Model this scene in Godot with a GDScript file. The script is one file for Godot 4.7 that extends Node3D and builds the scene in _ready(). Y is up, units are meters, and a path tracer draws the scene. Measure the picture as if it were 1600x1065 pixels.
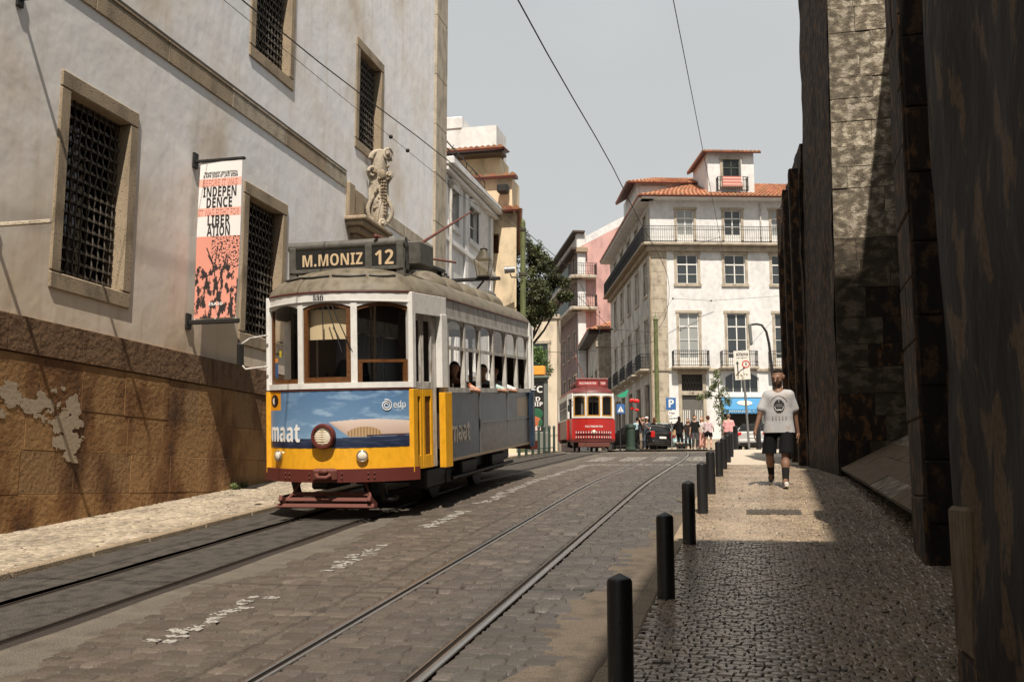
extends Node3D

# x runs to the right across the street, y up, the street climbs along -z; u below is the distance along the street (z = -u)
const PU: Array[float] = [-40.0, 18.0, 21.45, 24.1, 26.75, 29.4, 35.0, 42.0, 50.0, 54.0, 62.0, 75.0, 140.0]
const PY: Array[float] = [-3.68, 1.656, 1.88, 2.06, 2.23, 2.39, 2.67, 2.92, 3.13, 3.30, 3.60, 4.0, 5.0]
var rng := RandomNumberGenerator.new()
var names := {}
var M := {}
var cam: Camera3D

func _ready() -> void:
	rng.seed = 7
	cam = Camera3D.new()
	cam.name = "camera"
	cam.fov = 36.83
	cam.near = 0.1
	cam.far = 600.0
	add_child(cam)
	cam.position = Vector3(0, 1.65, 0)
	cam.rotation = Vector3(deg_to_rad(7.9), deg_to_rad(13.57), 0)
	cam.current = true
	var we := WorldEnvironment.new()
	we.name = "environment"
	var env := Environment.new()
	env.background_mode = Environment.BG_SKY
	var sm := ProceduralSkyMaterial.new()
	sm.sky_top_color = Color(0.645, 0.66, 0.668)
	sm.sky_horizon_color = Color(0.705, 0.71, 0.703)
	sm.sky_curve = 0.25
	sm.ground_bottom_color = Color(0.42, 0.39, 0.35)
	sm.ground_horizon_color = Color(0.60, 0.58, 0.55)
	sm.sky_energy_multiplier = 1.0
	sm.sun_angle_max = 12.0
	sm.sun_curve = 0.1
	var clouds := ntex(90, 0.006, [[0.0, Color(1, 1, 1, 0.0)], [0.42, Color(1, 1, 1, 0.0)], [0.7, Color(0.98, 0.97, 0.95, 0.16)], [1.0, Color(0.97, 0.96, 0.94, 0.26)]], 5, FastNoiseLite.TYPE_SIMPLEX_SMOOTH, 1024, 30.0)
	clouds.height = 512
	sm.sky_cover = clouds
	sm.sky_cover_modulate = Color(0.55, 0.55, 0.55)
	var sky := Sky.new()
	sky.sky_material = sm
	env.sky = sky
	env.tonemap_mode = Environment.TONE_MAPPER_LINEAR
	env.tonemap_exposure = 1.42
	env.sdfgi_enabled = true
	env.ssao_enabled = true
	env.ssil_enabled = true
	we.environment = env
	add_child(we)
	var sun := DirectionalLight3D.new()
	sun.name = "sun"
	sun.light_energy = 1.6
	sun.light_color = Color(1.0, 0.955, 0.895)
	sun.light_angular_distance = 0.5
	sun.shadow_enabled = true
	add_child(sun)
	sun.look_at_from_position(Vector3.ZERO, Vector3(-0.145, -1.0, -0.60), Vector3.UP)
	make_materials()
	build_ground()
	build_plastered_building()
	build_cathedral()
	build_left_far()
	build_right_far()
	build_trams()
	build_street_furniture()
	build_wires()
	build_cars()
	build_people()
	build_plants()

func G(u: float) -> float:
	# the street's height, softened where the slope changes
	return (hgt(u - 1.6) + hgt(u - 0.8) + hgt(u) + hgt(u + 0.8) + hgt(u + 1.6)) / 5.0

func hgt(u: float) -> float:
	for i in range(1, PU.size()):
		if u < PU[i] or i == PU.size() - 1:
			return lerpf(PY[i - 1], PY[i], (u - PU[i - 1]) / (PU[i] - PU[i - 1]))
	return 0.0

func bend(u: float) -> float:
	# the street turns left beyond the crossing
	return -0.0042 * pow(maxf(u - 25.0, 0.0), 2.0)

func P(x: float, u: float, up := 0.0) -> Vector3:
	return Vector3(x, G(u) + up, -u)

func lin(r: float, g: float, b: float, a := 1.0) -> Color:
	var c := Color(r, g, b).linear_to_srgb()
	c.a = a
	return c

# ---------------------------------------------------------------- mesh building
class MB:
	var V := PackedVector3Array()
	var N := PackedVector3Array()
	var C := PackedColorArray()
	var UV := PackedVector2Array()
	var col := Color.WHITE
	var use_uv := false

	func tri(a: Vector3, b: Vector3, c: Vector3) -> void:
		var n := (c - a).cross(b - a)
		var l := n.length()
		if l < 1e-12:
			return
		n /= l
		V.append(a); V.append(b); V.append(c)
		N.append(n); N.append(n); N.append(n)
		C.append(col); C.append(col); C.append(col)
		if use_uv:
			UV.append(Vector2.ZERO); UV.append(Vector2.ZERO); UV.append(Vector2.ZERO)

	func quad(a: Vector3, b: Vector3, c: Vector3, d: Vector3) -> void:
		tri(a, b, c)
		tri(a, c, d)

	func tri_out(a: Vector3, b: Vector3, c: Vector3, o: Vector3) -> void:
		if (c - a).cross(b - a).dot((a + b + c) / 3.0 - o) < 0.0:
			tri(a, c, b)
		else:
			tri(a, b, c)

	func quad_out(a: Vector3, b: Vector3, c: Vector3, d: Vector3, o: Vector3) -> void:
		if (c - a).cross(b - a).dot((a + b + c + d) / 4.0 - o) < 0.0:
			quad(a, d, c, b)
		else:
			quad(a, b, c, d)

	func box(c: Vector3, s: Vector3, bas := Basis(), bev := 0.0) -> void:
		var h := s * 0.5
		var sg := [-1.0, 1.0]
		if bev <= 0.0:
			var p := []
			for x in sg:
				for y in sg:
					for z in sg:
						p.append(c + bas * Vector3(x * h.x, y * h.y, z * h.z))
			quad_out(p[0], p[1], p[3], p[2], c); quad_out(p[4], p[5], p[7], p[6], c)
			quad_out(p[0], p[1], p[5], p[4], c); quad_out(p[2], p[3], p[7], p[6], c)
			quad_out(p[0], p[2], p[6], p[4], c); quad_out(p[1], p[3], p[7], p[5], c)
			return
		bev = minf(bev, 0.45 * minf(s.x, minf(s.y, s.z)))
		var q := {}
		for x in [-1, 1]:
			for y in [-1, 1]:
				for z in [-1, 1]:
					q[[x, y, z, 0]] = c + bas * Vector3(x * h.x, y * (h.y - bev), z * (h.z - bev))
					q[[x, y, z, 1]] = c + bas * Vector3(x * (h.x - bev), y * h.y, z * (h.z - bev))
					q[[x, y, z, 2]] = c + bas * Vector3(x * (h.x - bev), y * (h.y - bev), z * h.z)
					tri_out(q[[x, y, z, 0]], q[[x, y, z, 1]], q[[x, y, z, 2]], c)
		for a in [-1, 1]:
			quad_out(q[[a, -1, -1, 0]], q[[a, 1, -1, 0]], q[[a, 1, 1, 0]], q[[a, -1, 1, 0]], c)
			quad_out(q[[-1, a, -1, 1]], q[[1, a, -1, 1]], q[[1, a, 1, 1]], q[[-1, a, 1, 1]], c)
			quad_out(q[[-1, -1, a, 2]], q[[1, -1, a, 2]], q[[1, 1, a, 2]], q[[-1, 1, a, 2]], c)
			for b in [-1, 1]:
				quad_out(q[[a, b, -1, 0]], q[[a, b, 1, 0]], q[[a, b, 1, 1]], q[[a, b, -1, 1]], c)
				quad_out(q[[a, -1, b, 0]], q[[a, 1, b, 0]], q[[a, 1, b, 2]], q[[a, -1, b, 2]], c)
				quad_out(q[[-1, a, b, 1]], q[[1, a, b, 1]], q[[1, a, b, 2]], q[[-1, a, b, 2]], c)

	# rows of points become a smooth surface
	func grid(rows: Array, closed := false, flip := false) -> void:
		var m: int = rows[0].size()
		var k := rows.size()
		var nn := []
		for i in k:
			var r := PackedVector3Array()
			r.resize(m)
			nn.append(r)
		var last := m if closed else m - 1
		for i in k - 1:
			for j in last:
				var j2 := (j + 1) % m
				var a: Vector3 = rows[i][j]
				var b: Vector3 = rows[i][j2]
				var c: Vector3 = rows[i + 1][j2]
				var d: Vector3 = rows[i + 1][j]
				var n := (c - a).cross(b - a) + (d - a).cross(c - a)
				if flip:
					n = -n
				nn[i][j] += n; nn[i][j2] += n; nn[i + 1][j] += n; nn[i + 1][j2] += n
		for i in k - 1:
			for j in last:
				var j2 := (j + 1) % m
				var q := [[i, j], [i, j2], [i + 1, j2], [i, j], [i + 1, j2], [i + 1, j]]
				if flip:
					q = [[i, j], [i + 1, j2], [i, j2], [i, j], [i + 1, j], [i + 1, j2]]
				for e in q:
					V.append(rows[e[0]][e[1]])
					N.append(nn[e[0]][e[1]].normalized() if nn[e[0]][e[1]].length() > 1e-12 else Vector3.UP)
					C.append(col)
					if use_uv:
						UV.append(Vector2(float(e[1]) / (m - 1), float(e[0]) / (k - 1)))

	func tube(pts: Array, r: Variant, seg := 8, caps := true) -> void:
		var rows := []
		var up := Vector3.UP
		for i in pts.size():
			var a: Vector3 = pts[maxi(i - 1, 0)]
			var b: Vector3 = pts[mini(i + 1, pts.size() - 1)]
			var t := (b - a).normalized()
			if i == 0:
				up = Vector3.UP if absf(t.y) < 0.9 else Vector3.RIGHT
			var s := t.cross(up).normalized()
			up = s.cross(t).normalized()
			var rr: float = r[i] if r is Array else r
			var row := PackedVector3Array()
			for j in seg:
				var w := TAU * j / seg
				row.append(pts[i] + (s * cos(w) + up * sin(w)) * rr)
			rows.append(row)
		grid(rows, true, true)
		if caps:
			for e in [0, rows.size() - 1]:
				for j in range(1, seg - 1):
					if e == 0:
						tri(rows[e][0], rows[e][j], rows[e][j + 1])
					else:
						tri(rows[e][0], rows[e][j + 1], rows[e][j])

	func lathe(prof: Array, xf := Transform3D(), seg := 16) -> void:
		var rows := []
		for p in prof:
			var row := PackedVector3Array()
			for j in seg:
				var w := TAU * j / seg
				row.append(xf * Vector3(p.x * cos(w), p.y, p.x * sin(w)))
			rows.append(row)
		# sharp profile corners stay sharp: each span on its own when it turns much
		var start := 0
		for i in range(1, rows.size()):
			var cut := i == rows.size() - 1
			if not cut:
				var d0: Vector2 = (prof[i] - prof[i - 1]).normalized()
				var d1: Vector2 = (prof[i + 1] - prof[i]).normalized()
				cut = d0.dot(d1) < 0.75
			if cut:
				grid(rows.slice(start, i + 1), true)
				start = i

	func ball(c: Vector3, r: Vector3, seg := 12, half := false, bas := Basis()) -> void:
		var rows := []
		var k := maxi(4, seg / 2)
		for i in k + 1:
			var t := PI * i / k * (0.5 if half else 1.0)
			var row := PackedVector3Array()
			for j in seg:
				var w := TAU * j / seg
				row.append(c + bas * Vector3(r.x * sin(t) * cos(w), r.y * cos(t), r.z * sin(t) * sin(w)))
			rows.append(row)
		grid(rows, true, true)

	func prism(poly: PackedVector2Array, z0: float, z1: float, xf := Transform3D()) -> void:
		var idx := Geometry2D.triangulate_polygon(poly)
		var mid := Vector2.ZERO
		for p in poly:
			mid += p / poly.size()
		for i in range(0, idx.size(), 3):
			for z in [z0, z1]:
				var o: Vector3 = xf * Vector3(0, 0, (z0 + z1) / 2)
				var a: Vector3 = xf * Vector3(poly[idx[i]].x, poly[idx[i]].y, z)
				var b: Vector3 = xf * Vector3(poly[idx[i + 1]].x, poly[idx[i + 1]].y, z)
				var c: Vector3 = xf * Vector3(poly[idx[i + 2]].x, poly[idx[i + 2]].y, z)
				var want: Vector3 = xf.basis.z * (1.0 if z == maxf(z0, z1) else -1.0)
				if (c - a).cross(b - a).dot(want) < 0.0:
					tri(a, c, b)
				else:
					tri(a, b, c)
		var turn := 0.0
		for i in poly.size():
			turn += poly[i].cross(poly[(i + 1) % poly.size()])
		for i in poly.size():
			var p := poly[i]
			var q := poly[(i + 1) % poly.size()]
			var a := xf * Vector3(p.x, p.y, z0)
			var b := xf * Vector3(q.x, q.y, z0)
			var c := xf * Vector3(q.x, q.y, z1)
			var d := xf * Vector3(p.x, p.y, z1)
			var outw := (q - p).orthogonal() * (1.0 if turn > 0.0 else -1.0)
			var w3 := xf.basis * Vector3(-outw.x, -outw.y, 0)
			if (c - a).cross(b - a).dot(w3) < 0.0:
				w3 = -w3
				if (c - a).cross(b - a).dot(xf.basis * Vector3(outw.x, outw.y, 0)) > 0.0:
					quad(a, d, c, b)
				else:
					quad(a, d, c, b)
			else:
				quad(a, b, c, d)

	func mesh() -> ArrayMesh:
		var a := []
		a.resize(Mesh.ARRAY_MAX)
		a[Mesh.ARRAY_VERTEX] = V
		a[Mesh.ARRAY_NORMAL] = N
		a[Mesh.ARRAY_COLOR] = C
		if use_uv:
			a[Mesh.ARRAY_TEX_UV] = UV
		var m := ArrayMesh.new()
		if V.size():
			m.add_surface_from_arrays(Mesh.PRIMITIVE_TRIANGLES, a)
		return m

# ---------------------------------------------------------------- nodes
func numbered(parent: Node, called: String) -> String:
	var key := [parent.get_instance_id(), called]
	names[key] = names.get(key, -1) + 1
	return called if names[key] == 0 else "%s_%03d" % [called, names[key]]

func part(parent: Node, called: String, mb: Variant, m: Material, kind := "") -> MeshInstance3D:
	var o := MeshInstance3D.new()
	o.name = numbered(parent, called)
	o.mesh = mb.mesh() if mb is MB else mb
	o.material_override = m
	if kind:
		o.set_meta("kind", kind)
	parent.add_child(o, true)
	return o

func thing(called: String, label: String, category: String, at := Vector3.ZERO, turn := 0.0, group := "") -> Node3D:
	var o := Node3D.new()
	o.name = numbered(self, called)
	add_child(o, true)
	o.position = at
	o.rotation.y = turn
	o.set_meta("label", label)
	o.set_meta("category", category)
	if group:
		o.set_meta("group", group)
	return o

func copy(src: Node3D, base: String, label: String, at: Vector3, turn := 0.0, group := "") -> Node3D:
	var o: Node3D = src.duplicate()
	o.name = numbered(self, base)
	add_child(o, true)
	o.position = at
	o.rotation.y = turn
	o.set_meta("label", label)
	if group:
		o.set_meta("group", group)
	return o

func structure(called: String, mb: Variant, m: Material) -> MeshInstance3D:
	return part(self, called, mb, m, "structure")

func boxpart(parent: Node, called: String, c: Vector3, s: Vector3, m: Material, bev := 0.0, bas := Basis()) -> MeshInstance3D:
	var b := MB.new()
	b.box(c, s, bas, bev)
	return part(parent, called, b, m)

func text_mesh(what: String, height: float, bold := true, depth := 0.004, width := 0.0, face := "Droid Sans") -> ArrayMesh:
	var t := TextMesh.new()
	var f := SystemFont.new()
	f.font_names = PackedStringArray([face])
	f.font_weight = 700 if bold else 400
	t.font = f
	t.text = what
	t.font_size = 64
	t.pixel_size = height / 64.0 / 0.72
	t.depth = depth
	t.curve_step = 1.0
	var a := t.get_mesh_arrays()
	var v: PackedVector3Array = a[Mesh.ARRAY_VERTEX]
	var lo := Vector3.INF
	var hi := -Vector3.INF
	for p in v:
		lo = lo.min(p)
		hi = hi.max(p)
	var k := width / maxf(hi.x - lo.x, 1e-4) if width > 0.0 else 1.0
	for i in v.size():
		v[i] = Vector3((v[i].x - (lo.x + hi.x) / 2) * k, v[i].y - (lo.y + hi.y) / 2, v[i].z)
	a[Mesh.ARRAY_VERTEX] = v
	var b := []
	b.resize(Mesh.ARRAY_MAX)
	b[Mesh.ARRAY_VERTEX] = v
	b[Mesh.ARRAY_NORMAL] = a[Mesh.ARRAY_NORMAL]
	b[Mesh.ARRAY_INDEX] = a[Mesh.ARRAY_INDEX]
	var m := ArrayMesh.new()
	m.add_surface_from_arrays(Mesh.PRIMITIVE_TRIANGLES, b)
	return m

func write(parent: Node, what: String, height: float, at: Vector3, bas: Basis, m: Material, bold := true, width := 0.0, called := "lettering", face := "Droid Sans") -> MeshInstance3D:
	var o := part(parent, called, text_mesh(what, height, bold, 0.004, width, face), m)
	o.transform = Transform3D(bas, at)
	return o

# turns a mesh by a rule for each vertex (normals by small differences)
func bent(src: ArrayMesh, rule: Callable) -> ArrayMesh:
	var a := src.surface_get_arrays(0)
	var v: PackedVector3Array = a[Mesh.ARRAY_VERTEX]
	var n: PackedVector3Array = a[Mesh.ARRAY_NORMAL]
	for i in v.size():
		var p := v[i]
		var q: Vector3 = rule.call(p)
		var t: Vector3 = rule.call(p + n[i] * 0.001)
		v[i] = q
		n[i] = (t - q).normalized()
	a[Mesh.ARRAY_VERTEX] = v
	a[Mesh.ARRAY_NORMAL] = n
	var m := ArrayMesh.new()
	m.add_surface_from_arrays(Mesh.PRIMITIVE_TRIANGLES, a)
	return m
# ---------------------------------------------------------------- materials
func ntex(sd: int, freq: float, stops: Array, oct := 4, kind := FastNoiseLite.TYPE_SIMPLEX_SMOOTH, size := 512, warp := 0.0) -> NoiseTexture2D:
	var f := FastNoiseLite.new()
	f.seed = sd
	f.noise_type = kind
	f.frequency = freq
	f.fractal_octaves = oct
	f.fractal_gain = 0.55
	if kind == FastNoiseLite.TYPE_CELLULAR:
		f.cellular_return_type = FastNoiseLite.RETURN_DISTANCE
	if warp > 0.0:
		f.domain_warp_enabled = true
		f.domain_warp_amplitude = warp
		f.domain_warp_frequency = freq
	var t := NoiseTexture2D.new()
	t.width = size
	t.height = size
	t.seamless = true
	t.seamless_blend_skirt = 0.25
	t.noise = f
	if stops.size():
		var g := Gradient.new()
		var off := PackedFloat32Array()
		var cs := PackedColorArray()
		for s in stops:
			off.append(s[0])
			cs.append(s[1])
		g.offsets = off
		g.colors = cs
		t.color_ramp = g
	return t

func mat(called: String, c: Color, rough := 0.8, o := {}) -> StandardMaterial3D:
	var m := StandardMaterial3D.new()
	m.resource_name = called
	m.albedo_color = c
	m.roughness = rough
	m.metallic = o.get("metal", 0.0)
	m.metallic_specular = o.get("spec", 0.5)
	if o.get("vc", false):
		m.vertex_color_use_as_albedo = true
	if o.has("tex"):
		m.albedo_texture = o.tex
	if o.has("scale"):
		m.uv1_triplanar = true
		m.uv1_world_triplanar = o.get("world", false)
		m.uv1_scale = o.scale
		m.uv1_triplanar_sharpness = 4.0
	if o.has("detail"):
		m.detail_enabled = true
		m.detail_albedo = o.detail
		m.detail_blend_mode = o.get("blend", BaseMaterial3D.BLEND_MODE_MUL)
		m.detail_uv_layer = BaseMaterial3D.DETAIL_UV_2
		m.uv2_triplanar = true
		m.uv2_world_triplanar = o.get("world", false)
		m.uv2_scale = o.dscale
		m.uv2_triplanar_sharpness = 4.0
	if o.has("height"):
		m.heightmap_enabled = true
		m.heightmap_texture = o.height
		m.heightmap_scale = o.get("hscale", 1.0)
	if o.has("rtex"):
		m.roughness_texture = o.rtex
	M[called] = m
	return m

func grey(v: float, a := 1.0) -> Color:
	return Color(v, v, v, a)

func make_materials() -> void:
	var fine := ntex(1, 0.02, [[0.0, grey(0.89)], [0.5, grey(0.97)], [1.0, grey(1.0)]], 5)
	var coarse := ntex(2, 0.008, [[0.0, grey(0.70)], [0.45, grey(0.92)], [1.0, grey(1.0)]], 5)
	var bump := ntex(3, 0.03, [], 5)
	var grit := ntex(4, 0.12, [], 3)
	var speck := ntex(5, 0.10, [[0.0, grey(0.55)], [0.42, grey(0.86)], [0.6, grey(1.0)], [1.0, grey(1.12)]], 4)
	var streak := ntex(6, 0.016, [[0.0, Color(0.62, 0.56, 0.49)], [0.30, Color(0.88, 0.86, 0.83)], [0.5, grey(0.985)], [1.0, grey(1.0)]], 5)
	var soft := ntex(7, 0.014, [[0.0, Color(0.93, 0.905, 0.875)], [0.25, Color(0.98, 0.97, 0.96)], [0.45, grey(1.0)], [1.0, grey(1.0)]], 5)
	# plaster of the big building: grey-white with warm run-off stains
	mat("plaster", lin(0.87, 0.86, 0.85), 0.92, {"tex": ntex(11, 0.006, [[0.0, Color(0.86, 0.81, 0.75)], [0.25, Color(0.945, 0.925, 0.90)], [0.5, Color(0.985, 0.985, 0.99)], [1.0, Color(0.96, 0.975, 0.99)]], 5), "scale": Vector3(0.09, 0.075, 0.09), "detail": soft, "dscale": Vector3(0.45, 0.045, 0.45), "height": bump, "hscale": 0.9})
	mat("plaster_low", lin(0.50, 0.44, 0.36), 0.92, {"tex": ntex(12, 0.010, [[0.0, Color(0.58, 0.45, 0.31)], [0.35, Color(0.78, 0.68, 0.56)], [0.6, Color(0.96, 0.93, 0.88)], [1.0, grey(1.0)]], 5), "scale": Vector3(0.2, 0.16, 0.2), "detail": streak, "dscale": Vector3(0.45, 0.09, 0.45), "height": bump, "hscale": 0.9})
	mat("white_plaster", lin(0.72, 0.715, 0.705), 0.9, {"tex": fine, "scale": Vector3(0.25, 0.2, 0.25), "detail": fine, "dscale": Vector3(0.08, 0.03, 0.08)})
	mat("grey_plaster", lin(0.62, 0.585, 0.53), 0.9, {"tex": coarse, "scale": Vector3(0.18, 0.1, 0.18), "detail": streak, "dscale": Vector3(0.3, 0.05, 0.3)})
	mat("cream_plaster", lin(0.72, 0.585, 0.40), 0.9, {"tex": coarse, "scale": Vector3(0.3, 0.16, 0.3)})
	mat("pale_cream", lin(0.70, 0.60, 0.46), 0.9, {"tex": coarse, "scale": Vector3(0.2, 0.1, 0.2)})
	mat("pink_plaster", lin(0.60, 0.36, 0.33), 0.9, {"tex": coarse, "scale": Vector3(0.14, 0.07, 0.14)})
	mat("mauve_plaster", lin(0.26, 0.17, 0.155), 0.9, {"tex": coarse, "scale": Vector3(0.2, 0.1, 0.2)})
	# stones
	var pits := ntex(21, 0.055, [[0.0, grey(0.30)], [0.18, grey(0.55)], [0.30, grey(0.92)], [1.0, grey(1.05)]], 4, FastNoiseLite.TYPE_SIMPLEX_SMOOTH, 512, 20.0)
	var dents := ntex(23, 0.030, [[0.0, grey(0.45)], [0.16, grey(0.80)], [0.26, grey(0.97)], [1.0, grey(1.03)]], 5, FastNoiseLite.TYPE_SIMPLEX_SMOOTH, 512, 20.0)
	mat("limestone", lin(0.40, 0.315, 0.215), 0.9, {"tex": pits, "scale": Vector3(0.8, 0.8, 0.8), "detail": coarse, "dscale": Vector3(0.35, 0.2, 0.35), "height": grit, "hscale": 0.9})
	mat("limestone_pale", lin(0.52, 0.45, 0.35), 0.9, {"tex": pits, "scale": Vector3(0.7, 0.7, 0.7), "detail": coarse, "dscale": Vector3(0.5, 0.3, 0.5), "height": grit, "hscale": 0.8})
	for k in 4:
		var c: Color = [lin(0.285, 0.160, 0.062), lin(0.265, 0.147, 0.056), lin(0.305, 0.175, 0.072), lin(0.25, 0.148, 0.065)][k]
		mat("plinth_%d" % k, c, 0.9, {"tex": dents, "scale": Vector3(0.55 + 0.07 * k, 0.6, 0.55 + 0.07 * k), "detail": ntex(22, 0.011, [[0.0, Color(0.42, 0.34, 0.28)], [0.38, Color(0.78, 0.71, 0.64)], [0.62, grey(1.0)], [1.0, Color(1.2, 1.14, 1.02)]], 5) if k == 0 else M["plinth_0"].detail_albedo, "dscale": Vector3(0.17, 0.10, 0.17), "world": true, "height": bump, "hscale": 0.7})
	mat("plinth_band", lin(0.165, 0.095, 0.048), 0.9, {"tex": dents, "scale": Vector3(0.5, 0.5, 0.5), "detail": streak, "dscale": Vector3(0.4, 0.12, 0.4), "height": bump, "hscale": 1.0})
	# the cathedral's weathered stone: black crust over warm stone
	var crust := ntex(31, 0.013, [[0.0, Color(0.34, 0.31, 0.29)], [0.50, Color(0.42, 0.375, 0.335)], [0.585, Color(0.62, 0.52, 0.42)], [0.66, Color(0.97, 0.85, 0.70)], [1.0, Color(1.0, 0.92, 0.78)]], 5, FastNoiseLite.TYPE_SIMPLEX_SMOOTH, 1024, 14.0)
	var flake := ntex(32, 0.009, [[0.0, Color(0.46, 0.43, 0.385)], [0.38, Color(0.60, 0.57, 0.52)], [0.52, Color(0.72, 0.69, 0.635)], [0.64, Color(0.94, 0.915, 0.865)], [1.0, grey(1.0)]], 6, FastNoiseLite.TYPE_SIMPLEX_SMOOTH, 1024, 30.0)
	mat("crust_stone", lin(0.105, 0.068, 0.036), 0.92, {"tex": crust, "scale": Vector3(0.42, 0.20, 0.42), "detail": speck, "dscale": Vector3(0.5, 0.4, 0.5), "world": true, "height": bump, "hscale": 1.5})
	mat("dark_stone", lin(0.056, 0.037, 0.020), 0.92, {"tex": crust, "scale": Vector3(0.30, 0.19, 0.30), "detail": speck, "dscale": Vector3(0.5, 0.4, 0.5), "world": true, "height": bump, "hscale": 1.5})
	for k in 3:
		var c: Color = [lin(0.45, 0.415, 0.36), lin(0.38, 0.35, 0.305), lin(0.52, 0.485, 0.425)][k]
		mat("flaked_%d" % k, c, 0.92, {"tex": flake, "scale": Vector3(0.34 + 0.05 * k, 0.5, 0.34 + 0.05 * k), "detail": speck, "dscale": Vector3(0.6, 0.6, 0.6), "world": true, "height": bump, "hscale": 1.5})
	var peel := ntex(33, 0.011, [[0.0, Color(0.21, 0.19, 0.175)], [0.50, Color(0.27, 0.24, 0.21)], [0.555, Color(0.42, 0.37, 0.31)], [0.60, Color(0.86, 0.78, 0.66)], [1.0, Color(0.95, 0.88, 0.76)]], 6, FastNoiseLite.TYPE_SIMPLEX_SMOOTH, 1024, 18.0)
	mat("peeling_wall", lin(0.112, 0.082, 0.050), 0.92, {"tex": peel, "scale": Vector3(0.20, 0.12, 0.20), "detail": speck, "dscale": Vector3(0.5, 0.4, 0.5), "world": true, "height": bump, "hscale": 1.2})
	mat("shaded_crust_stone", lin(0.125, 0.104, 0.080), 0.92, {"tex": flake, "scale": Vector3(0.3, 0.42, 0.3), "detail": speck, "dscale": Vector3(0.6, 0.6, 0.6), "world": true, "height": bump, "hscale": 1.5})  # flaked stone darkened: real black crust, with the buttress shade put into the colour
	mat("pale_slab", lin(0.135, 0.096, 0.057), 0.9, {"tex": pits, "scale": Vector3(0.6, 0.3, 0.6), "detail": streak, "dscale": Vector3(0.6, 0.12, 0.6), "height": bump, "hscale": 0.8})
	# ground
	mat("asphalt", lin(0.082, 0.070, 0.058), 0.85, {"tex": ntex(44, 0.16, [[0.0, grey(0.45)], [0.4, grey(0.85)], [0.62, grey(1.0)], [1.0, Color(1.5, 1.4, 1.25)]], 3), "scale": Vector3(0.9, 0.9, 0.9), "detail": ntex(45, 0.02, [[0.0, grey(0.55)], [0.45, grey(0.92)], [0.6, grey(1.0)], [1.0, Color(1.45, 1.38, 1.25)]], 5), "dscale": Vector3(0.35, 0.35, 0.35), "world": true, "height": grit, "hscale": 2.2})
	mat("concrete_patch", lin(0.165, 0.14, 0.11), 0.9, {"tex": speck, "scale": Vector3(1.3, 1.3, 1.3), "detail": coarse, "dscale": Vector3(0.5, 0.5, 0.5), "world": true, "height": grit, "hscale": 1.2})
	mat("road_dirt", lin(0.034, 0.027, 0.020), 0.95, {"tex": speck, "scale": Vector3(1.6, 1.6, 1.6), "detail": coarse, "dscale": Vector3(0.4, 0.4, 0.4), "world": true, "height": grit, "hscale": 1.2})
	mat("sand", lin(0.135, 0.106, 0.077), 0.95, {"tex": speck, "scale": Vector3(1.4, 1.4, 1.4), "detail": coarse, "dscale": Vector3(0.6, 0.6, 0.6), "world": true, "height": bump, "hscale": 1.5})
	mat("joint_dark", lin(0.030, 0.023, 0.016), 0.95, {"tex": speck, "scale": Vector3(2, 2, 2), "world": true})
	mat("joint_pale", lin(0.15, 0.112, 0.075), 0.95, {"tex": speck, "scale": Vector3(2, 2, 2), "world": true})
	var cob := ntex(41, 0.05, [[0.0, grey(0.78)], [0.5, grey(0.97)], [1.0, grey(1.1)]], 4)
	mat("sett", Color.WHITE, 0.55, {"vc": true, "tex": cob, "scale": Vector3(1.5, 1.5, 1.5), "world": true, "height": bump, "hscale": 0.35})
	mat("sett_polished", Color.WHITE, 0.26, {"spec": 0.6, "vc": true, "tex": cob, "scale": Vector3(1.7, 1.7, 1.7), "world": true, "height": bump, "hscale": 0.10})
	mat("mosaic", Color.WHITE, 0.72, {"vc": true, "tex": cob, "scale": Vector3(1.9, 1.9, 1.9), "world": true, "height": bump, "hscale": 0.3})
	mat("kerb", lin(0.36, 0.28, 0.19), 0.85, {"tex": speck, "scale": Vector3(0.9, 0.9, 0.9), "detail": coarse, "dscale": Vector3(0.5, 0.5, 0.5), "world": true, "height": grit, "hscale": 0.8})
	mat("far_road", lin(0.155, 0.125, 0.095), 0.7, {"tex": ntex(42, 0.09, [[0.0, grey(0.45)], [0.25, grey(0.75)], [0.5, grey(1.0)], [1.0, grey(1.1)]], 3), "scale": Vector3(0.45, 0.45, 0.45), "detail": coarse, "dscale": Vector3(0.12, 0.12, 0.12), "world": true})
	mat("far_pavement", lin(0.50, 0.43, 0.34), 0.85, {"tex": speck, "scale": Vector3(0.8, 0.8, 0.8), "world": true})
	mat("road_paint", lin(0.38, 0.36, 0.325), 0.8, {"tex": ntex(43, 0.07, [[0.0, grey(0.55)], [0.4, grey(0.85)], [1.0, grey(1.0)]], 4), "scale": Vector3(1.2, 1.2, 1.2), "world": true})
	mat("rail_bright", lin(0.42, 0.39, 0.36), 0.27, {"metal": 0.9, "tex": fine, "scale": Vector3(2, 2, 0.3), "world": true})
	mat("rail_dark", lin(0.045, 0.035, 0.028), 0.6, {"metal": 0.3, "tex": speck, "scale": Vector3(2, 2, 1), "world": true})
	# metals, paint, glass
	mat("iron", lin(0.028, 0.026, 0.025), 0.55, {"metal": 0.4, "tex": speck, "scale": Vector3(2, 2, 2)})
	mat("grille_iron", lin(0.105, 0.088, 0.07), 0.65, {"metal": 0.2, "tex": speck, "scale": Vector3(2, 2, 2)})
	mat("black_paint", lin(0.016, 0.016, 0.017), 0.38, {"tex": speck, "scale": Vector3(1.6, 0.7, 1.6), "height": grit, "hscale": 0.15})
	mat("cable", lin(0.02, 0.02, 0.02), 0.6)
	mat("pane_dark", lin(0.012, 0.012, 0.012), 0.08)
	mat("window_glass", lin(0.035, 0.042, 0.045), 0.06, {"spec": 0.6})
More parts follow.
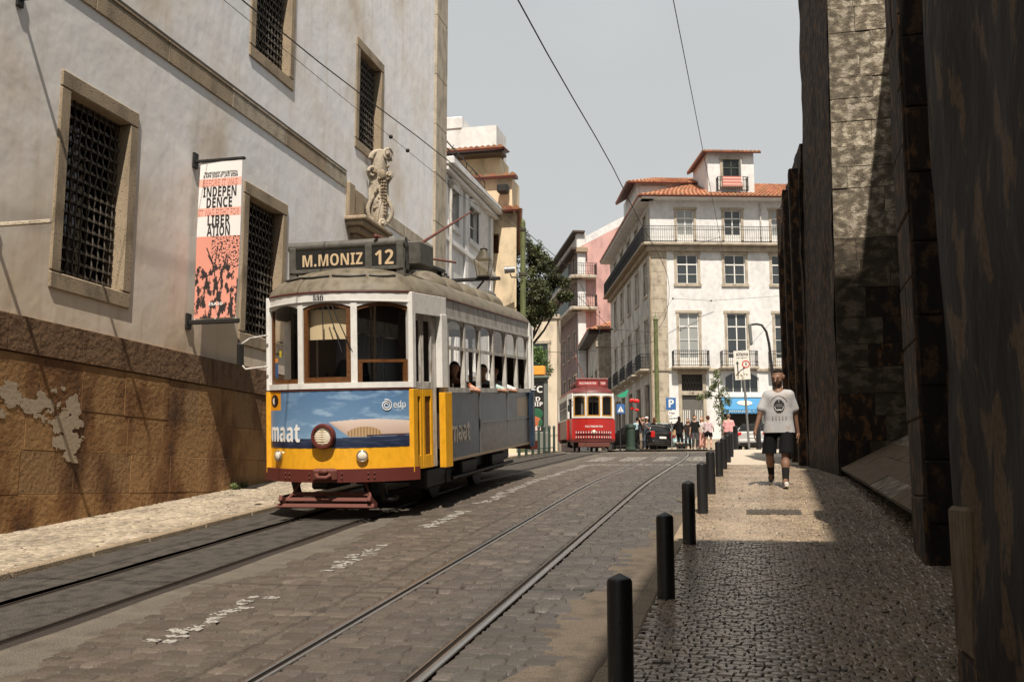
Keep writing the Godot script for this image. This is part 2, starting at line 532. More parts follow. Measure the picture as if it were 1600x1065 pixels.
	mat("window_glass_pale", lin(0.28, 0.29, 0.28), 0.10, {"spec": 0.6})
	var gl := mat("clear_glass", Color(0.10, 0.10, 0.10, 0.04), 0.03, {"spec": 0.27})
	gl.transparency = BaseMaterial3D.TRANSPARENCY_ALPHA
	mat("white_paint", lin(0.74, 0.73, 0.70), 0.45, {"tex": fine, "scale": Vector3(0.6, 0.4, 0.6)})
	mat("white_dirty", lin(0.62, 0.60, 0.56), 0.5, {"tex": coarse, "scale": Vector3(0.9, 0.5, 0.9), "detail": streak, "dscale": Vector3(1.2, 0.3, 1.2)})
	mat("frame_green", lin(0.035, 0.05, 0.035), 0.5)
	mat("tram_yellow", lin(0.82, 0.41, 0.022), 0.28, {"tex": fine, "scale": Vector3(1.0, 0.6, 1.0), "detail": soft, "dscale": Vector3(1.6, 0.35, 1.6)})
	M.tram_yellow.clearcoat_enabled = true
	M.tram_yellow.clearcoat = 0.5
	M.tram_yellow.clearcoat_roughness = 0.12
	mat("maroon", lin(0.115, 0.022, 0.016), 0.5, {"tex": speck, "scale": Vector3(1.4, 1.0, 1.4)})
	mat("maroon_rust", lin(0.13, 0.035, 0.022), 0.7, {"tex": speck, "scale": Vector3(2.4, 2.4, 2.4)})
	mat("roof_grey", lin(0.175, 0.148, 0.105), 0.65, {"tex": coarse, "scale": Vector3(0.9, 0.9, 0.5), "detail": streak, "dscale": Vector3(0.5, 0.5, 0.5)})
	mat("roof_box", lin(0.105, 0.10, 0.085), 0.55, {"tex": coarse, "scale": Vector3(1.2, 1.2, 1.2)})
	mat("sign_black", lin(0.014, 0.013, 0.012), 0.45)
	mat("sign_letters", lin(0.56, 0.42, 0.26), 0.6)
	mat("wood", lin(0.15, 0.060, 0.018), 0.4, {"tex": ntex(51, 0.03, [[0.0, grey(0.6)], [0.5, grey(0.9)], [1.0, grey(1.05)]], 4), "scale": Vector3(0.5, 2.2, 0.5)})
	mat("dark_wood", lin(0.045, 0.028, 0.018), 0.5)
	mat("interior", lin(0.030, 0.024, 0.020), 0.8)
	mat("blind", lin(0.58, 0.47, 0.29), 0.9)
	mat("ad_side", lin(0.024, 0.045, 0.078), 0.35, {"tex": coarse, "scale": Vector3(0.6, 0.6, 0.6), "detail": streak, "dscale": Vector3(0.8, 0.3, 0.8)})
	mat("ad_side_brown", lin(0.085, 0.064, 0.05), 0.35, {"tex": ntex(52, 0.012, [[0.0, grey(0.55)], [0.5, grey(0.9)], [1.0, grey(1.3)]], 4), "scale": Vector3(0.8, 0.8, 0.8)})
	mat("ad_side_sand", lin(0.26, 0.18, 0.095), 0.4, {"tex": coarse, "scale": Vector3(1.5, 1.0, 1.5)})
	mat("ad_letters", lin(0.27, 0.235, 0.20), 0.5)
	mat("print_white", lin(0.74, 0.73, 0.71), 0.6)
	mat("print_black", lin(0.014, 0.012, 0.012), 0.7)
	mat("print_pink", lin(0.62, 0.27, 0.21), 0.7)
	mat("print_blue", lin(0.03, 0.12, 0.33), 0.5)
	mat("print_red", lin(0.5, 0.02, 0.015), 0.5)
	mat("chrome", lin(0.55, 0.54, 0.5), 0.22, {"metal": 0.9})
	mat("lamp_lens", lin(0.66, 0.60, 0.50), 0.12)
	mat("green_pole", lin(0.125, 0.142, 0.050), 0.55, {"tex": coarse, "scale": Vector3(1.5, 0.4, 1.5)})
	mat("dark_green", lin(0.022, 0.042, 0.03), 0.5)
	mat("lantern_glass", Color(0.55, 0.50, 0.40, 0.45), 0.3)
	M.lantern_glass.transparency = BaseMaterial3D.TRANSPARENCY_ALPHA
	mat("bronze", lin(0.10, 0.085, 0.06), 0.5, {"metal": 0.4, "tex": speck, "scale": Vector3(3, 3, 3)})
	mat("steel", lin(0.22, 0.22, 0.21), 0.45, {"metal": 0.6})
	# tiles, plants
	mat("roof_tile", Color.WHITE, 0.85, {"vc": true, "tex": speck, "scale": Vector3(0.9, 0.9, 0.9)})
	mat("leaf", Color.WHITE, 0.6, {"vc": true})
	M.leaf.backlight_enabled = true
	M.leaf.backlight = Color(0.25, 0.30, 0.10)
	mat("bark", lin(0.075, 0.055, 0.038), 0.9, {"tex": speck, "scale": Vector3(2, 1, 2)})
	mat("red_tram", lin(0.42, 0.014, 0.010), 0.32, {"tex": fine, "scale": Vector3(0.8, 0.6, 0.8)})
	M.red_tram.clearcoat_enabled = true
	M.red_tram.clearcoat = 0.4
	mat("red_roof", lin(0.14, 0.022, 0.020), 0.5, {"tex": coarse, "scale": Vector3(0.8, 0.8, 0.8)})
	mat("ochre_wood", lin(0.42, 0.22, 0.05), 0.45)
	mat("awning", lin(0.055, 0.225, 0.43), 0.8, {"tex": fine, "scale": Vector3(0.6, 0.6, 0.6)})
	mat("car_black", lin(0.012, 0.012, 0.013), 0.22)
	mat("car_teal", lin(0.38, 0.50, 0.50), 0.25)
	mat("car_silver", lin(0.55, 0.55, 0.54), 0.28, {"metal": 0.3})
	mat("tyre", lin(0.012, 0.012, 0.012), 0.85)
	mat("tail_red", lin(0.45, 0.012, 0.012), 0.2)
	mat("balloon", lin(0.62, 0.022, 0.018), 0.25)
	mat("orange_box", lin(0.80, 0.33, 0.05), 0.5)
	mat("flag_green", lin(0.02, 0.30, 0.16), 0.7)
	# stone of the pavement's iron cover
	mat("cover_iron", lin(0.10, 0.085, 0.068), 0.6, {"metal": 0.3, "tex": speck, "scale": Vector3(3, 3, 3), "height": grit, "hscale": 0.6})

func flat_mat(c: Color, rough := 0.75) -> StandardMaterial3D:
	var key := "flat %s %s" % [c, rough]
	if not M.has(key):
		mat(key, c, rough, {"spec": 0.25 if rough > 0.7 else 0.5})
	return M[key]
# ---------------------------------------------------------------- ground
class Stones:
	var V := PackedVector3Array()
	var N := PackedVector3Array()
	var C := PackedColorArray()

	# one paving stone: a worn top with rounded rim and a skirt down into the joint; pts hold x, top height, z
	func add(pts: PackedVector3Array, mid: Vector3, c: Color, drop := 0.03, dome := 0.002, rimtilt := 0.38) -> void:
		var n := pts.size()
		var top := mid + Vector3(0, dome, 0)
		for i in n:
			var a := pts[i]
			var b := pts[(i + 1) % n]
			var oa := (a - mid)
			oa.y = 0
			oa = oa.normalized()
			var ob := (b - mid)
			ob.y = 0
			ob = ob.normalized()
			var na := (Vector3.UP + oa * rimtilt).normalized()
			var nb := (Vector3.UP + ob * rimtilt).normalized()
			var t := [top, a, b]
			var tn := [Vector3.UP, na, nb]
			if (b - top).cross(a - top).y < 0.0:
				t = [top, b, a]
				tn = [Vector3.UP, nb, na]
			for k in 3:
				V.append(t[k]); N.append(tn[k]); C.append(c)
			var al := a + oa * 0.006 - Vector3(0, drop, 0)
			var bl := b + ob * 0.006 - Vector3(0, drop, 0)
			var so := (oa + ob).normalized()
			var q := [a, b, bl, a, bl, al]
			var qn := [na, nb, so, na, so, so]
			if (bl - a).cross(b - a).dot(so) < 0.0:
				q = [a, bl, b, a, al, bl]
				qn = [na, so, nb, na, so, so]
			for k in 6:
				V.append(q[k]); N.append(qn[k]); C.append(c * 0.92 if k > 1 else c)

	func mesh() -> ArrayMesh:
		var a := []
		a.resize(Mesh.ARRAY_MAX)
		a[Mesh.ARRAY_VERTEX] = V
		a[Mesh.ARRAY_NORMAL] = N
		a[Mesh.ARRAY_COLOR] = C
		var m := ArrayMesh.new()
		if V.size():
			m.add_surface_from_arrays(Mesh.PRIMITIVE_TRIANGLES, a)
		return m

func in_view(p: Vector3) -> bool:
	var q := cam.transform.affine_inverse() * p
	return q.z < -1.0 and absf(q.x) < 0.505 * -q.z and absf(q.y) < 0.338 * -q.z

# stones: array of [pts, mid, colour]; the 300 nearest in view become parts, the rest one mesh
func lay(parent: Node, list: Array, called: String, plural: String, m: Material, drop: float, dome: float, tilt := 0.38, most := 300) -> void:
	var seen := []
	for i in list.size():
		if in_view(list[i][1]):
			seen.append([list[i][1].distance_squared_to(cam.position), i])
	seen.sort_custom(func(a, b): return a[0] < b[0])
	var single := {}
	for k in mini(most, seen.size()):
		single[seen[k][1]] = true
	var rest := Stones.new()
	for i in list.size():
		var s = list[i]
		if single.has(i):
			var one := Stones.new()
			one.add(s[0], s[1], s[2], drop, dome, tilt)
			part(parent, called, one.mesh(), m)
		else:
			rest.add(s[0], s[1], s[2], drop, dome, tilt)
	part(parent, plural, rest.mesh(), m, "stuff")

func strip(x0: Callable, x1: Callable, u0: float, u1: float, du: float, up: float, nx := 2) -> MB:
	var b := MB.new()
	var rows := []
	var u := u0
	while u < u1 + 0.001:
		var row := PackedVector3Array()
		for i in nx:
			row.append(P(lerpf(x0.call(u), x1.call(u), float(i) / (nx - 1)), u, up))
		rows.append(row)
		u += du
	b.grid(rows)
	return b

func sett_right(u: float) -> float:
	return bend(u) + lerpf(-1.52, -1.1, clampf((u - 5.0) / 11.0, 0.0, 1.0)) + 0.07 * sin(u * 2.3) + 0.05 * sin(u * 5.1 + 1.0)

func sett_left(u: float) -> float:
	return bend(u) - 4.62 + 0.10 * sin(u * 1.3 + 0.6) + 0.06 * sin(u * 3.7)

func painted(x: float, u: float) -> bool:
	var xb := x - bend(u)
	if absf(xb + 4.0) < 0.09 and ((u > 6.35 and u < 7.95) or (u > 9.1 and u < 10.75) or (u > 12.0 and u < 13.85)):
		return true
	if absf(xb + 4.03) < 0.07 and u > 14.7 and u < 24.4:
		return true
	if u > 24.2 and u < 24.55 and xb > -4.1 and xb < -1.15:
		return true
	if u > 26.2 and u < 29.3:
		for k in 6:
			if absf(xb + 1.55 + 0.86 * k) < 0.27:
				return true
	return false

func build_ground() -> void:
	# the ground out to the horizon
	var b := MB.new()
	var rows := []
	for u in [-40.0, -20.0, 0.0, 10.0, 18.0, 24.0, 30.0, 36.0, 44.0, 54.0, 64.0, 80.0, 110.0, 140.0, 200.0, 400.0]:
		var row := PackedVector3Array()
		for x in [-300.0, -100.0, -30.0, -12.0, 0.0, 12.0, 30.0, 100.0, 300.0]:
			row.append(Vector3(x, (G(u) if u < 141.0 else G(140.0)) - 0.10, -u))
		rows.append(row)
	b.grid(rows)
	structure("ground", b, M.far_road)
	# carriageway bed under the stone setts
	var road := structure("road", strip(func(u): return bend(u) - 4.99, func(u): return bend(u) - 0.92, -8.0, 36.0, 1.0, -0.042), M.road_dirt)
	var stones := []
	var caps := Stones.new()
	var r := rng
	var u := 2.6
	while u < 35.0:
		var du := r.randf_range(0.105, 0.135)
		var xr := sett_right(u)
		var bd := bend(u)
		for seg in [[sett_left(u) + r.randf_range(0.0, 0.12), bd - 3.005], [bd - 2.855, bd - 2.045], [bd - 1.895, bd - 1.0]]:
			var x: float = seg[0]
			while x < seg[1] - 0.03:
				var w := r.randf_range(0.11, 0.20)
				if seg[1] - x - w < 0.09:
					w = seg[1] - x
				var xc := x + w / 2
				x += w
				var uc := u + du / 2 + 0.02 * sin(xc * 2.1 + u * 0.4)
				var rb := xc - bd
				if r.randf() < 0.01:
					continue
				var g := r.randf_range(0.004, 0.010)
				var hw := w / 2 - g
				var hu := du / 2 - g
				var lift := r.randf_range(-0.007, 0.006)
				if xc > xr:
					lift = r.randf_range(-0.026, -0.004) - 0.03 * clampf((xc - xr) / 0.35, 0.0, 1.0) + 0.012
				var cut := 0.24
				var pts := PackedVector3Array()
				for q in [[-1, -1 + cut], [-1, 1 - cut], [-1 + cut, 1], [1 - cut, 1], [1, 1 - cut], [1, -1 + cut], [1 - cut, -1], [-1 + cut, -1]]:
					var px: float = xc + q[0] * hw + r.randf_range(-0.008, 0.008)
					var pu: float = uc + q[1] * hu + r.randf_range(-0.007, 0.007)
					pts.append(P(px, pu, lift))
				var near := clampf((rb + 3.2) / 1.6, 0.0, 1.0)
				var t := r.randf_range(0.76, 1.22)
				var c := Color(0.084 * t, 0.067 * t, 0.053 * t).lerp(Color(0.058 * t, 0.052 * t, 0.047 * t), near * 0.8)
				if r.randf() < 0.06:
					c = c * 1.35
				c.a = 1.0
				stones.append([pts, P(xc, uc, lift), c])
				if painted(xc, uc):
					# paint left in scuffed flakes on the stone's top
					for fl in r.randi_range(10, 22):
						var fx := xc + r.randf_range(-0.85, 0.85) * hw
						var fu := uc + r.randf_range(-0.8, 0.8) * hu
						var fs := r.randf_range(0.006, 0.021)
						var cp := PackedVector3Array()
						var ph := r.randf() * TAU
						for q in 6:
							var rr := fs * r.randf_range(0.45, 1.1)
							cp.append(P(clampf(fx + cos(ph + q * TAU / 6) * rr * 1.4, xc - hw, xc + hw), clampf(fu + sin(ph + q * TAU / 6) * rr * 0.8, uc - hu, uc + hu), lift + 0.0035 + 0.00015 * fl))
						caps.add(cp, P(fx, fu, lift + 0.0035 + 0.00015 * fl), Color(1, 1, 1), 0.002, 0.0005, 0.1)
		u += du
	lay(road, stones, "sett", "setts", M.sett, 0.05, 0.0012, 0.14)
	part(road, "painted_lines", caps.mesh(), M.road_paint, "stuff")
	# far carriageway beyond the crossing
	structure("far_carriageway", strip(func(v): return bend(v) - 7.2, func(v): return bend(v) + (4.0 if v > 40.0 else -0.9), 34.9, 110.0, 2.0, -0.012), M.far_road)
	# asphalt between the left rails and the kerb
	structure("asphalt_strip", strip(func(v): return bend(v) - 6.86, func(v): return bend(v) - 6.12 + 0.012 * sin(v * 3.1), -8.0, 36.0, 0.25, -0.002), M.asphalt)
	structure("asphalt_strip", strip(func(v): return bend(v) - 5.935 + 0.010 * sin(v * 2.3), func(v): return bend(v) - 5.145 + 0.012 * sin(v * 4.0), -8.0, 36.0, 0.25, -0.002), M.asphalt)
	structure("concrete_strip", strip(func(v): return bend(v) - 4.955 + 0.015 * sin(v * 3.0), func(v): return sett_left(v) + 0.15, -8.0, 34.0, 0.25, -0.010, 3), M.concrete_patch)
	structure("sand_strip", strip(func(v): return sett_right(v) - 0.02, func(v): return bend(v) - 0.93, -8.0, 34.0, 0.2, -0.004, 3), M.sand)
	# tram tracks
	for side in 2:
		var xs: Array = [[-5.05, -6.03], [-1.97, -2.93]][side]
		var t := Node3D.new()
		t.name = ["left_tram_track", "right_tram_track"][side]
		t.set_meta("kind", "structure")
		add_child(t)
		for k in 2:
			var x: float = xs[k]
			var inward := -1.0 if k == 0 else 1.0
			var prof := [[-0.075, -0.014], [-0.05, -0.012], [-0.05, 0.004], [0.0, 0.005], [0.004, -0.001], [0.006, -0.034], [0.042, -0.034], [0.044, 0.0], [0.064, 0.0], [0.066, -0.014]]
			if side == 0:
				prof = [[-0.10, -0.014], [-0.085, -0.030], [-0.05, -0.030], [0.0, -0.004], [0.004, -0.008], [0.006, -0.05], [0.075, -0.05], [0.077, 0.002], [0.097, 0.002], [0.099, -0.014]]
			var head := MB.new()
			var lip := MB.new()
			var dark := MB.new()
			for piece in [[head, 1, 4], [dark, 4, 7], [lip, 6, 9]]:
				var rs := []
				var v := -8.0
				while v < 74.0:
					var row := PackedVector3Array()
					for i in range(piece[1], piece[2] + 1):
						if piece[0] == lip and i == 6:
							continue
						row.append(P(x + bend(v) + inward * prof[i][0], v, prof[i][1]))
					rs.append(row)
					v += 0.5 if v < 30.0 else 1.5
				piece[0].grid(rs, false, k == 0)
			var rail := part(t, "rail", head, M.rail_bright if side == 1 else M.rail_dark)
			part(rail, "rail_groove", dark, M.rail_dark)
			part(rail, "rail_lip", lip, M.rail_bright if side == 1 else M.rail_dark)
	pavement("left_pavement", -8.96, -6.98, 4.0, 28.0, 0.062, 0.072, 0.062, M.joint_pale, Color(0.32, 0.27, 0.205), M.mosaic, 0.20, 0.30)
	pavement("right_pavement", -0.80, 2.0, 2.4, 23.0, 0.082, 0.062, 0.06, M.joint_dark, Color(0.275, 0.215, 0.155), M.sett_polished, 0.10, 0.13)
	# plain paving further on
	structure("far_left_pavement", strip(func(v): return bend(v) - 14.0, func(v): return bend(v) - 6.98, 28.0, 46.0, 1.0, 0.05), M.far_pavement)
	structure("far_right_pavement", strip(func(v): return -0.80 + 0.7 * bend(v), func(v): return 3.0, 23.0, 41.5, 1.0, 0.055), M.far_pavement)
	structure("corner_pavement", strip(func(v): return -6.9 + 0.9 * bend(v) * 0.4, func(v): return -1.9, 53.6, 64.0, 1.0, 0.08), M.far_pavement)
	# kerbs: single stones end to end
	for side in 2:
		var k := Node3D.new()
		k.name = ["left_kerb", "right_kerb"][side]
		k.set_meta("kind", "structure")
		add_child(k)
		var v := 2.0
		while v < 45.0:
			var l := r.randf_range(0.8, 1.25)
			var kx := (-6.92 if side == 0 else -0.865) + bend(v + l / 2) * (1.0 if side == 0 else 0.7)
			var a := P(kx, v + 0.006, -0.03)
			var e := P(kx + (bend(v + l) - bend(v)) * (1.0 if side == 0 else 0.7), v + l - 0.006, -0.03)
			var f := (e - a).normalized()
			var rt := f.cross(Vector3.UP).normalized()
			var s := MB.new()
			s.box((a + e) / 2 + Vector3(r.randf_range(-0.008, 0.008), r.randf_range(-0.006, 0.004), 0), Vector3(0.13, 0.18, (e - a).length()), Basis(rt, rt.cross(f), -f), 0.015)
			part(k, "kerbstone", s, M.kerb)
			v += l
	# iron cover let into the pavement
	var cover := thing("drain_cover", "rusty rectangular iron drain cover set in the sunlit right pavement", "drain cover", P(0.14, 13.3, 0.06))
	var slope := atan(0.092)
	cover.rotation.x = slope
	boxpart(cover, "frame", Vector3(0, 0.005, 0), Vector3(0.66, 0.03, 0.34), M.cover_iron, 0.006)
	for i in 9:
		boxpart(cover, "bar", Vector3(-0.28 + 0.07 * i, 0.024, 0), Vector3(0.045, 0.012, 0.28), M.cover_iron, 0.004)

func pavement(called: String, x0: float, x1: float, u0: float, u1: float, w: float, d: float, up: float, joint: Material, c0: Color, m: Material, vary: float, tilt: float) -> void:
	var pv := structure(called, strip(func(_v): return x0, func(_v): return x1, -8.0, u1, 1.0, up - 0.012), joint)
	# shaken honeycomb cells, each one a stone
	var nx := int((x1 - x0) / w) + 1
	var nu := int((u1 - u0) / d) + 1
	var corner := {}
	var r := rng
	var list := []
	var cn := FastNoiseLite.new()
	cn.seed = 5
	cn.frequency = 0.9
	for j in nu:
		for i in nx:
			var off := 0.5 if j % 2 else 0.0
			var cx := x0 + (i + off) * w
			if cx + w > x1 + w:
				continue
			var pts2 := []
			for q in [[0, 0, 0.0], [1, 0, -0.17], [2, 0, 0.0], [2, 1, 0.0], [1, 1, 0.17], [0, 1, 0.0]]:
				var gx: int = 2 * i + (1 if j % 2 else 0) + q[0]
				var gj: int = j + q[1]
				var key := gx * 100000 + gj
				if not corner.has(key):
					var shift := 0.17 if (gx + gj) % 2 else -0.17
					corner[key] = Vector2(x0 + (gx * 0.5) * w + r.randf_range(-0.24, 0.24) * w, u0 + (gj + shift) * d + r.randf_range(-0.27, 0.27) * d)
				pts2.append(corner[key])
			var mid := Vector2.ZERO
			for p in pts2:
				mid += p / 6.0
			if mid.x < x0 or mid.x > x1 or r.randf() < 0.006:
				continue
			var lift := up + r.randf_range(-0.004, 0.004)
			var pts := PackedVector3Array()
			var inset := r.randf_range(0.72, 0.87)
			for p in pts2:
				var s: Vector2 = mid.lerp(p, inset)
				pts.append(P(s.x, s.y, lift))
			var t := 1.0 + r.randf_range(-vary, vary) * 1.6 + 0.35 * cn.get_noise_2d(mid.x, mid.y)
			list.append([pts, P(mid.x, mid.y, lift), Color(c0.r * t, c0.g * t * r.randf_range(0.97, 1.02), c0.b * t * r.randf_range(0.93, 1.03))])
	lay(pv, list, "paving_stone", "paving_stones", m, 0.02, 0.0015, tilt)
# ---------------------------------------------------------------- walls
# a flat wall with rectangular openings (in wall metres) and reveals behind them
func wall_holes(b: MB, o: Vector3, ux: Vector3, uy: Vector3, n: Vector3, w: float, h: float, holes: Array, depth := 0.3, step := 99.0, colour: Variant = null) -> void:
	var xs := [0.0, w]
	var ys := [0.0, h]
	for q in holes:
		xs.append_array([q.position.x, q.end.x])
		ys.append_array([q.position.y, q.end.y])
	var k := step
	while k < w:
		xs.append(k)
		k += step
	k = step
	while k < h:
		ys.append(k)
		k += step
	xs.sort()
	ys.sort()
	for i in xs.size() - 1:
		if xs[i + 1] - xs[i] < 1e-4 or xs[i] < -1e-4 or xs[i + 1] > w + 1e-4:
			continue
		for j in ys.size() - 1:
			if ys[j + 1] - ys[j] < 1e-4 or ys[j] < -1e-4 or ys[j + 1] > h + 1e-4:
				continue
			var mid := Vector2((xs[i] + xs[i + 1]) / 2, (ys[j] + ys[j + 1]) / 2)
			var open := false
			for q in holes:
				open = open or q.has_point(mid)
			if open:
				continue
			var p := []
			for c in [[i, j], [i + 1, j], [i + 1, j + 1], [i, j + 1]]:
				p.append(o + ux * xs[c[0]] + uy * ys[c[1]])
			var s := b.V.size()
			b.quad_out(p[0], p[1], p[2], p[3], (p[0] + p[2]) / 2 - n)
			if colour != null:
				for e in range(s, b.V.size()):
					b.C[e] = colour.call(b.V[e])
	for q in holes:
		var a: Vector3 = o + ux * q.position.x + uy * q.position.y
		var c := [a, a + ux * q.size.x, a + ux * q.size.x + uy * q.size.y, a + uy * q.size.y]
		var mid3: Vector3 = (c[0] + c[2]) / 2
		for e in 4:
			var p0: Vector3 = c[e]
			var p1: Vector3 = c[(e + 1) % 4]
			var mm := (p0 + p1) / 2
			var s := b.V.size()
			b.quad_out(p0, p1, p1 - n * depth, p0 - n * depth, mm + (mm - mid3))
			if colour != null:
				for v in range(s, b.V.size()):
					b.C[v] = colour.call(b.V[v])

# a facing of separate stone blocks
func blocks(parent: Node, called: String, o: Vector3, ux: Vector3, uy: Vector3, n: Vector3, w: float, h: float, course: float, l0: float, l1: float, ms: Array, depth := 0.12, joint := 0.008, rough := 0.012, base: Variant = null, bev := 0.014) -> void:
	var y := 0.0
	var bas := Basis(ux, uy, n)
	var k := 0
	while y < h - 0.02:
		var ch := minf(course * rng.randf_range(0.88, 1.12), h - y)
		if h - y - ch < course * 0.4:
			ch = h - y
		var x := -rng.randf_range(0.0, l0 * 0.6)
		while x < w - 0.01:
			var l := rng.randf_range(l0, l1)
			var xa := maxf(x, 0.0)
			var xb := minf(x + l, w)
			if w - xb < l0 * 0.35:
				xb = w
			x = x + l if xb < w else w
			if xb - xa < 0.05:
				continue
			var c := o + ux * ((xa + xb) / 2) + uy * (y + ch / 2)
			if base != null and not base.call(c, ch):
				continue
			var proud := rng.randf_range(-rough, rough)
			var b := MB.new()
			b.box(c + n * (proud - depth / 2), Vector3(xb - xa - joint, ch - joint, depth), bas * Basis(Vector3.BACK, rng.randf_range(-0.006, 0.006)), bev)
			part(parent, called, b, ms[(k * 7 + rng.randi() % 3) % ms.size()])
			k += 1
		y += ch

# a stone window surround with a woven iron grille and glass deep behind it, on a wall that faces +x (ux along -z)
func barred_window(bld: Node3D, u0: float, y0: float, w: float, h: float, fw: float, x: float) -> void:
	var win := Node3D.new()
	win.name = numbered(bld, "window")
	bld.add_child(win, true)
	var n := Vector3(1, 0, 0)
	var proud := 0.03
	var bar := [[Vector2(u0, y0), Vector2(w, fw * 1.12)], [Vector2(u0, y0 + h - fw * 1.15), Vector2(w, fw * 1.15)], [Vector2(u0, y0 + fw * 1.12), Vector2(fw, h - fw * 2.27)], [Vector2(u0 + w - fw, y0 + fw * 1.12), Vector2(fw, h - fw * 2.27)]]
	for q in bar:
		var s := MB.new()
		var rows := []
		s.box(Vector3(x + (proud - 0.30) / 2 + 0.0, q[0].y + q[1].y / 2, -(q[0].x + q[1].x / 2)), Vector3(proud + 0.30, q[1].y - 0.004, q[1].x - 0.003), Basis(), 0.018)
		part(win, "surround_stone", s, M.limestone)
	var iw := w - 2 * fw
	var ih := h - fw * 2.27
	var iu := u0 + fw
	var iy := y0 + fw * 1.12
	var g := MB.new()
	var cols := int(round(iw / 0.135))
	var rws := int(round(ih / 0.165))
	for i in range(0, cols):
		var uu := iu + (i + 0.5) * iw / cols
		var pts := []
		for j in rws * 2 + 1:
			pts.append(Vector3(x - 0.17 + 0.018 * (1 if (i + j / 2) % 2 else -1) * (1 if j % 2 else 0), iy + ih * j / (rws * 2.0), -uu))
		g.tube(pts, 0.014, 5, false)
	for j in range(0, rws):
		var yy := iy + (j + 0.5) * ih / rws
		g.box(Vector3(x - 0.17, yy, -(iu + iw / 2)), Vector3(0.030, 0.026, iw))
		for i in cols:
			g.box(Vector3(x - 0.165, yy, -(iu + (i + 0.5) * iw / cols)), Vector3(0.055, 0.045, 0.045))
	part(win, "grille", g, M.grille_iron, "stuff")
	var back := MB.new()
	back.box(Vector3(x - 0.42, iy + ih / 2, -(iu + iw / 2)), Vector3(0.02, ih, iw))
	part(win, "pane", back, M.pane_dark)
	for k in 3:
		boxpart(win, "casement_bar", Vector3(x - 0.40, iy + ih / 2, -(iu + iw * (k + 1) / 4.0)), Vector3(0.03, ih, 0.05), M.dark_wood)

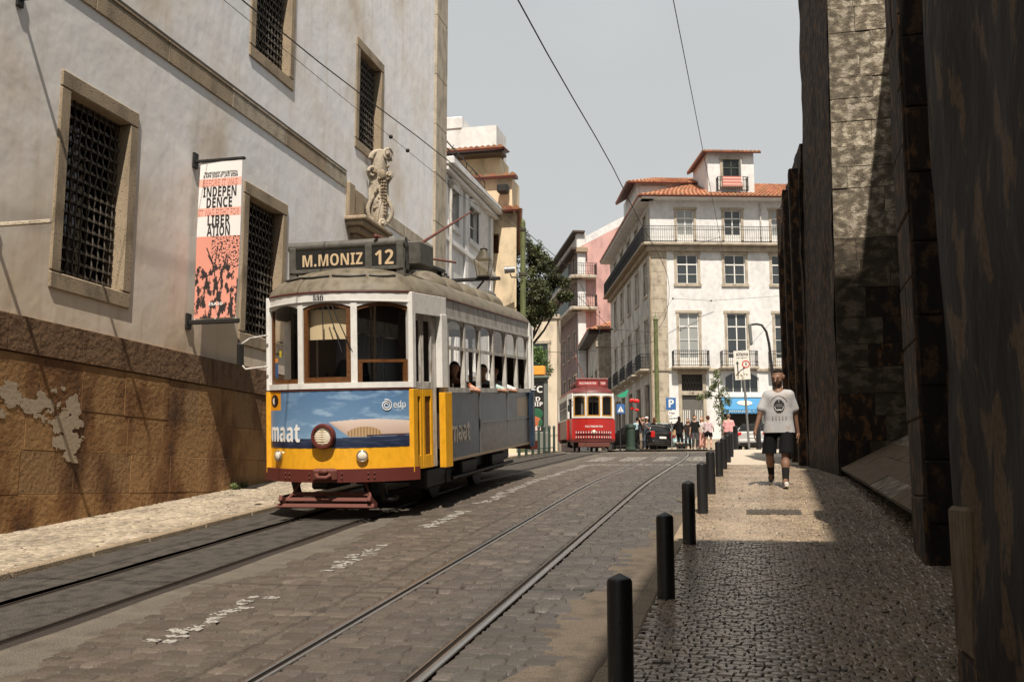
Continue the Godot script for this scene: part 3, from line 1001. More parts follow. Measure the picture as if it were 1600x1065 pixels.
func build_plastered_building() -> void:
	var x := -8.92
	var bl := thing("plastered_building", "tall grey-white plastered building with barred windows and brown stone base on the left", "building")
	var u0 := -12.0
	var holes := []
	var wins := [[11.27, 4.16, 1.76, 2.98], [16.28, 4.08, 1.76, 3.0], [16.29, 9.44, 1.84, 2.76], [21.37, 9.36, 1.79, 2.72], [21.4, 14.55, 1.8, 2.7], [16.3, 14.55, 1.8, 2.7], [11.3, 9.44, 1.8, 2.76], [6.3, 4.16, 1.76, 2.98], [6.3, 9.44, 1.8, 2.76], [1.3, 4.16, 1.76, 2.98], [1.3, 9.44, 1.8, 2.76]]
	for q in wins:
		holes.append(Rect2(q[0] - u0 + 0.14, q[1] + 0.15 + 3.0, q[2] - 0.28, q[3] - 0.30))
	var nz := FastNoiseLite.new()
	nz.seed = 9
	nz.frequency = 0.35
	nz.fractal_octaves = 3
	var stain := func(p: Vector3) -> Color:
		var t := clampf((p.y - 3.4) / 3.4 + 0.55 * nz.get_noise_2d(p.z, p.y * 0.6), 0.0, 1.0)
		var u := -p.z
		var warm := clampf((16.0 - u) / 9.0, 0.0, 1.0)
		var c := Color(0.74, 0.62, 0.47).lerp(Color(0.975, 0.978, 0.982), t)
		return c.lerp(Color(0.93, 0.85, 0.74), warm * 0.55)
	var b := MB.new()
	wall_holes(b, Vector3(x, -3.0, -u0), Vector3(0, 0, -1), Vector3.UP, Vector3.RIGHT, 40.25, 24.0, holes, 0.34, 0.7, stain)
	# far end, back and roof close it
	b.col = Color(0.9, 0.9, 0.9)
	var e := -28.25
	b.quad_out(Vector3(x, -3, e), Vector3(x - 14, -3, e), Vector3(x - 14, 21, e), Vector3(x, 21, e), Vector3(x - 7, 9, 0))
	b.quad_out(Vector3(x - 14, -3, e), Vector3(x - 14, -3, -u0), Vector3(x - 14, 21, -u0), Vector3(x - 14, 21, e), Vector3(x, 9, 0))
	b.quad_out(Vector3(x, 21, e), Vector3(x - 14, 21, e), Vector3(x - 14, 21, -u0), Vector3(x, 21, -u0), Vector3(x - 7, 9, 0))
	b.quad_out(Vector3(x, -3, -u0), Vector3(x - 14, -3, -u0), Vector3(x - 14, 21, -u0), Vector3(x, 21, -u0), Vector3(x - 7, 9, 0))
	M.plaster.vertex_color_use_as_albedo = true
	part(bl, "wall", b, M.plaster)
	for q in wins:
		barred_window(bl, q[0], q[1], q[2], q[3], 0.21, x)
	# plinth: smooth band above, squared blocks below
	var base := Node3D.new()
	base.name = "plinth"
	bl.add_child(base)
	var core := MB.new()
	core.box(Vector3(x - 0.02, 0.5, -8.1), Vector3(0.06, 5.5, 40.2))
	part(base, "plinth_core", core, M.plinth_band)
	var v := 3.0
	while v < 28.0:
		var l := rng.randf_range(1.3, 2.1)
		l = minf(l, 28.2 - v)
		boxpart(base, "band_stone", Vector3(x + 0.0, 3.48, -(v + l / 2)), Vector3(0.16 + rng.randf_range(-0.004, 0.004), 0.455, l - 0.003), M.plinth_band, 0.006)
		v += l
	blocks(base, "plinth_stone", Vector3(x + 0.062, -0.75, -3.0), Vector3(0, 0, -1), Vector3.UP, Vector3.RIGHT, 25.2, 3.99, 0.56, 0.8, 1.5, [M.plinth_0, M.plinth_1, M.plinth_2, M.plinth_0, M.plinth_3], 0.12, 0.0025, 0.0035, func(c, ch): return c.y + ch / 2 > G(-c.z) - 0.05, 0.005)
	# remnant of white lime wash on the base
	var lime := MB.new()
	var ln := FastNoiseLite.new()
	ln.seed = 14
	ln.frequency = 1.6
	ln.fractal_octaves = 5
	for i in 260:
		for j in 98:
			var cu := 8.6 + 0.0141 * i
			var cy := 1.85 + 0.0141 * j
			var band := 2.74 - 0.10 * (cu - 10.0)
			var d := 0.20 - absf(cy - band)
			if cu > 11.45:
				d = minf(0.34 - absf(cu - 11.72) * 1.1, 0.42 - absf(cy - (band - 0.22)) * 0.9)
			if d + 0.34 * ln.get_noise_2d(cu * 1.6, cy * 2.6) > 0.10:
				var q := Vector3(x + 0.069 + 0.003 * ln.get_noise_2d(cu * 9.0, cy * 9.0), cy, -cu)
				lime.quad(q + Vector3(0, -0.0072, 0.0072), q + Vector3(0, 0.0072, 0.0072), q + Vector3(0, 0.0072, -0.0072), q + Vector3(0, -0.0072, -0.0072))
	part(base, "lime_wash_remnant", lime, mat("lime_wash", lin(0.40, 0.325, 0.235), 0.95, {"tex": M.plaster.detail_albedo, "scale": Vector3(1.5, 1.5, 1.5), "world": true}))
	# string course across the front
	v = 3.0
	while v < 20.8:
		var l := minf(rng.randf_range(1.5, 2.6), 20.9 - v)
		var s := MB.new()
		s.box(Vector3(x - 0.03, 8.40, -(v + l / 2)), Vector3(0.11, 0.31, l - 0.006), Basis(), 0.012)
		s.box(Vector3(x - 0.02, 8.583, -(v + l / 2)), Vector3(0.11, 0.05, l - 0.006), Basis(), 0.01)
		boxpart(bl, "string_course_cap", Vector3(x - 0.03, 8.635, -(v + l / 2)), Vector3(0.12, 0.05, l), M.bronze, 0.01)
		part(bl, "string_course_stone", s, M.limestone if rng.randf() < 0.6 else M.limestone_pale)
		v += l
	boxpart(bl, "string_course_drop", Vector3(x + 0.03, 7.98, -21.12), Vector3(0.12, 0.86, 0.34), M.limestone, 0.02)
	boxpart(bl, "string_course_panel", Vector3(x + 0.015, 8.0, -21.62), Vector3(0.08, 0.72, 0.58), M.limestone, 0.02)
	v = 21.3
	while v < 27.2:
		var l := minf(rng.randf_range(1.3, 2.2), 27.25 - v)
		boxpart(bl, "string_course_stone", Vector3(x - 0.03, 8.2, -(v + l / 2)), Vector3(0.11, 0.32, l - 0.006), M.limestone_pale, 0.012)
		v += l
	# corner strip of dressed stone
	var y := 1.0
	while y < 20.5:
		var hh := rng.randf_range(1.2, 2.0)
		boxpart(bl, "corner_stone", Vector3(x - 0.20, y + hh / 2, -27.78), Vector3(0.56, hh - 0.008, 1.04), M.limestone_pale, 0.015)
		y += hh
	coat_of_arms(x)
	banner(x)
	# iron brackets near the left edge of the view
	var br := thing("iron_bracket", "dark iron banner bracket sticking out high on the plastered wall", "bracket", Vector3(x, 7.70, -10.4))
	boxpart(br, "arm", Vector3(0.42, 0, 0), Vector3(0.84, 0.05, 0.05), M.iron, 0.008)
	boxpart(br, "wall_plate", Vector3(0.02, 0, 0), Vector3(0.04, 0.22, 0.12), M.iron, 0.008)
	var br2 := thing("iron_bracket", "pale metal banner bracket lower on the wall left of the large barred window", "bracket", Vector3(x, 4.72, -10.2))
	boxpart(br2, "arm", Vector3(0.42, 0, 0), Vector3(0.84, 0.05, 0.05), M.limestone_pale, 0.008)
	boxpart(br2, "wall_plate", Vector3(0.02, 0, 0), Vector3(0.04, 0.22, 0.12), M.iron, 0.008)

func scroll(b: MB, c: Vector3, r: float, turns: float, bas: Basis, th: float, depth: float) -> void:
	var pts := []
	var rad := []
	var nn := int(turns * 16)
	for i in nn + 1:
		var t := float(i) / nn
		var w := t * turns * TAU
		var q := r * (1.0 - 0.85 * t)
		pts.append(c + bas * Vector3(cos(w) * q, sin(w) * q, depth * t))
		rad.append(th * (1.0 - 0.5 * t))
	b.tube(pts, rad, 7)
	b.ball(c + bas * Vector3(0, 0, depth), Vector3.ONE * r * 0.26, 10)

func coat_of_arms(x: float) -> void:
	# carved cartouche turned across the wall, standing on a moulded corbel
	var t := thing("coat_of_arms", "carved stone coat of arms with scrolls on a corbel high on the wall", "coat of arms", Vector3(x, 7.55, -22.28))
	t.scale = Vector3(0.94, 0.94, 0.94)
	var c := MB.new()
	for q in [[0.0, 0.10, 0.55, 1.9], [-0.10, 0.10, 0.48, 1.75], [-0.22, 0.14, 0.34, 1.45], [-0.40, 0.22, 0.20, 1.1]]:
		c.box(Vector3(q[2] / 2, q[0], 0.55), Vector3(q[2], q[1], q[3]), Basis(), 0.025)
	part(t, "corbel", c, M.limestone)
	var bas := Basis(Vector3(0.80, 0, -0.6) * 0.74, Vector3.UP, Vector3(0.6, 0, 0.80))
	var s := MB.new()
	# body: a bowed shield
	var rows := []
	for i in 13:
		var a := float(i) / 12
		var row := PackedVector3Array()
		var hw := 0.36 * (0.62 + 0.38 * sin(PI * clampf(a * 1.08, 0, 1))) * (1.0 if a > 0.12 else 0.6 + 3.3 * a)
		for j in 11:
			var q := -1.0 + 0.2 * j
			row.append(Vector3(0.30, 0, 0) + bas * Vector3(hw * q, 0.10 + 1.95 * a, 0.16 * (1.0 - q * q) + 0.05 * sin(a * 9.0)))
		rows.append(row)
	s.grid(rows)
	s.box(Vector3(0.25, 1.05, 0) , Vector3(0.46, 1.8, 0.22), bas, 0.05)
	part(t, "shield", s, M.limestone_pale)
	var o := MB.new()
	var at := func(px: float, py: float, pz: float) -> Vector3: return Vector3(0.30, 0, 0) + bas * Vector3(px, py, pz)
	scroll(o, at.call(0.20, 1.98, 0.16), 0.17, 1.8, bas, 0.05, 0.10)
	scroll(o, at.call(-0.30, 1.50, 0.14), 0.14, 1.7, bas * Basis(Vector3.UP, PI), 0.045, 0.08)
	scroll(o, at.call(0.30, 1.44, 0.10), 0.11, 1.6, bas, 0.045, 0.08)
	scroll(o, at.call(0.05, 0.16, 0.16), 0.13, 1.6, bas, 0.045, 0.10)
	for sd in [-1.0, 1.0]:
		var pts := []
		for i in 14:
			var a := i / 13.0
			pts.append(at.call(sd * (0.30 + 0.13 * sin(a * PI * 2.4)), 0.25 + 1.3 * a, 0.06 + 0.05 * sin(a * 6.0)))
		o.tube(pts, 0.055, 7)
	var top := []
	for i in 9:
		var a := PI * i / 8.0
		top.append(at.call(0.34 * cos(a), 1.86 + 0.22 * sin(a), 0.06))
	o.tube(top, 0.07, 8)
	part(t, "scrollwork", o, M.limestone_pale)
	var r := MB.new()
	for i in 11:
		for j in 3:
			r.ball(at.call(0.10 + 0.07 * (j - 1), 0.42 + 0.085 * i, 0.17 - 0.03 * absf(j - 1)), Vector3(0.032, 0.04, 0.035), 7)
	for i in 26:
		r.ball(at.call(rng.randf_range(-0.24, 0.24), rng.randf_range(0.5, 1.7), 0.15), Vector3.ONE * rng.randf_range(0.025, 0.05), 7)
	r.ball(at.call(0.02, 1.45, 0.16), Vector3(0.10, 0.14, 0.07), 9)
	part(t, "relief_carving", r, M.limestone)

func banner(x: float) -> void:
	var t := thing("exhibition_banner", "tall white and salmon exhibition banner hung between two dark brackets on the wall", "banner", Vector3(x, 0, -14.62))
	var y0 := 4.27
	var y1 := 6.86
	for y in [y0 - 0.06, y1 + 0.03]:
		boxpart(t, "bracket_arm", Vector3(0.46, y, 0), Vector3(0.92, 0.07 if y < 5.0 else 0.045, 0.06), M.iron, 0.008)
		boxpart(t, "bracket_plate", Vector3(0.02, y + 0.02, 0), Vector3(0.04, 0.26, 0.14), M.iron, 0.008)
	var a := 0.12
	var w := 0.76
	var im := Image.create(256, 868, false, Image.FORMAT_RGB8)
	var white := Color(0.86, 0.85, 0.84)
	var pink := Color(0.83, 0.56, 0.49)
	var ink := Color(0.13, 0.10, 0.10)
	im.fill(white)
	var n1 := FastNoiseLite.new()
	n1.seed = 77
	n1.frequency = 0.020
	n1.fractal_octaves = 4
	n1.domain_warp_enabled = true
	n1.domain_warp_amplitude = 30
	var n2 := FastNoiseLite.new()
	n2.seed = 78
	n2.frequency = 0.06
	n2.fractal_octaves = 3
	for py in range(418, 868):
		for px in 256:
			var c := pink
			var f := (py - 418) / 450.0
			# woodcut-like print: leaves above, a crowd of dark shapes below
			if f < 0.42 and px > 90 and n2.get_noise_2d(px, py) > 0.16:
				c = ink
			if f > 0.36 and n1.get_noise_2d(px * 1.3, py * 0.62) > 0.02 + 0.16 * (0.55 - minf(f, 0.55)):
				c = ink
			im.set_pixel(px, py, c)
	var strokes := [[70, 520, 110, 590], [110, 590, 125, 470], [60, 480, 96, 560], [150, 640, 180, 520], [180, 520, 196, 640], [120, 600, 60, 640], [96, 560, 120, 660], [176, 560, 130, 690]]
	for s in strokes:
		for i in 120:
			var q := Vector2(s[0], s[1]).lerp(Vector2(s[2], s[3]), i / 119.0)
			im.fill_rect(Rect2i(int(q.x), int(q.y), 5, 5), ink)
	for band in [[95, 141], [260, 307]]:
		im.fill_rect(Rect2i(0, band[0], 256, band[1] - band[0]), Color(0.86, 0.66, 0.60))
	var m := StandardMaterial3D.new()
	m.albedo_texture = ImageTexture.create_from_image(im)
	m.roughness = 0.75
	var cl := MB.new()
	cl.use_uv = true
	var rows := []
	for i in 15:
		var row := PackedVector3Array()
		var f := i / 14.0
		for j in 7:
			var q := j / 6.0
			row.append(Vector3(a + w * q - 0.02 * f, y1 - (y1 - y0) * f + (0.012 * cos(q * TAU * 2.0) if i == 0 else 0.0), 0.018 * sin(f * 5.0 + q * 2.0)))
		rows.append(row)
	cl.grid(rows)
	var cloth := part(t, "cloth", cl, m)
	var fl := func(p: Vector3) -> Vector3:
		var f := (y1 - p.y) / (y1 - y0)
		return Vector3(p.x - 0.02 * f, p.y, p.z + 0.018 * sin(f * 5.0 + (p.x - a) / w * 2.0))
	var lines := [["TEMPORARY EXHIBITION", 0.042, 0.60, 6.668, M.print_black, false], ["5 APR 2024-31 JAN 2026", 0.042, 0.62, 6.612, M.print_black, false],
		["INDEPEN", 0.165, 0.59, 6.355, M.print_black, true], ["DENCE", 0.165, 0.45, 6.174, M.print_black, true], ["LIBER", 0.165, 0.39, 5.880, M.print_black, true], ["ATION", 0.165, 0.40, 5.706, M.print_black, true],
		["BEFORE IT WAS", 0.105, 0.62, 6.508, M.print_pink, false], ["IT WAS FIGHT FOR", 0.105, 0.70, 6.013, M.print_pink, false], ["25A50", 0.05, 0.26, 4.50, M.print_white, true]]
	for l in lines:
		var tm := text_mesh(l[0], l[1], l[5], 0.004, l[2])
		var cx: float = a + w / 2
		var cy: float = l[3]
		part(cloth, "print", bent(tm, func(p: Vector3) -> Vector3: return fl.call(Vector3(cx + p.x, cy + p.y, p.z + 0.004))), l[4])
	for y in [y0, y1]:
		for q in [0.02, 0.5, 0.98]:
			var tie := MB.new()
			tie.tube([Vector3(a + w * q, y, 0.01), Vector3(a + w * q, y + (0.05 if y > 5 else -0.05), 0.0)], 0.012, 6)
			part(t, "tie", tie, M.print_white)
# ---------------------------------------------------------------- the stone church on the right
func rough_face(b: MB, a: Vector3, c: Vector3, h: float, lean: Vector3, n: Vector3, amp: float, sd: int, du := 0.12) -> void:
	# an eroded wall face from a to c (bottom) rising h, pushed in and out
	var f := FastNoiseLite.new()
	f.seed = sd
	f.frequency = 0.8
	f.fractal_octaves = 4
	var k := int((c - a).length() / du) + 1
	var m := int(h / (du * 1.6)) + 1
	var rows := []
	for j in m + 1:
		var row := PackedVector3Array()
		var y := h * j / m
		for i in k + 1:
			var p := a.lerp(c, float(i) / k) + Vector3(0, y, 0) + lean * y
			row.append(p + n * (amp * f.get_noise_3d(p.x * 1.0, p.y * 0.8, p.z * 1.0)))
		rows.append(row)
	var t := MB.new()
	t.grid(rows)
	var flip := t.N.size() > 0 and t.N[0].dot(n) < 0.0
	b.grid(rows, false, flip)

func build_cathedral() -> void:
	# dark mass close by on the right
	var nm := thing("near_stone_wall", "dark weathered stone wall filling the right edge of the view", "wall")
	var b := MB.new()
	rough_face(b, Vector3(1.0, -1.2, 6.0), Vector3(1.0, -1.2, -5.95), 6.9, Vector3.ZERO, Vector3.LEFT, 0.05, 3)
	rough_face(b, Vector3(1.0, -1.2, -5.95), Vector3(2.6, -1.2, -5.95), 6.9, Vector3.ZERO, Vector3.FORWARD, 0.04, 4)
	b.quad_out(Vector3(1.0, 5.7, 6), Vector3(2.6, 5.7, 6), Vector3(2.6, 5.7, -5.95), Vector3(1.0, 5.7, -5.95), Vector3(1.9, 0, 0))
	b.quad_out(Vector3(1.0, -1.2, 6), Vector3(2.6, -1.2, 6), Vector3(2.6, 5.7, 6), Vector3(1.0, 5.7, 6), Vector3(1.9, 4, 0))
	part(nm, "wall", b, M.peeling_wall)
	boxpart(nm, "pale_corner_slab", Vector3(1.05, 1.16, -5.72), Vector3(0.16, 0.74, 0.50), M.pale_slab, 0.02)
	boxpart(nm, "corner_foot_stone", Vector3(1.05, 0.42, -5.70), Vector3(0.15, 0.72, 0.54), M.crust_stone, 0.02)
	var off := thing("added_shade_tower", "unseen stone tower added behind the near wall to shade the pavement", "tower")  # unseen mass added to cast the shade over the near pavement
	boxpart(off, "added_tower_block", Vector3(4.2, 7.0, 5.25), Vector3(6.0, 18.2, 14.5), M.dark_stone, 0.1)
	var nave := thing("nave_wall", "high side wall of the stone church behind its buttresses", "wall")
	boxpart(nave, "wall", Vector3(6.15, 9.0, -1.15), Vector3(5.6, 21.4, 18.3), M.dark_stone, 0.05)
	# middle buttress of squared stones
	var p2 := thing("stone_buttress", "narrow dark buttress of squared stones between the near wall and the sloping ledge", "buttress")
	boxpart(p2, "core", Vector3(1.98, 2.7, -10.02), Vector3(1.16, 7.8, 0.76), M.dark_stone)
	blocks(p2, "stone", Vector3(1.39, -1.05, -9.60), Vector3.RIGHT, Vector3.UP, Vector3(0, 0, 1), 1.1, 7.6, 0.62, 0.42, 0.62, [M.dark_stone, M.dark_stone, M.crust_stone], 0.1, 0.006, 0.012)
	blocks(p2, "stone", Vector3(1.375, -1.05, -9.62), Vector3(0, 0, -1), Vector3.UP, Vector3.LEFT, 0.80, 7.6, 0.62, 0.5, 0.85, [M.crust_stone, M.crust_stone, M.crust_stone], 0.1, 0.006, 0.012)
	# sloping ledge with a kerb-high front wall
	var lg := thing("sloping_stone_ledge", "sloping grey slab ledge on a low wall between two buttresses", "ledge")
	var low := MB.new()
	rough_face(low, Vector3(1.42, -0.6, -10.4), Vector3(1.38, -0.2, -18.85), 0.85, Vector3.ZERO, Vector3.LEFT, 0.03, 6, 0.25)
	part(lg, "front_wall", low, M.dark_stone)
	var e0 := Vector3(1.40, G(10.4) + 0.42, -10.4)
	var e1 := Vector3(1.36, G(18.85) + 0.20, -18.85)
	var k0 := Vector3(2.82, G(10.4) + 1.15, -10.4)
	var k1 := Vector3(2.82, G(18.85) + 0.92, -18.85)
	var lines := [0.0, 0.17, 0.37, 0.58, 0.79, 1.0]
	for r in 5:
		var t := 0.0
		while t < 0.999:
			var l := minf(rng.randf_range(0.14, 0.24) if r else rng.randf_range(0.16, 0.26), 1.0 - t)
			var q := []
			for c in [[t, lines[r]], [t + l, lines[r]], [t + l, lines[r + 1]], [t, lines[r + 1]]]:
				q.append(e0.lerp(e1, c[0]).lerp(k0.lerp(k1, c[0]), c[1]))
			var mid: Vector3 = (q[0] + q[1] + q[2] + q[3]) / 4
			var nrm: Vector3 = (q[1] - q[0]).cross(q[3] - q[0]).normalized()
			if nrm.y < 0:
				nrm = -nrm
			var s := MB.new()
			var lift := nrm * rng.randf_range(0.0, 0.012)
			for i in 4:
				q[i] = mid + (q[i] - mid) * Vector3(0.985, 0.985, 0.992) + lift
			s.quad_out(q[0], q[1], q[2], q[3], mid - nrm)
			for i in 4:
				s.quad_out(q[i], q[(i + 1) % 4], q[(i + 1) % 4] - nrm * 0.06, q[i] - nrm * 0.06, mid - nrm * 0.02)
			part(lg, "slab", s, M["flaked_1"] if rng.randf() < 0.25 else M.pale_slab)
			t += l
	var bed := MB.new()
	bed.quad_out(e0 - Vector3(0, 0.03, 0), e1 - Vector3(0, 0.03, 0), k1 - Vector3(0, 0.03, 0), k0 - Vector3(0, 0.03, 0), Vector3(2, -5, -14))
	part(lg, "bedding", bed, M.joint_dark)
	var bw := thing("recessed_church_wall", "shaded stone wall at the back of the sloping ledge", "wall")
	boxpart(bw, "wall", Vector3(4.85, 5.2, -14.6), Vector3(4.0, 14.2, 8.7), M.dark_stone)
	# great buttress with a flaking sunlit west face
	var p3 := thing("great_buttress", "tall buttress with flaking pale stone face catching the sun", "buttress")
	var lean := Vector3(0.016, 0, 0)
	var up := (Vector3.UP + lean).normalized()
	var core := MB.new()
	var hh := 14.0
	var foot := [Vector3(1.36, -0.5, -18.9), Vector3(4.4, -0.5, -18.9), Vector3(4.4, -0.5, -22.0), Vector3(0.97, -0.5, -22.0)]
	for i in 4:
		var a: Vector3 = foot[i]
		var c: Vector3 = foot[(i + 1) % 4]
		core.quad_out(a, c, c + (Vector3.UP + lean) * hh, a + (Vector3.UP + lean) * hh, Vector3(2.5, 7, -20.5))
	core.quad_out(foot[0] + (Vector3.UP + lean) * hh, foot[1] + (Vector3.UP + lean) * hh, foot[2] + (Vector3.UP + lean) * hh, foot[3] + (Vector3.UP + lean) * hh, Vector3(2.5, 7, -20.5))
	part(p3, "core", core, M.joint_dark)
	blocks(p3, "stone", Vector3(1.315, -0.1, -18.86), Vector3.RIGHT, up, Vector3(0, 0, 1), 2.3, 5.2, 0.43, 0.45, 0.95, [M.shaded_crust_stone, M.crust_stone, M.shaded_crust_stone, M.shaded_crust_stone, M.dark_stone], 0.1, 0.004, 0.010, null, 0.006)  # lower courses darker: black crust plus shade painted into the stone
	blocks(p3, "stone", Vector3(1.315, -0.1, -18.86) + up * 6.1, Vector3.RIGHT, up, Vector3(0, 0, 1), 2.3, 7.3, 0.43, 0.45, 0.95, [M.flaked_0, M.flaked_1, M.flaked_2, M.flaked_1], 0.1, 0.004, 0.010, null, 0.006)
	blocks(p3, "stone", Vector3(1.315, -0.1, -18.86) + up * 5.2, Vector3.RIGHT, up, Vector3(0, 0, 1), 2.3, 0.9, 0.45, 0.45, 0.95, [M.shaded_crust_stone, M.flaked_1, M.shaded_crust_stone], 0.1, 0.004, 0.010, null, 0.006)
	var dirn := Vector3(0.95 - 1.31, 0, -(22.0 - 18.86)).normalized()
	var nn := Vector3(dirn.z, 0, -dirn.x)
	if nn.x > 0:
		nn = -nn
	var sf := MB.new()
	rough_face(sf, Vector3(1.30, -0.3, -18.90), Vector3(0.94, -0.3, -22.02), 14.0, lean, nn, 0.05, 12, 0.11)
	part(p3, "side_face", sf, M.crust_stone)
	blocks(p3, "side_stone", Vector3(1.325, -0.3, -18.88), dirn, up, nn, 0.42, 13.6, 0.43, 0.30, 0.42, [M.crust_stone, M.crust_stone, M.pale_slab], 0.1, 0.006, 0.012, null, 0.01)
	# lower wall further up the pavement
	var fw := thing("far_stone_wall", "lower dark stone wall beyond the great buttress", "wall")
	var w := MB.new()
	var fa := Vector3(0.93, 0.6, -22.0)
	var fc := Vector3(0.60, 0.6, -27.5)
	rough_face(w, fa, fc, 8.25, Vector3(0.012, 0, 0), Vector3.LEFT, 0.06, 8, 0.15)
	rough_face(w, fc, Vector3(4.4, 0.6, -27.5), 8.25, Vector3(0.012, 0, 0), Vector3.FORWARD, 0.05, 9, 0.3)
	w.quad_out(fa + Vector3(0.1, 8.25, 0), fc + Vector3(0.1, 8.25, 0), Vector3(4.4, 8.85, -27.5), Vector3(4.4, 8.85, -22), Vector3(2.5, 2, -25))
	part(fw, "wall", w, M.crust_stone)
	for k in 3:
		var t := [0.12, 0.42, 0.72][k] as float
		var q := fa.lerp(fc, t)
		boxpart(fw, "buttress_strip", Vector3(q.x - 0.02 + 0.05, 4.3, q.z), Vector3(0.26, 8.3, 0.5), M.crust_stone, 0.03)
# ---------------------------------------------------------------- trams
# in a tram's own metres: x across, y up from the rail, z towards its front (d = metres behind the front)
const FR := 1.40        # radius of the rounded front
const FA := 0.826       # half its angle

func fpt(a: float, r: float, y: float) -> Vector3:
	return Vector3(sin(a) * r, y, -(FR - cos(a) * r))

func arc(b: MB, a0: float, a1: float, y0: Variant, y1: Variant, r: float, th := 0.03, seg := 14) -> void:
	# a curved plate; y0 and y1 may be rules of the angle
	var outer := [PackedVector3Array(), PackedVector3Array()]
	var inner := [PackedVector3Array(), PackedVector3Array()]
	for i in seg + 1:
		var a := lerpf(a0, a1, float(i) / seg)
		var lo: float = (y0 as Callable).call(a) if y0 is Callable else y0
		var hi: float = (y1 as Callable).call(a) if y1 is Callable else y1
		outer[0].append(fpt(a, r, lo)); outer[1].append(fpt(a, r, hi))
		inner[0].append(fpt(a, r - th, lo)); inner[1].append(fpt(a, r - th, hi))
	b.grid(outer)
	b.grid(inner, false, true)
	b.grid([outer[1], inner[1]])
	b.grid([inner[0], outer[0]])
	for e in [0, seg]:
		var mid: Vector3 = (outer[0][seg / 2] + outer[1][seg / 2]) / 2
		b.quad_out(outer[0][e], outer[1][e], inner[1][e], inner[0][e], mid)

func rear(b: MB, body_mid: float) -> MB:
	# the same shape at the other end
	var o := MB.new()
	o.V = b.V.duplicate(); o.N = b.N.duplicate(); o.C = b.C.duplicate()
	for i in o.V.size():
		o.V[i] = Vector3(-o.V[i].x, o.V[i].y, 2 * body_mid - o.V[i].z)
		o.N[i] = Vector3(-o.N[i].x, o.N[i].y, -o.N[i].z)
	return o

func outline_pts(f: float) -> Array:
	# half-round ends and straight sides, grown by f
	var pts := []
	for i in 13:
		var a := lerpf(-FA, FA, i / 12.0)
		pts.append(fpt(a, FR + f, 0))
	pts.append(Vector3(1.12 + f, 0, -0.95))
	for i in 7:
		pts.append(Vector3(1.19 + f, 0, -1.40 - 5.6 * i / 6.0))
	pts.append(Vector3(1.12 + f, 0, -7.45))
	for i in 13:
		var a := lerpf(FA, -FA, i / 12.0)
		var q := fpt(a, FR + f, 0)
		pts.append(Vector3(q.x, 0, -8.4 - q.z))
	pts.append(Vector3(-1.12 - f, 0, -7.45))
	for i in 7:
		pts.append(Vector3(-1.19 - f, 0, -7.0 + 5.6 * i / 6.0))
	pts.append(Vector3(-1.12 - f, 0, -0.95))
	return pts

func roof_pt(p: Vector3, s: float, base: float, rise: float) -> Vector3:
	var sp := Vector3(0, 0, clampf(p.z, -7.1, -1.3))
	var q := sp.lerp(p, s)
	return Vector3(q.x, base + rise * pow(maxf(0.0, 1.0 - pow(s, 2.3)), 0.62), q.z)

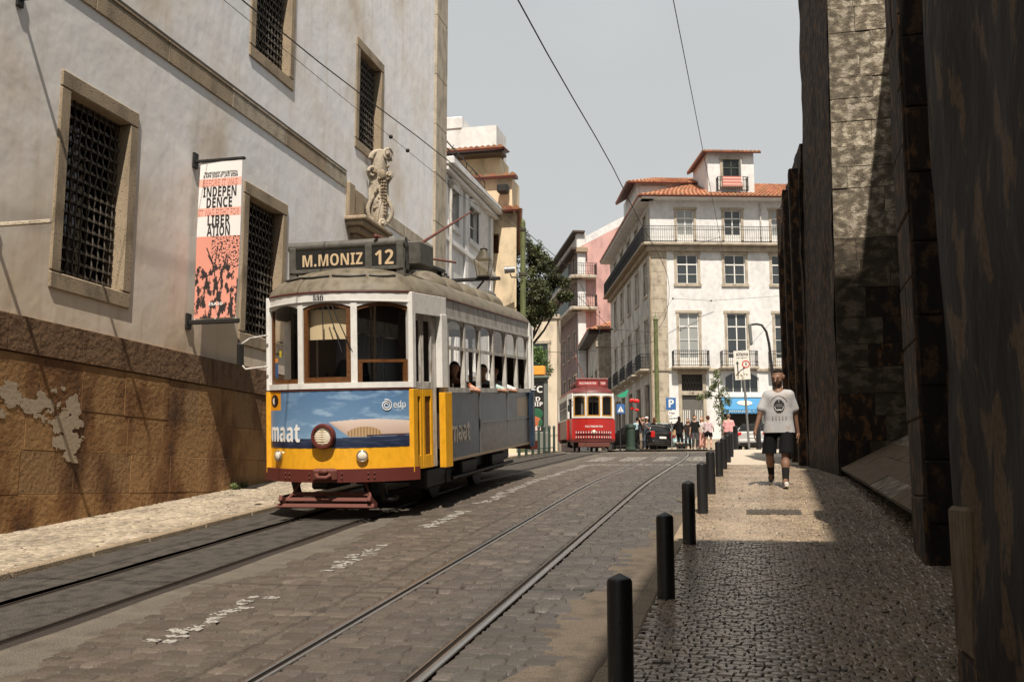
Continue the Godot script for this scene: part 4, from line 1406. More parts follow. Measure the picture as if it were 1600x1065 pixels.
func make_tram(called: String, label: String, c: Dictionary, at: Vector3, turn: float, pitch: float) -> Node3D:
	var t := thing(called, label, "tram", at, turn)
	t.rotation = Vector3(pitch, turn, 0)
	var mid := -4.2
	var big: bool = c.big
	# floor, underframe, wheels
	var fl := MB.new()
	fl.box(Vector3(0, 0.80, mid), Vector3(2.0, 0.10, 6.2))
	part(t, "floor", fl, M.interior)
	var und := MB.new()
	und.box(Vector3(0, 0.52, mid), Vector3(1.5, 0.30, 5.6), Basis(), 0.04)
	for q in [[-0.75, 1.9], [0.75, 1.9], [-0.75, 5.6], [0.75, 5.6], [0.72, 3.8]]:
		und.box(Vector3(q[0], 0.42, -q[1]), Vector3(0.28, 0.30, 0.9), Basis(), 0.03)
	und.tube([Vector3(0.98, 0.36, -2.4), Vector3(0.98, 0.36, -6.3)], 0.03, 6)
	part(t, "underframe", und, M.iron)
	for q in [-2.95, -5.45]:
		for s in [-1.0, 1.0]:
			var w := MB.new()
			w.lathe([Vector2(0.02, -0.05), Vector2(0.30, -0.05), Vector2(0.345, -0.045), Vector2(0.345, 0.03), Vector2(0.375, 0.035), Vector2(0.375, 0.055), Vector2(0.02, 0.055)], Transform3D(Basis(Vector3(0, 0, 1), PI / 2), Vector3(s * 0.475, 0.345, q)), 20)
			part(t, "wheel", w, M.iron)
		boxpart(t, "axle_box", Vector3(0.66, 0.36, q), Vector3(0.2, 0.26, 0.3), M.iron, 0.03)
		boxpart(t, "axle_box", Vector3(-0.66, 0.36, q), Vector3(0.2, 0.26, 0.3), M.iron, 0.03)
	# bumper, lifeguard
	var bu := MB.new()
	arc(bu, -FA - 0.06, FA + 0.06, 0.50, 0.67, FR + 0.055, 0.16)
	part(t, "bumper", bu, c.bumper)
	part(t, "rear_bumper", rear(bu, mid), c.bumper)
	if big:
		var bolts := MB.new()
		for a in [-0.42, 0.42, -0.13, 0.13]:
			for q in [[-0.03, 0.03], [0.03, 0.03], [-0.03, -0.03], [0.03, -0.03]]:
				bolts.ball(fpt(a + q[0] * 0.9, FR + 0.057, 0.585 + q[1]), Vector3.ONE * 0.014, 6)
		part(t, "bolt_heads", bolts, M.maroon_rust)
		var co := MB.new()
		co.box(Vector3(0, 0.60, 0.065), Vector3(0.34, 0.17, 0.07), Basis(), 0.03)
		co.tube([Vector3(-0.10, 0.60, 0.11), Vector3(-0.06, 0.57, 0.15), Vector3(0.06, 0.57, 0.15), Vector3(0.10, 0.60, 0.11)], 0.03, 8)
		co.ball(Vector3(0, 0.645, 0.11), Vector3(0.07, 0.04, 0.04), 9)
		part(t, "coupler", co, M.maroon_rust)
		var guard := Node3D.new()
		guard.name = "lifeguard"
		t.add_child(guard)
		for q in [[0.20, 0.18, 1.36], [0.27, 0.08, 1.22], [0.335, -0.02, 1.06]]:
			boxpart(guard, "slat", Vector3(0, q[0], q[1] - 0.12), Vector3(q[2], 0.055, 0.03), M.maroon_rust, 0.006, Basis(Vector3.RIGHT, -0.5))
		for s in [-1.0, 1.0]:
			var arm := MB.new()
			arm.tube([Vector3(s * 0.66, 0.185, 0.07), Vector3(s * 0.54, 0.34, -0.14), Vector3(s * 0.46, 0.50, -0.18)], 0.022, 6)
			arm.box(Vector3(s * 0.62, 0.245, -0.02), Vector3(0.05, 0.08, 0.26), Basis(Vector3.RIGHT, -0.5), 0.006)
			part(guard, "side_arm", arm, M.maroon_rust)
			var st := MB.new()
			st.box(Vector3(s * 0.62, 0.36, -0.42), Vector3(0.10, 0.34, 0.08), Basis(Vector3.RIGHT, 0.5), 0.02)
			st.ball(Vector3(s * 0.74, 0.26, -0.42), Vector3(0.10, 0.05, 0.14), 9)
			part(guard, "hanger", st, M.iron)
	# front apron
	var y_low: float = 0.67
	var lo := MB.new()
	arc(lo, -FA, FA, y_low, 0.945, FR, 0.03)
	part(t, "front_apron", lo, c.low)
	part(t, "rear_apron", rear(lo, mid), c.low)
	var pan := MB.new()
	if c.has("front_picture"):
		pan.use_uv = true
		var rows := [PackedVector3Array(), PackedVector3Array()]
		for i in 25:
			var a := lerpf(-FA, FA, i / 24.0)
			rows[0].append(fpt(a, FR + 0.003, 1.70))
			rows[1].append(fpt(a, FR + 0.003, 0.945))
		pan.grid(rows)
		part(t, "front_advertisement", pan, c.front_picture)
		var bk := MB.new()
		arc(bk, -FA, FA, 0.945, 1.70, FR, 0.03)
		part(t, "front_panel", bk, c.low)
		part(t, "rear_panel", rear(bk, mid), c.low)
	else:
		arc(pan, -FA, FA, 0.945, 1.70, FR, 0.03)
		part(t, "front_panel", pan, c.low)
		part(t, "rear_panel", rear(pan, mid), c.low)
	var line := MB.new()
	arc(line, -FA, FA, 1.70, 1.725, FR + 0.012, 0.05)
	part(t, "trim_line", line, c.bumper)
	var sill := MB.new()
	arc(sill, -FA, FA, 1.725, 1.80, FR + 0.018, 0.08)
	part(t, "front_sill", sill, c.white)
	part(t, "rear_sill", rear(sill, mid), c.white)
	# front window header with arched undersides
	var third := FA * 2 / 3.0
	var head_y := func(a: float) -> float:
		var k := fposmod(a + FA, third) / third - 0.5
		return 2.86 - 0.30 * k * k
	var he := MB.new()
	arc(he, -FA, FA, head_y, 3.0, FR, 0.05, 36)
	part(t, "front_header", he, c.white)
	part(t, "rear_header", rear(he, mid), c.white)
	var trim := MB.new()
	arc(trim, -FA, FA, 2.862, 2.874, FR + 0.012, 0.03, 20)
	part(t, "header_trim", trim, c.white)
	for i in 4:
		var a := -FA + third * i
		var po := MB.new()
		arc(po, a - 0.030, a + 0.030, 1.79, 2.88, FR + 0.008, 0.07, 3)
		part(t, "front_post", po, c.white)
		part(t, "rear_post", rear(po, mid), c.white)
	for i in 3:
		var a0 := -FA + third * i + 0.030
		var a1 := a0 + third - 0.060
		var w := Node3D.new()
		w.name = numbered(t, "front_window")
		t.add_child(w)
		var fr := MB.new()
		var wd: float = 0.045
		if i > 0 or not big:
			if i == 1 or not big:
				arc(fr, a0, a0 + wd, 1.80, 2.80, FR - 0.015, 0.04, 2)
				arc(fr, a1 - wd, a1, 1.80, 2.80, FR - 0.015, 0.04, 2)
				arc(fr, a0 + wd, a1 - wd, 1.80, 1.875, FR - 0.015, 0.04, 6)
			else:
				arc(fr, a0, a0 + wd, 1.80, 2.06, FR - 0.015, 0.04, 2)
				arc(fr, a1 - wd, a1, 1.80, 2.06, FR - 0.015, 0.04, 2)
				arc(fr, a0, a1, 2.06, 2.10, FR - 0.012, 0.045, 6)
			arc(fr, a0, a1, func(a: float) -> float: return (head_y as Callable).call(a) - 0.05, head_y, FR - 0.015, 0.03, 10)
		else:
			arc(fr, a0, a1, 1.80, 1.86, FR - 0.015, 0.04, 6)
			arc(fr, a0, a0 + 0.03, 1.80, 2.80, FR - 0.015, 0.04, 2)
		part(w, "frame", fr, c.wood)
		var gl := MB.new()
		var rows := [PackedVector3Array(), PackedVector3Array()]
		for k in 7:
			var a := lerpf(a0, a1, k / 6.0)
			rows[0].append(fpt(a, FR - 0.035, 2.86)); rows[1].append(fpt(a, FR - 0.035, 1.81))
		gl.grid(rows)
		part(w, "pane", gl, M.clear_glass)
	# roof
	var outl := outline_pts(0.006)
	var rr := MB.new()
	var rows := []
	for s in [1.0, 0.985, 0.94, 0.87, 0.76, 0.62, 0.45, 0.28, 0.12, 0.0]:
		var row := PackedVector3Array()
		for p in outl:
			row.append(roof_pt(p, s, 3.015, 0.43))
		rows.append(row)
	rr.grid(rows, true)
	part(t, "roof", rr, c.roof)
	var gut := MB.new()
	var gp := []
	for p in outl:
		gp.append(Vector3(p.x, 3.0, p.z))
	gp.append(gp[0])
	gut.tube(gp, 0.012, 6)
	part(t, "gutter", gut, c.gutter)
	var ceil := MB.new()
	var lowr := []
	for s in [1.0, 0.0]:
		var row := PackedVector3Array()
		for p in outline_pts(0.0):
			row.append(roof_pt(p, s, 2.985, 0.0) + Vector3(0, 0.0, 0))
		lowr.append(row)
	ceil.grid(lowr, true, true)
	part(t, "ceiling", ceil, M.dark_wood)
	if big:
		# vent slots round the front of the roof
		for q in [[-0.74, -0.42], [-0.40, -0.02], [0.02, 0.40], [0.44, 0.74]]:
			var sl := MB.new()
			var pp := []
			for k in 9:
				var a := lerpf(q[0], q[1], k / 8.0)
				var e := fpt(a, FR + 0.006, 0)
				pp.append(roof_pt(e, 0.865 - 0.02 * pow((k - 4) / 4.0, 2), 3.015, 0.43) + Vector3(0, 0.010, 0.004))
			sl.tube(pp, 0.017, 6)
			part(t, "roof_vent_slot", sl, M.sign_black)
		for q in [2.55, 3.45, 4.35, 5.25, 6.15]:
			for s in [1.0, -1.0]:
				var dm := MB.new()
				dm.ball(Vector3(s * 0.60, 3.335, -q), Vector3(0.30, 0.20, 0.38), 18, true, Basis(Vector3.BACK, -s * 0.35))
				part(t, "roof_ventilator", dm, c.roof)
	tram_sides(t, c, mid)
	tram_sign(t, c)
	return t

func tram_sides(t: Node3D, c: Dictionary, mid: float) -> void:
	var big: bool = c.big
	for s in [-1.0, 1.0]:
		var x: float = s * 1.19
		var bx := func(b: MB, d0: float, d1: float, y0: float, y1: float, xo := 0.0, th := 0.05) -> void:
			b.box(Vector3(x + s * (xo - th / 2), (y0 + y1) / 2, -(d0 + d1) / 2), Vector3(th, y1 - y0, d1 - d0))
		# lower side in three boards
		for k in 3:
			var b := MB.new()
			var d0 := 1.42 + 1.86 * k
			bx.call(b, d0, d0 + 1.85, 0.68, 1.65)
			var sp := part(t, "side_panel", b, c.side)
			if big and s > 0 and k > 0:
				var low := MB.new()
				bx.call(low, d0 + 0.02, d0 + 1.83, 0.70, 1.16, 0.004, 0.008)
				part(sp, "advert_board", low, M.ad_side_brown)
				if k == 2:
					var sand := MB.new()
					bx.call(sand, d0 + 0.75, d0 + 1.62, 1.20, 1.58, 0.004, 0.008)
					part(sp, "advert_patch", sand, M.ad_side_sand)
		if big:
			var st := MB.new()
			for d in [3.28, 5.14]:
				bx.call(st, d - 0.012, d + 0.012, 0.68, 1.65, 0.012, 0.02)
			bx.call(st, 3.28, 7.0, 1.165, 1.185, 0.012, 0.02)
			part(t, "panel_strips", st, M.steel)
			var ed := MB.new()
			bx.call(ed, 1.40, 7.0, 0.655, 0.69, 0.014, 0.05)
			part(t, "lower_edge", ed, M.ad_side_sand)
		var si := MB.new()
		bx.call(si, 1.38, 7.02, 1.65, 1.72, 0.018, 0.09)
		part(t, "side_sill", si, c.white2)
		var fa := MB.new()
		bx.call(fa, 1.38, 7.02, 2.73, 3.0, 0.0, 0.05)
		part(t, "side_fascia", fa, c.white2)
		var tr := MB.new()
		bx.call(tr, 1.38, 7.02, 2.715, 2.74, 0.014, 0.05)
		part(t, "fascia_trim", tr, c.white2)
		# window posts and sashes
		var nwin := 6 if big else 7
		var d_a := 1.62
		var d_b := 6.86
		var pitch := (d_b - d_a) / nwin
		for k in nwin + 1:
			var po := MB.new()
			var d := d_a + pitch * k
			bx.call(po, d - 0.035, d + 0.035, 1.72, 2.73, 0.004, 0.07)
			part(t, "side_post", po, c.white2)
		for k in nwin:
			var d0 := d_a + pitch * k + 0.036
			var d1 := d_a + pitch * (k + 1) - 0.036
			var w := Node3D.new()
			w.name = numbered(t, "side_window")
			t.add_child(w)
			var b := MB.new()
			# arched top
			var poly := PackedVector2Array()
			for i in 9:
				var q := i / 8.0
				poly.append(Vector2(lerpf(d0, d1, q), 2.73 - 0.09 * pow(absf(q * 2 - 1), 2.4)))
			poly.append(Vector2(d1, 2.735))
			poly.append(Vector2(d0, 2.735))
			b.prism(poly, -0.02, 0.02, Transform3D(Basis(Vector3(0, 0, -1), Vector3.UP, Vector3(1, 0, 0)), Vector3(x - s * 0.025, 0, 0)))
			part(w, "arched_head", b, c.white2)
			var rail := MB.new()
			bx.call(rail, d0, d1, 2.28, 2.33, -0.012, 0.03)
			part(w, "sash_rail", rail, c.white2)
			var up := MB.new()
			bx.call(up, d0, d1, 2.33, 2.70, -0.028, 0.004)
			part(w, "pane", up, (M.clear_glass if k < 4 else M.window_glass_pale) if big else M.window_glass)
			if s < 0:  # dark sheets added in the far windows to keep the inside dark
				var bl := MB.new()
				bx.call(bl, d0, d1, 1.74, 2.70, -0.06, 0.01)
				part(w, "blind", bl, M.dark_wood)
		# platforms: corner posts, folding doors, closing panels
		for e in [1.0, -1.0]:
			var zz := func(z: float) -> float: return z if e > 0 else 2 * mid - z
			var a3 := Vector3(s * 1.035, 0, (zz as Callable).call(-0.47))
			var b3 := Vector3(s * 1.185, 0, (zz as Callable).call(-1.36))
			var along := (b3 - a3).normalized()
			var outw := along.cross(Vector3.UP).normalized()
			if outw.x * s < 0:
				outw = -outw
			var bas := Basis(along, Vector3.UP, outw)
			if bas.determinant() < 0:
				bas = Basis(-along, Vector3.UP, outw)
			var pl := (b3 - a3).length()
			var put := func(b: MB, f0: float, f1: float, y0: float, y1: float, o := 0.0, th := 0.05) -> void:
				b.box(a3.lerp(b3, (f0 + f1) / 2) + Vector3(0, (y0 + y1) / 2, 0) + outw * o, Vector3((f1 - f0) * pl, y1 - y0, th), bas, 0.004)
			var cp := MB.new()
			put.call(cp, -0.05, 0.05, 1.72, 3.0, 0.0, 0.08)
			part(t, "corner_post", cp, c.white)
			var cl := MB.new()
			put.call(cl, -0.06, 0.07, 0.60, 1.70, 0.0, 0.09)
			part(t, "corner_post_foot", cl, c.low if e > 0 else c.side)
			var bp := MB.new()
			put.call(bp, 0.90, 1.10, 1.72, 2.75, -0.01, 0.10)
			part(t, "body_post", bp, c.white)
			var bf := MB.new()
			put.call(bf, 0.92, 1.16, 0.60, 1.65, 0.02, 0.10)
			part(t, "body_post_foot", bf, c.low if e > 0 else c.side)
			var hd := MB.new()
			put.call(hd, -0.02, 1.1, 2.72, 3.0, 0.0, 0.05)
			part(t, "door_header", hd, c.white)
			if s > 0 and big or e < 0:
				for k in 2:
					var door := Node3D.new()
					door.name = numbered(t, "door_leaf")
					t.add_child(door)
					var f0 := 0.07 + 0.335 * k
					var f1 := f0 + 0.32
					var o := -0.055
					var up := MB.new()
					put.call(up, f0, f0 + 0.045, 1.70, 2.72, o, 0.035)
					put.call(up, f1 - 0.045, f1, 1.70, 2.72, o, 0.035)
					put.call(up, f0 + 0.045, f1 - 0.045, 1.70, 1.80, o, 0.035)
					put.call(up, f0 + 0.045, f1 - 0.045, 2.64, 2.72, o, 0.035)
					part(door, "upper_frame", up, c.white2)
					var gp := MB.new()
					put.call(gp, f0 + 0.045, f1 - 0.045, 1.80, 2.64, o, 0.004)
					part(door, "pane", gp, M.clear_glass)
					var dn := MB.new()
					put.call(dn, f0, f0 + 0.065, 0.62, 1.695, o, 0.035)
					put.call(dn, f1 - 0.065, f1, 0.62, 1.695, o, 0.035)
					put.call(dn, f0 + 0.065, f1 - 0.065, 0.62, 0.80, o, 0.035)
					put.call(dn, f0 + 0.065, f1 - 0.065, 1.60, 1.695, o, 0.035)
					part(door, "lower_frame", dn, c.low if e > 0 else c.side)
					var pn := MB.new()
					put.call(pn, f0 + 0.065, f1 - 0.065, 0.80, 1.60, o - 0.006, 0.01)
					part(door, "lower_panel", pn, c.door_panel)
				var jamb := MB.new()
				put.call(jamb, 0.74, 0.90, 0.62, 2.72, -0.075, 0.03)
				part(t, "door_jamb", jamb, c.white2)
			else:
				var cp2 := MB.new()
				put.call(cp2, 0.07, 0.92, 0.62, 1.70, -0.02, 0.04)
				part(t, "platform_panel", cp2, c.low if e > 0 else c.side)
	# inside: seats, poles, bulkhead
	var seats := MB.new()
	for k in 7:
		for s in [-1.0, 1.0]:
			seats.box(Vector3(s * 0.72, 1.22, -1.9 - 0.74 * k), Vector3(0.8, 0.08, 0.42), Basis(), 0.02)
			seats.box(Vector3(s * 0.72, 1.52, -2.1 - 0.74 * k), Vector3(0.8, 0.55, 0.06), Basis(), 0.02)
	part(t, "seats", seats, M.dark_wood)
	for z in [-1.48, -6.95]:
		for s in [-1.0, 1.0]:
			boxpart(t, "bulkhead", Vector3(s * 0.82, 1.85, z), Vector3(0.66, 2.0, 0.04), M.dark_wood)
	var desk := MB.new()
	desk.box(Vector3(0, 1.30, -0.35), Vector3(1.1, 0.75, 0.22), Basis(), 0.05)
	desk.tube([Vector3(-0.25, 1.6, -0.5), Vector3(-0.25, 1.95, -0.5)], 0.06, 8)
	part(t, "driver_desk", desk, M.interior)
	var rail := MB.new()
	for q in [[-0.45, 0.75], [0.35, 0.9], [0.1, 1.4]]:
		rail.tube([Vector3(q[0], 0.85, -q[1]), Vector3(q[0], 2.95, -q[1])], 0.018, 6)
	part(t, "grab_poles", rail, M.limestone_pale)

func tram_sign(t: Node3D, c: Dictionary) -> void:
	var big: bool = c.big
	var y0 := 3.36
	var y1 := 3.72
	var w := 1.72 if big else 1.66
	var z := -0.72
	var s := Node3D.new()
	s.name = "destination_sign"
	t.add_child(s)
	var b := MB.new()
	b.box(Vector3(0, (y0 + y1) / 2, z - 0.11), Vector3(w, y1 - y0, 0.20), Basis(), 0.01)
	part(s, "sign_box", b, c.sign_box)
	var cap := MB.new()
	cap.tube([Vector3(-w / 2 - 0.01, y1 + 0.01, z - 0.06), Vector3(w / 2 + 0.01, y1 + 0.01, z - 0.06)], 0.075, 10)
	part(s, "sign_hood", cap, c.sign_box)
	for x in [-w / 2 + 0.06, w / 2 - 0.06]:
		boxpart(s, "sign_leg", Vector3(x, y0 - 0.08, z - 0.03), Vector3(0.12, 0.42, 0.07), c.sign_box, 0.01)
	for x in [-w / 2 + 0.06, 0.34 if big else 0.38, w / 2 - 0.06]:
		boxpart(s, "sign_divider", Vector3(x, (y0 + y1) / 2, z + 0.0), Vector3(0.10, y1 - y0, 0.04), c.sign_box, 0.008)
	boxpart(s, "sign_face", Vector3(0, (y0 + y1) / 2 - 0.01, z - 0.004), Vector3(w - 0.14, 0.27, 0.012), c.sign_face, 0.002)
	boxpart(s, "sign_rail", Vector3(0, y0 + 0.02, z + 0.004), Vector3(w - 0.12, 0.05, 0.03), c.sign_box, 0.006)
	write(s, c.dest[0], 0.165 if big else 0.10, Vector3(-0.20 if big else -0.21, (y0 + y1) / 2 - 0.01, z + 0.006), Basis(), c.sign_ink, true, 0.90 if big else 0.86)
	write(s, c.dest[1], 0.20 if big else 0.10, Vector3(0.57, (y0 + y1) / 2 - 0.01, z + 0.006), Basis(), c.sign_ink, true, 0.27 if big else 0.25)

func advert_picture() -> StandardMaterial3D:
	# the printed panel across the tram's front: sky, a low pale curved roof, dark water
	var w := 400
	var h := 128
	var im := Image.create(w, h, false, Image.FORMAT_RGB8)
	var n := FastNoiseLite.new()
	n.seed = 61
	n.frequency = 0.012
	n.fractal_octaves = 5
	for y in h:
		for x in w:
			var f := float(y) / h
			var c := Color(0.33, 0.46, 0.61).lerp(Color(0.46, 0.59, 0.71), f)
			var cl := n.get_noise_2d(x * 0.8, y * 2.6)
			c = c.lerp(Color(0.68, 0.77, 0.85), clampf(cl * 1.5 - 0.05, 0.0, 0.55) * (1.0 if x > 130 else 0.4))
			if f > 0.80 + 0.05 * (1.0 - float(x) / w):
				c = Color(0.17, 0.21, 0.30).lerp(Color(0.10, 0.13, 0.22), (f - 0.8) * 4.0)
				c = c.lerp(Color(0.3, 0.34, 0.42), clampf(n.get_noise_2d(x * 1.5, y * 12.0), 0.0, 0.5))
			# the building's sweeping shell
			var t := (x - 205.0) / 195.0
			if t > 0.0:
				var top := 0.545 - 0.05 * sin(minf(t * 1.6, 1.0) * PI * 0.5) + 0.10 * pow(maxf(t - 0.35, 0.0), 1.5)
				var bot := 0.545 + 0.27 * minf(t * 4.0, 1.0) - 0.02 * t
				if f > top and f < bot:
					var g := (f - top) / maxf(bot - top, 0.01)
					c = Color(0.84, 0.77, 0.73).lerp(Color(0.66, 0.56, 0.50), g * 0.7)
					var e := Vector2((t - 0.42) / 0.20, (g - 0.85) / 0.42).length()
					if e < 1.0:
						c = Color(0.52, 0.40, 0.28).lerp(Color(0.85, 0.75, 0.6), clampf(absf(sin(x * 0.45)) * 0.6, 0.0, 1.0))
					if g > 0.9 and t > 0.45:
						c = Color(0.30, 0.24, 0.26)
			# yellow square with a dark ring at the left end
			if x < 62 and y < 43:
				c = Color(0.86, 0.58, 0.12)
				var q := Vector2((x - 31.0) / 20.0, (y - 21.0) / 15.0).length()
				if q < 1.0 and q > 0.55:
					c = Color(0.12, 0.10, 0.12)
				elif q <= 0.55:
					c = Color(0.9, 0.88, 0.86) if x < 31 else Color(0.16, 0.13, 0.14)
			im.set_pixel(x, y, c)
	var m := StandardMaterial3D.new()
	m.albedo_texture = ImageTexture.create_from_image(im)
	m.roughness = 0.33
	return m

func build_trams() -> void:
	var c := {"big": true, "bumper": M.maroon, "low": M.tram_yellow, "white": M.white_paint, "white2": M.white_dirty, "roof": M.roof_grey, "gutter": M.maroon, "wood": M.wood, "side": M.ad_side, "door_panel": M.wood,
		"sign_box": M.roof_box, "sign_face": M.sign_black, "sign_ink": M.sign_letters, "dest": ["M.MONIZ", "12"], "front_picture": advert_picture()}
	var u := 12.62
	var t := make_tram("yellow_tram", "old yellow and white tram with blue printed front coming down the street", c, P(-5.53, u), 0.0, atan(0.086))
	tram_front_details(t)
	# the second tram, red, further up the street
	var rc := {"big": false, "bumper": M.maroon, "low": M.red_tram, "white": M.white_paint, "white2": M.white_dirty, "roof": M.red_roof, "gutter": M.red_roof, "wood": M.ochre_wood, "side": M.red_roof, "door_panel": M.red_tram,
		"sign_box": M.red_roof, "sign_face": flat_mat(lin(0.32, 0.05, 0.045)), "sign_ink": M.print_white, "dest": ["HILLS TRAMCAR TOUR", "TOUR"]}
	var r := make_tram("red_tram", "red and white sightseeing tram standing further up the street", rc, P(-8.15, 51.4, 0.0), 0.27, atan(0.03))
	red_front_details(r)

func on_front(tm: ArrayMesh, x0: float, y0: float, r := FR + 0.006) -> ArrayMesh:
	return bent(tm, func(p: Vector3) -> Vector3: return fpt((x0 + p.x) / FR, r + p.z, y0 + p.y))

func tram_front_details(t: Node3D) -> void:
	part(t, "lettering", on_front(text_mesh("maat", 0.25, true, 0.003, 0.66), -0.74, 1.14), M.print_white)
	part(t, "lettering", on_front(text_mesh("edp", 0.085, false, 0.003, 0.17), 0.98, 1.49), M.print_white)
	part(t, "lettering", on_front(text_mesh("550", 0.075, true, 0.003, 0.15, "Droid Serif"), -0.10, 2.928, FR + 0.010), M.print_black)
	var sw := MB.new()
	var pts := []
	for i in 44:
		var w := i / 43.0 * TAU * 2.3
		var rr := 0.015 + 0.062 * i / 43.0
		pts.append(fpt((0.80 + cos(w) * rr) / FR, FR + 0.006, 1.49 + sin(w) * rr))
	sw.tube(pts, 0.007, 4)
	part(t, "spiral_emblem", sw, M.print_white)
	# headlamp in a maroon ring, two small lamps in the yellow
	var hl := Node3D.new()
	hl.name = "headlight"
	t.add_child(hl)
	var a := -0.02
	var c := fpt(a, FR, 1.10)
	var bas := Basis(Vector3.UP, a) * Basis(Vector3.RIGHT, PI / 2)
	var ring := MB.new()
	ring.lathe([Vector2(0.165, 0.0), Vector2(0.17, 0.05), Vector2(0.155, 0.085), Vector2(0.125, 0.085), Vector2(0.118, 0.05)], Transform3D(bas, c), 26)
	part(hl, "ring", ring, M.maroon)
	var lens := MB.new()
	lens.ball(c + Vector3(0, 0, 0.052), Vector3(0.122, 0.022, 0.122), 22, true, bas)
	part(hl, "lens", lens, M.lamp_lens)
	var ribs := MB.new()
	for k in 7:
		var yy := -0.09 + 0.03 * k
		var ww := sqrt(0.115 * 0.115 - yy * yy)
		ribs.tube([c + Vector3(-ww, yy, 0.060), c + Vector3(0, yy, 0.077), c + Vector3(ww, yy, 0.060)], 0.004, 5)
	part(hl, "lens_ribs", ribs, M.blind, "stuff")
	for q in [-0.60, 0.34]:
		var lamp := Node3D.new()
		lamp.name = numbered(t, "small_lamp")
		t.add_child(lamp)
		var p := fpt(q, FR, 0.835)
		var bs := Basis(Vector3.UP, q) * Basis(Vector3.RIGHT, PI / 2)
		var rg := MB.new()
		rg.lathe([Vector2(0.075, 0.0), Vector2(0.08, 0.025), Vector2(0.068, 0.042), Vector2(0.055, 0.036)], Transform3D(bs, p), 18)
		part(lamp, "rim", rg, M.chrome)
		var ln := MB.new()
		ln.ball(p + bs * Vector3(0, 0.022, 0), Vector3(0.066, 0.035, 0.066), 14, true, bs)
		part(lamp, "lens", ln, M.lamp_lens)
	# blind, wipers, mirror, stickers
	var bl := MB.new()
	arc(bl, -0.235, 0.235, 2.38, 2.78, FR - 0.12, 0.006, 8)
	part(t, "sun_blind", bl, M.blind)
	for q in [[0.03, 2.80, -0.02, 2.35], [0.08, 2.82, 0.16, 2.20], [0.12, 2.82, 0.26, 2.20]]:
		var wp := MB.new()
		wp.tube([fpt(q[0] - 0.05, FR + 0.02, q[1]), fpt(q[2], FR + 0.005, q[3])], 0.008, 5)
		part(t, "wiper", wp, M.cable)
	var mir := Node3D.new()
	mir.name = "mirror"
	t.add_child(mir)
	var ma := MB.new()
	ma.tube([Vector3(-1.02, 2.48, -0.36), Vector3(-1.24, 2.44, -0.28), Vector3(-1.36, 2.36, -0.24), Vector3(-1.36, 2.10, -0.24)], 0.014, 6)
	ma.tube([Vector3(-1.36, 2.10, -0.24), Vector3(-1.30, 2.02, -0.26), Vector3(-1.02, 2.05, -0.36)], 0.014, 6)
	part(mir, "arm", ma, M.white_dirty)
	boxpart(mir, "mirror_head", Vector3(-1.37, 2.22, -0.25), Vector3(0.10, 0.34, 0.07), M.sign_black, 0.03)
	var stk := MB.new()
	arc(stk, -0.80, -0.70, 1.90, 2.10, FR - 0.05, 0.004, 2)
	part(t, "window_notice", stk, M.print_blue)
	var st2 := MB.new()
	arc(st2, -0.78, -0.70, 2.10, 2.16, FR - 0.05, 0.004, 2)
	part(t, "window_sticker", st2, M.orange_box)
	var st3 := MB.new()
	arc(st3, -0.66, -0.62, 2.17, 2.26, FR - 0.05, 0.004, 2)
	part(t, "window_sticker", st3, flat_mat(lin(0.6, 0.5, 0.05)))
	# the cable that runs along the header and down the front
	var cb := MB.new()
	var pts2 := []
	for k in 25:
		var w := lerpf(-0.80, 0.78, k / 24.0)
		pts2.append(fpt(w, FR + 0.012, 2.855 + 0.02 * cos(w * 2)))
	cb.tube(pts2, 0.010, 5)
	part(t, "header_cable", cb, M.steel)
	# advert lettering down the side
	var sb := Basis(Vector3(0, 0, -1), Vector3.UP, Vector3(1, 0, 0))
	write(t, "maat", 0.30, Vector3(1.196, 1.06, -2.20), sb, M.ad_letters, true, 0.98)
	# roof gear: resistor box, trolley base and pole, cross arm
	boxpart(t, "resistor_box", Vector3(0.60, 3.63, -1.45), Vector3(0.70, 0.34, 0.62), M.roof_box, 0.02)
	boxpart(t, "resistor_box", Vector3(-0.2, 3.55, -7.2), Vector3(1.3, 0.28, 0.5), M.roof_box, 0.06)
	var base := MB.new()
	for q in [[-0.3, 2.9], [0.3, 2.9], [-0.3, 4.1], [0.3, 4.1]]:
		base.box(Vector3(q[0], 3.56, -q[1]), Vector3(0.08, 0.34, 0.08), Basis(), 0.01)
	base.box(Vector3(0, 3.74, -3.5), Vector3(0.75, 0.06, 1.4), Basis(), 0.01)
	base.lathe([Vector2(0.04, 0.0), Vector2(0.16, 0.02), Vector2(0.14, 0.10), Vector2(0.07, 0.16), Vector2(0.07, 0.30), Vector2(0.13, 0.32), Vector2(0.11, 0.40), Vector2(0.02, 0.42)], Transform3D(Basis(), Vector3(0.28, 3.45, -2.9)), 12)
	part(t, "trolley_base", base, M.iron)
	var pole := MB.new()
	pole.tube([Vector3(-0.05, 3.83, -3.0), Vector3(-0.02, 4.10, -3.7), Vector3(0, 5.32, -7.25)], [0.035, 0.03, 0.018], 8)
	part(t, "trolley_pole", pole, M.maroon_rust)
	var spare := MB.new()
	spare.tube([Vector3(0.45, 3.82, -0.78), Vector3(0.42, 3.86, -2.0), Vector3(0.30, 3.88, -3.3)], [0.02, 0.03, 0.035], 8)
	spare.tube([Vector3(0.42, 3.78, -2.2), Vector3(0.30, 3.74, -3.3)], 0.02, 6)
	spare.tube([Vector3(0.12, 3.80, -3.3), Vector3(0.40, 3.86, -3.5), Vector3(0.75, 3.80, -3.6)], 0.02, 6)
	for k in 6:
		spare.ball(Vector3(0.455, 3.82, -0.70 - 0.07 * k), Vector3.ONE * 0.035, 8)
	part(t, "trolley_spring", spare, M.maroon_rust)
	var ins := MB.new()
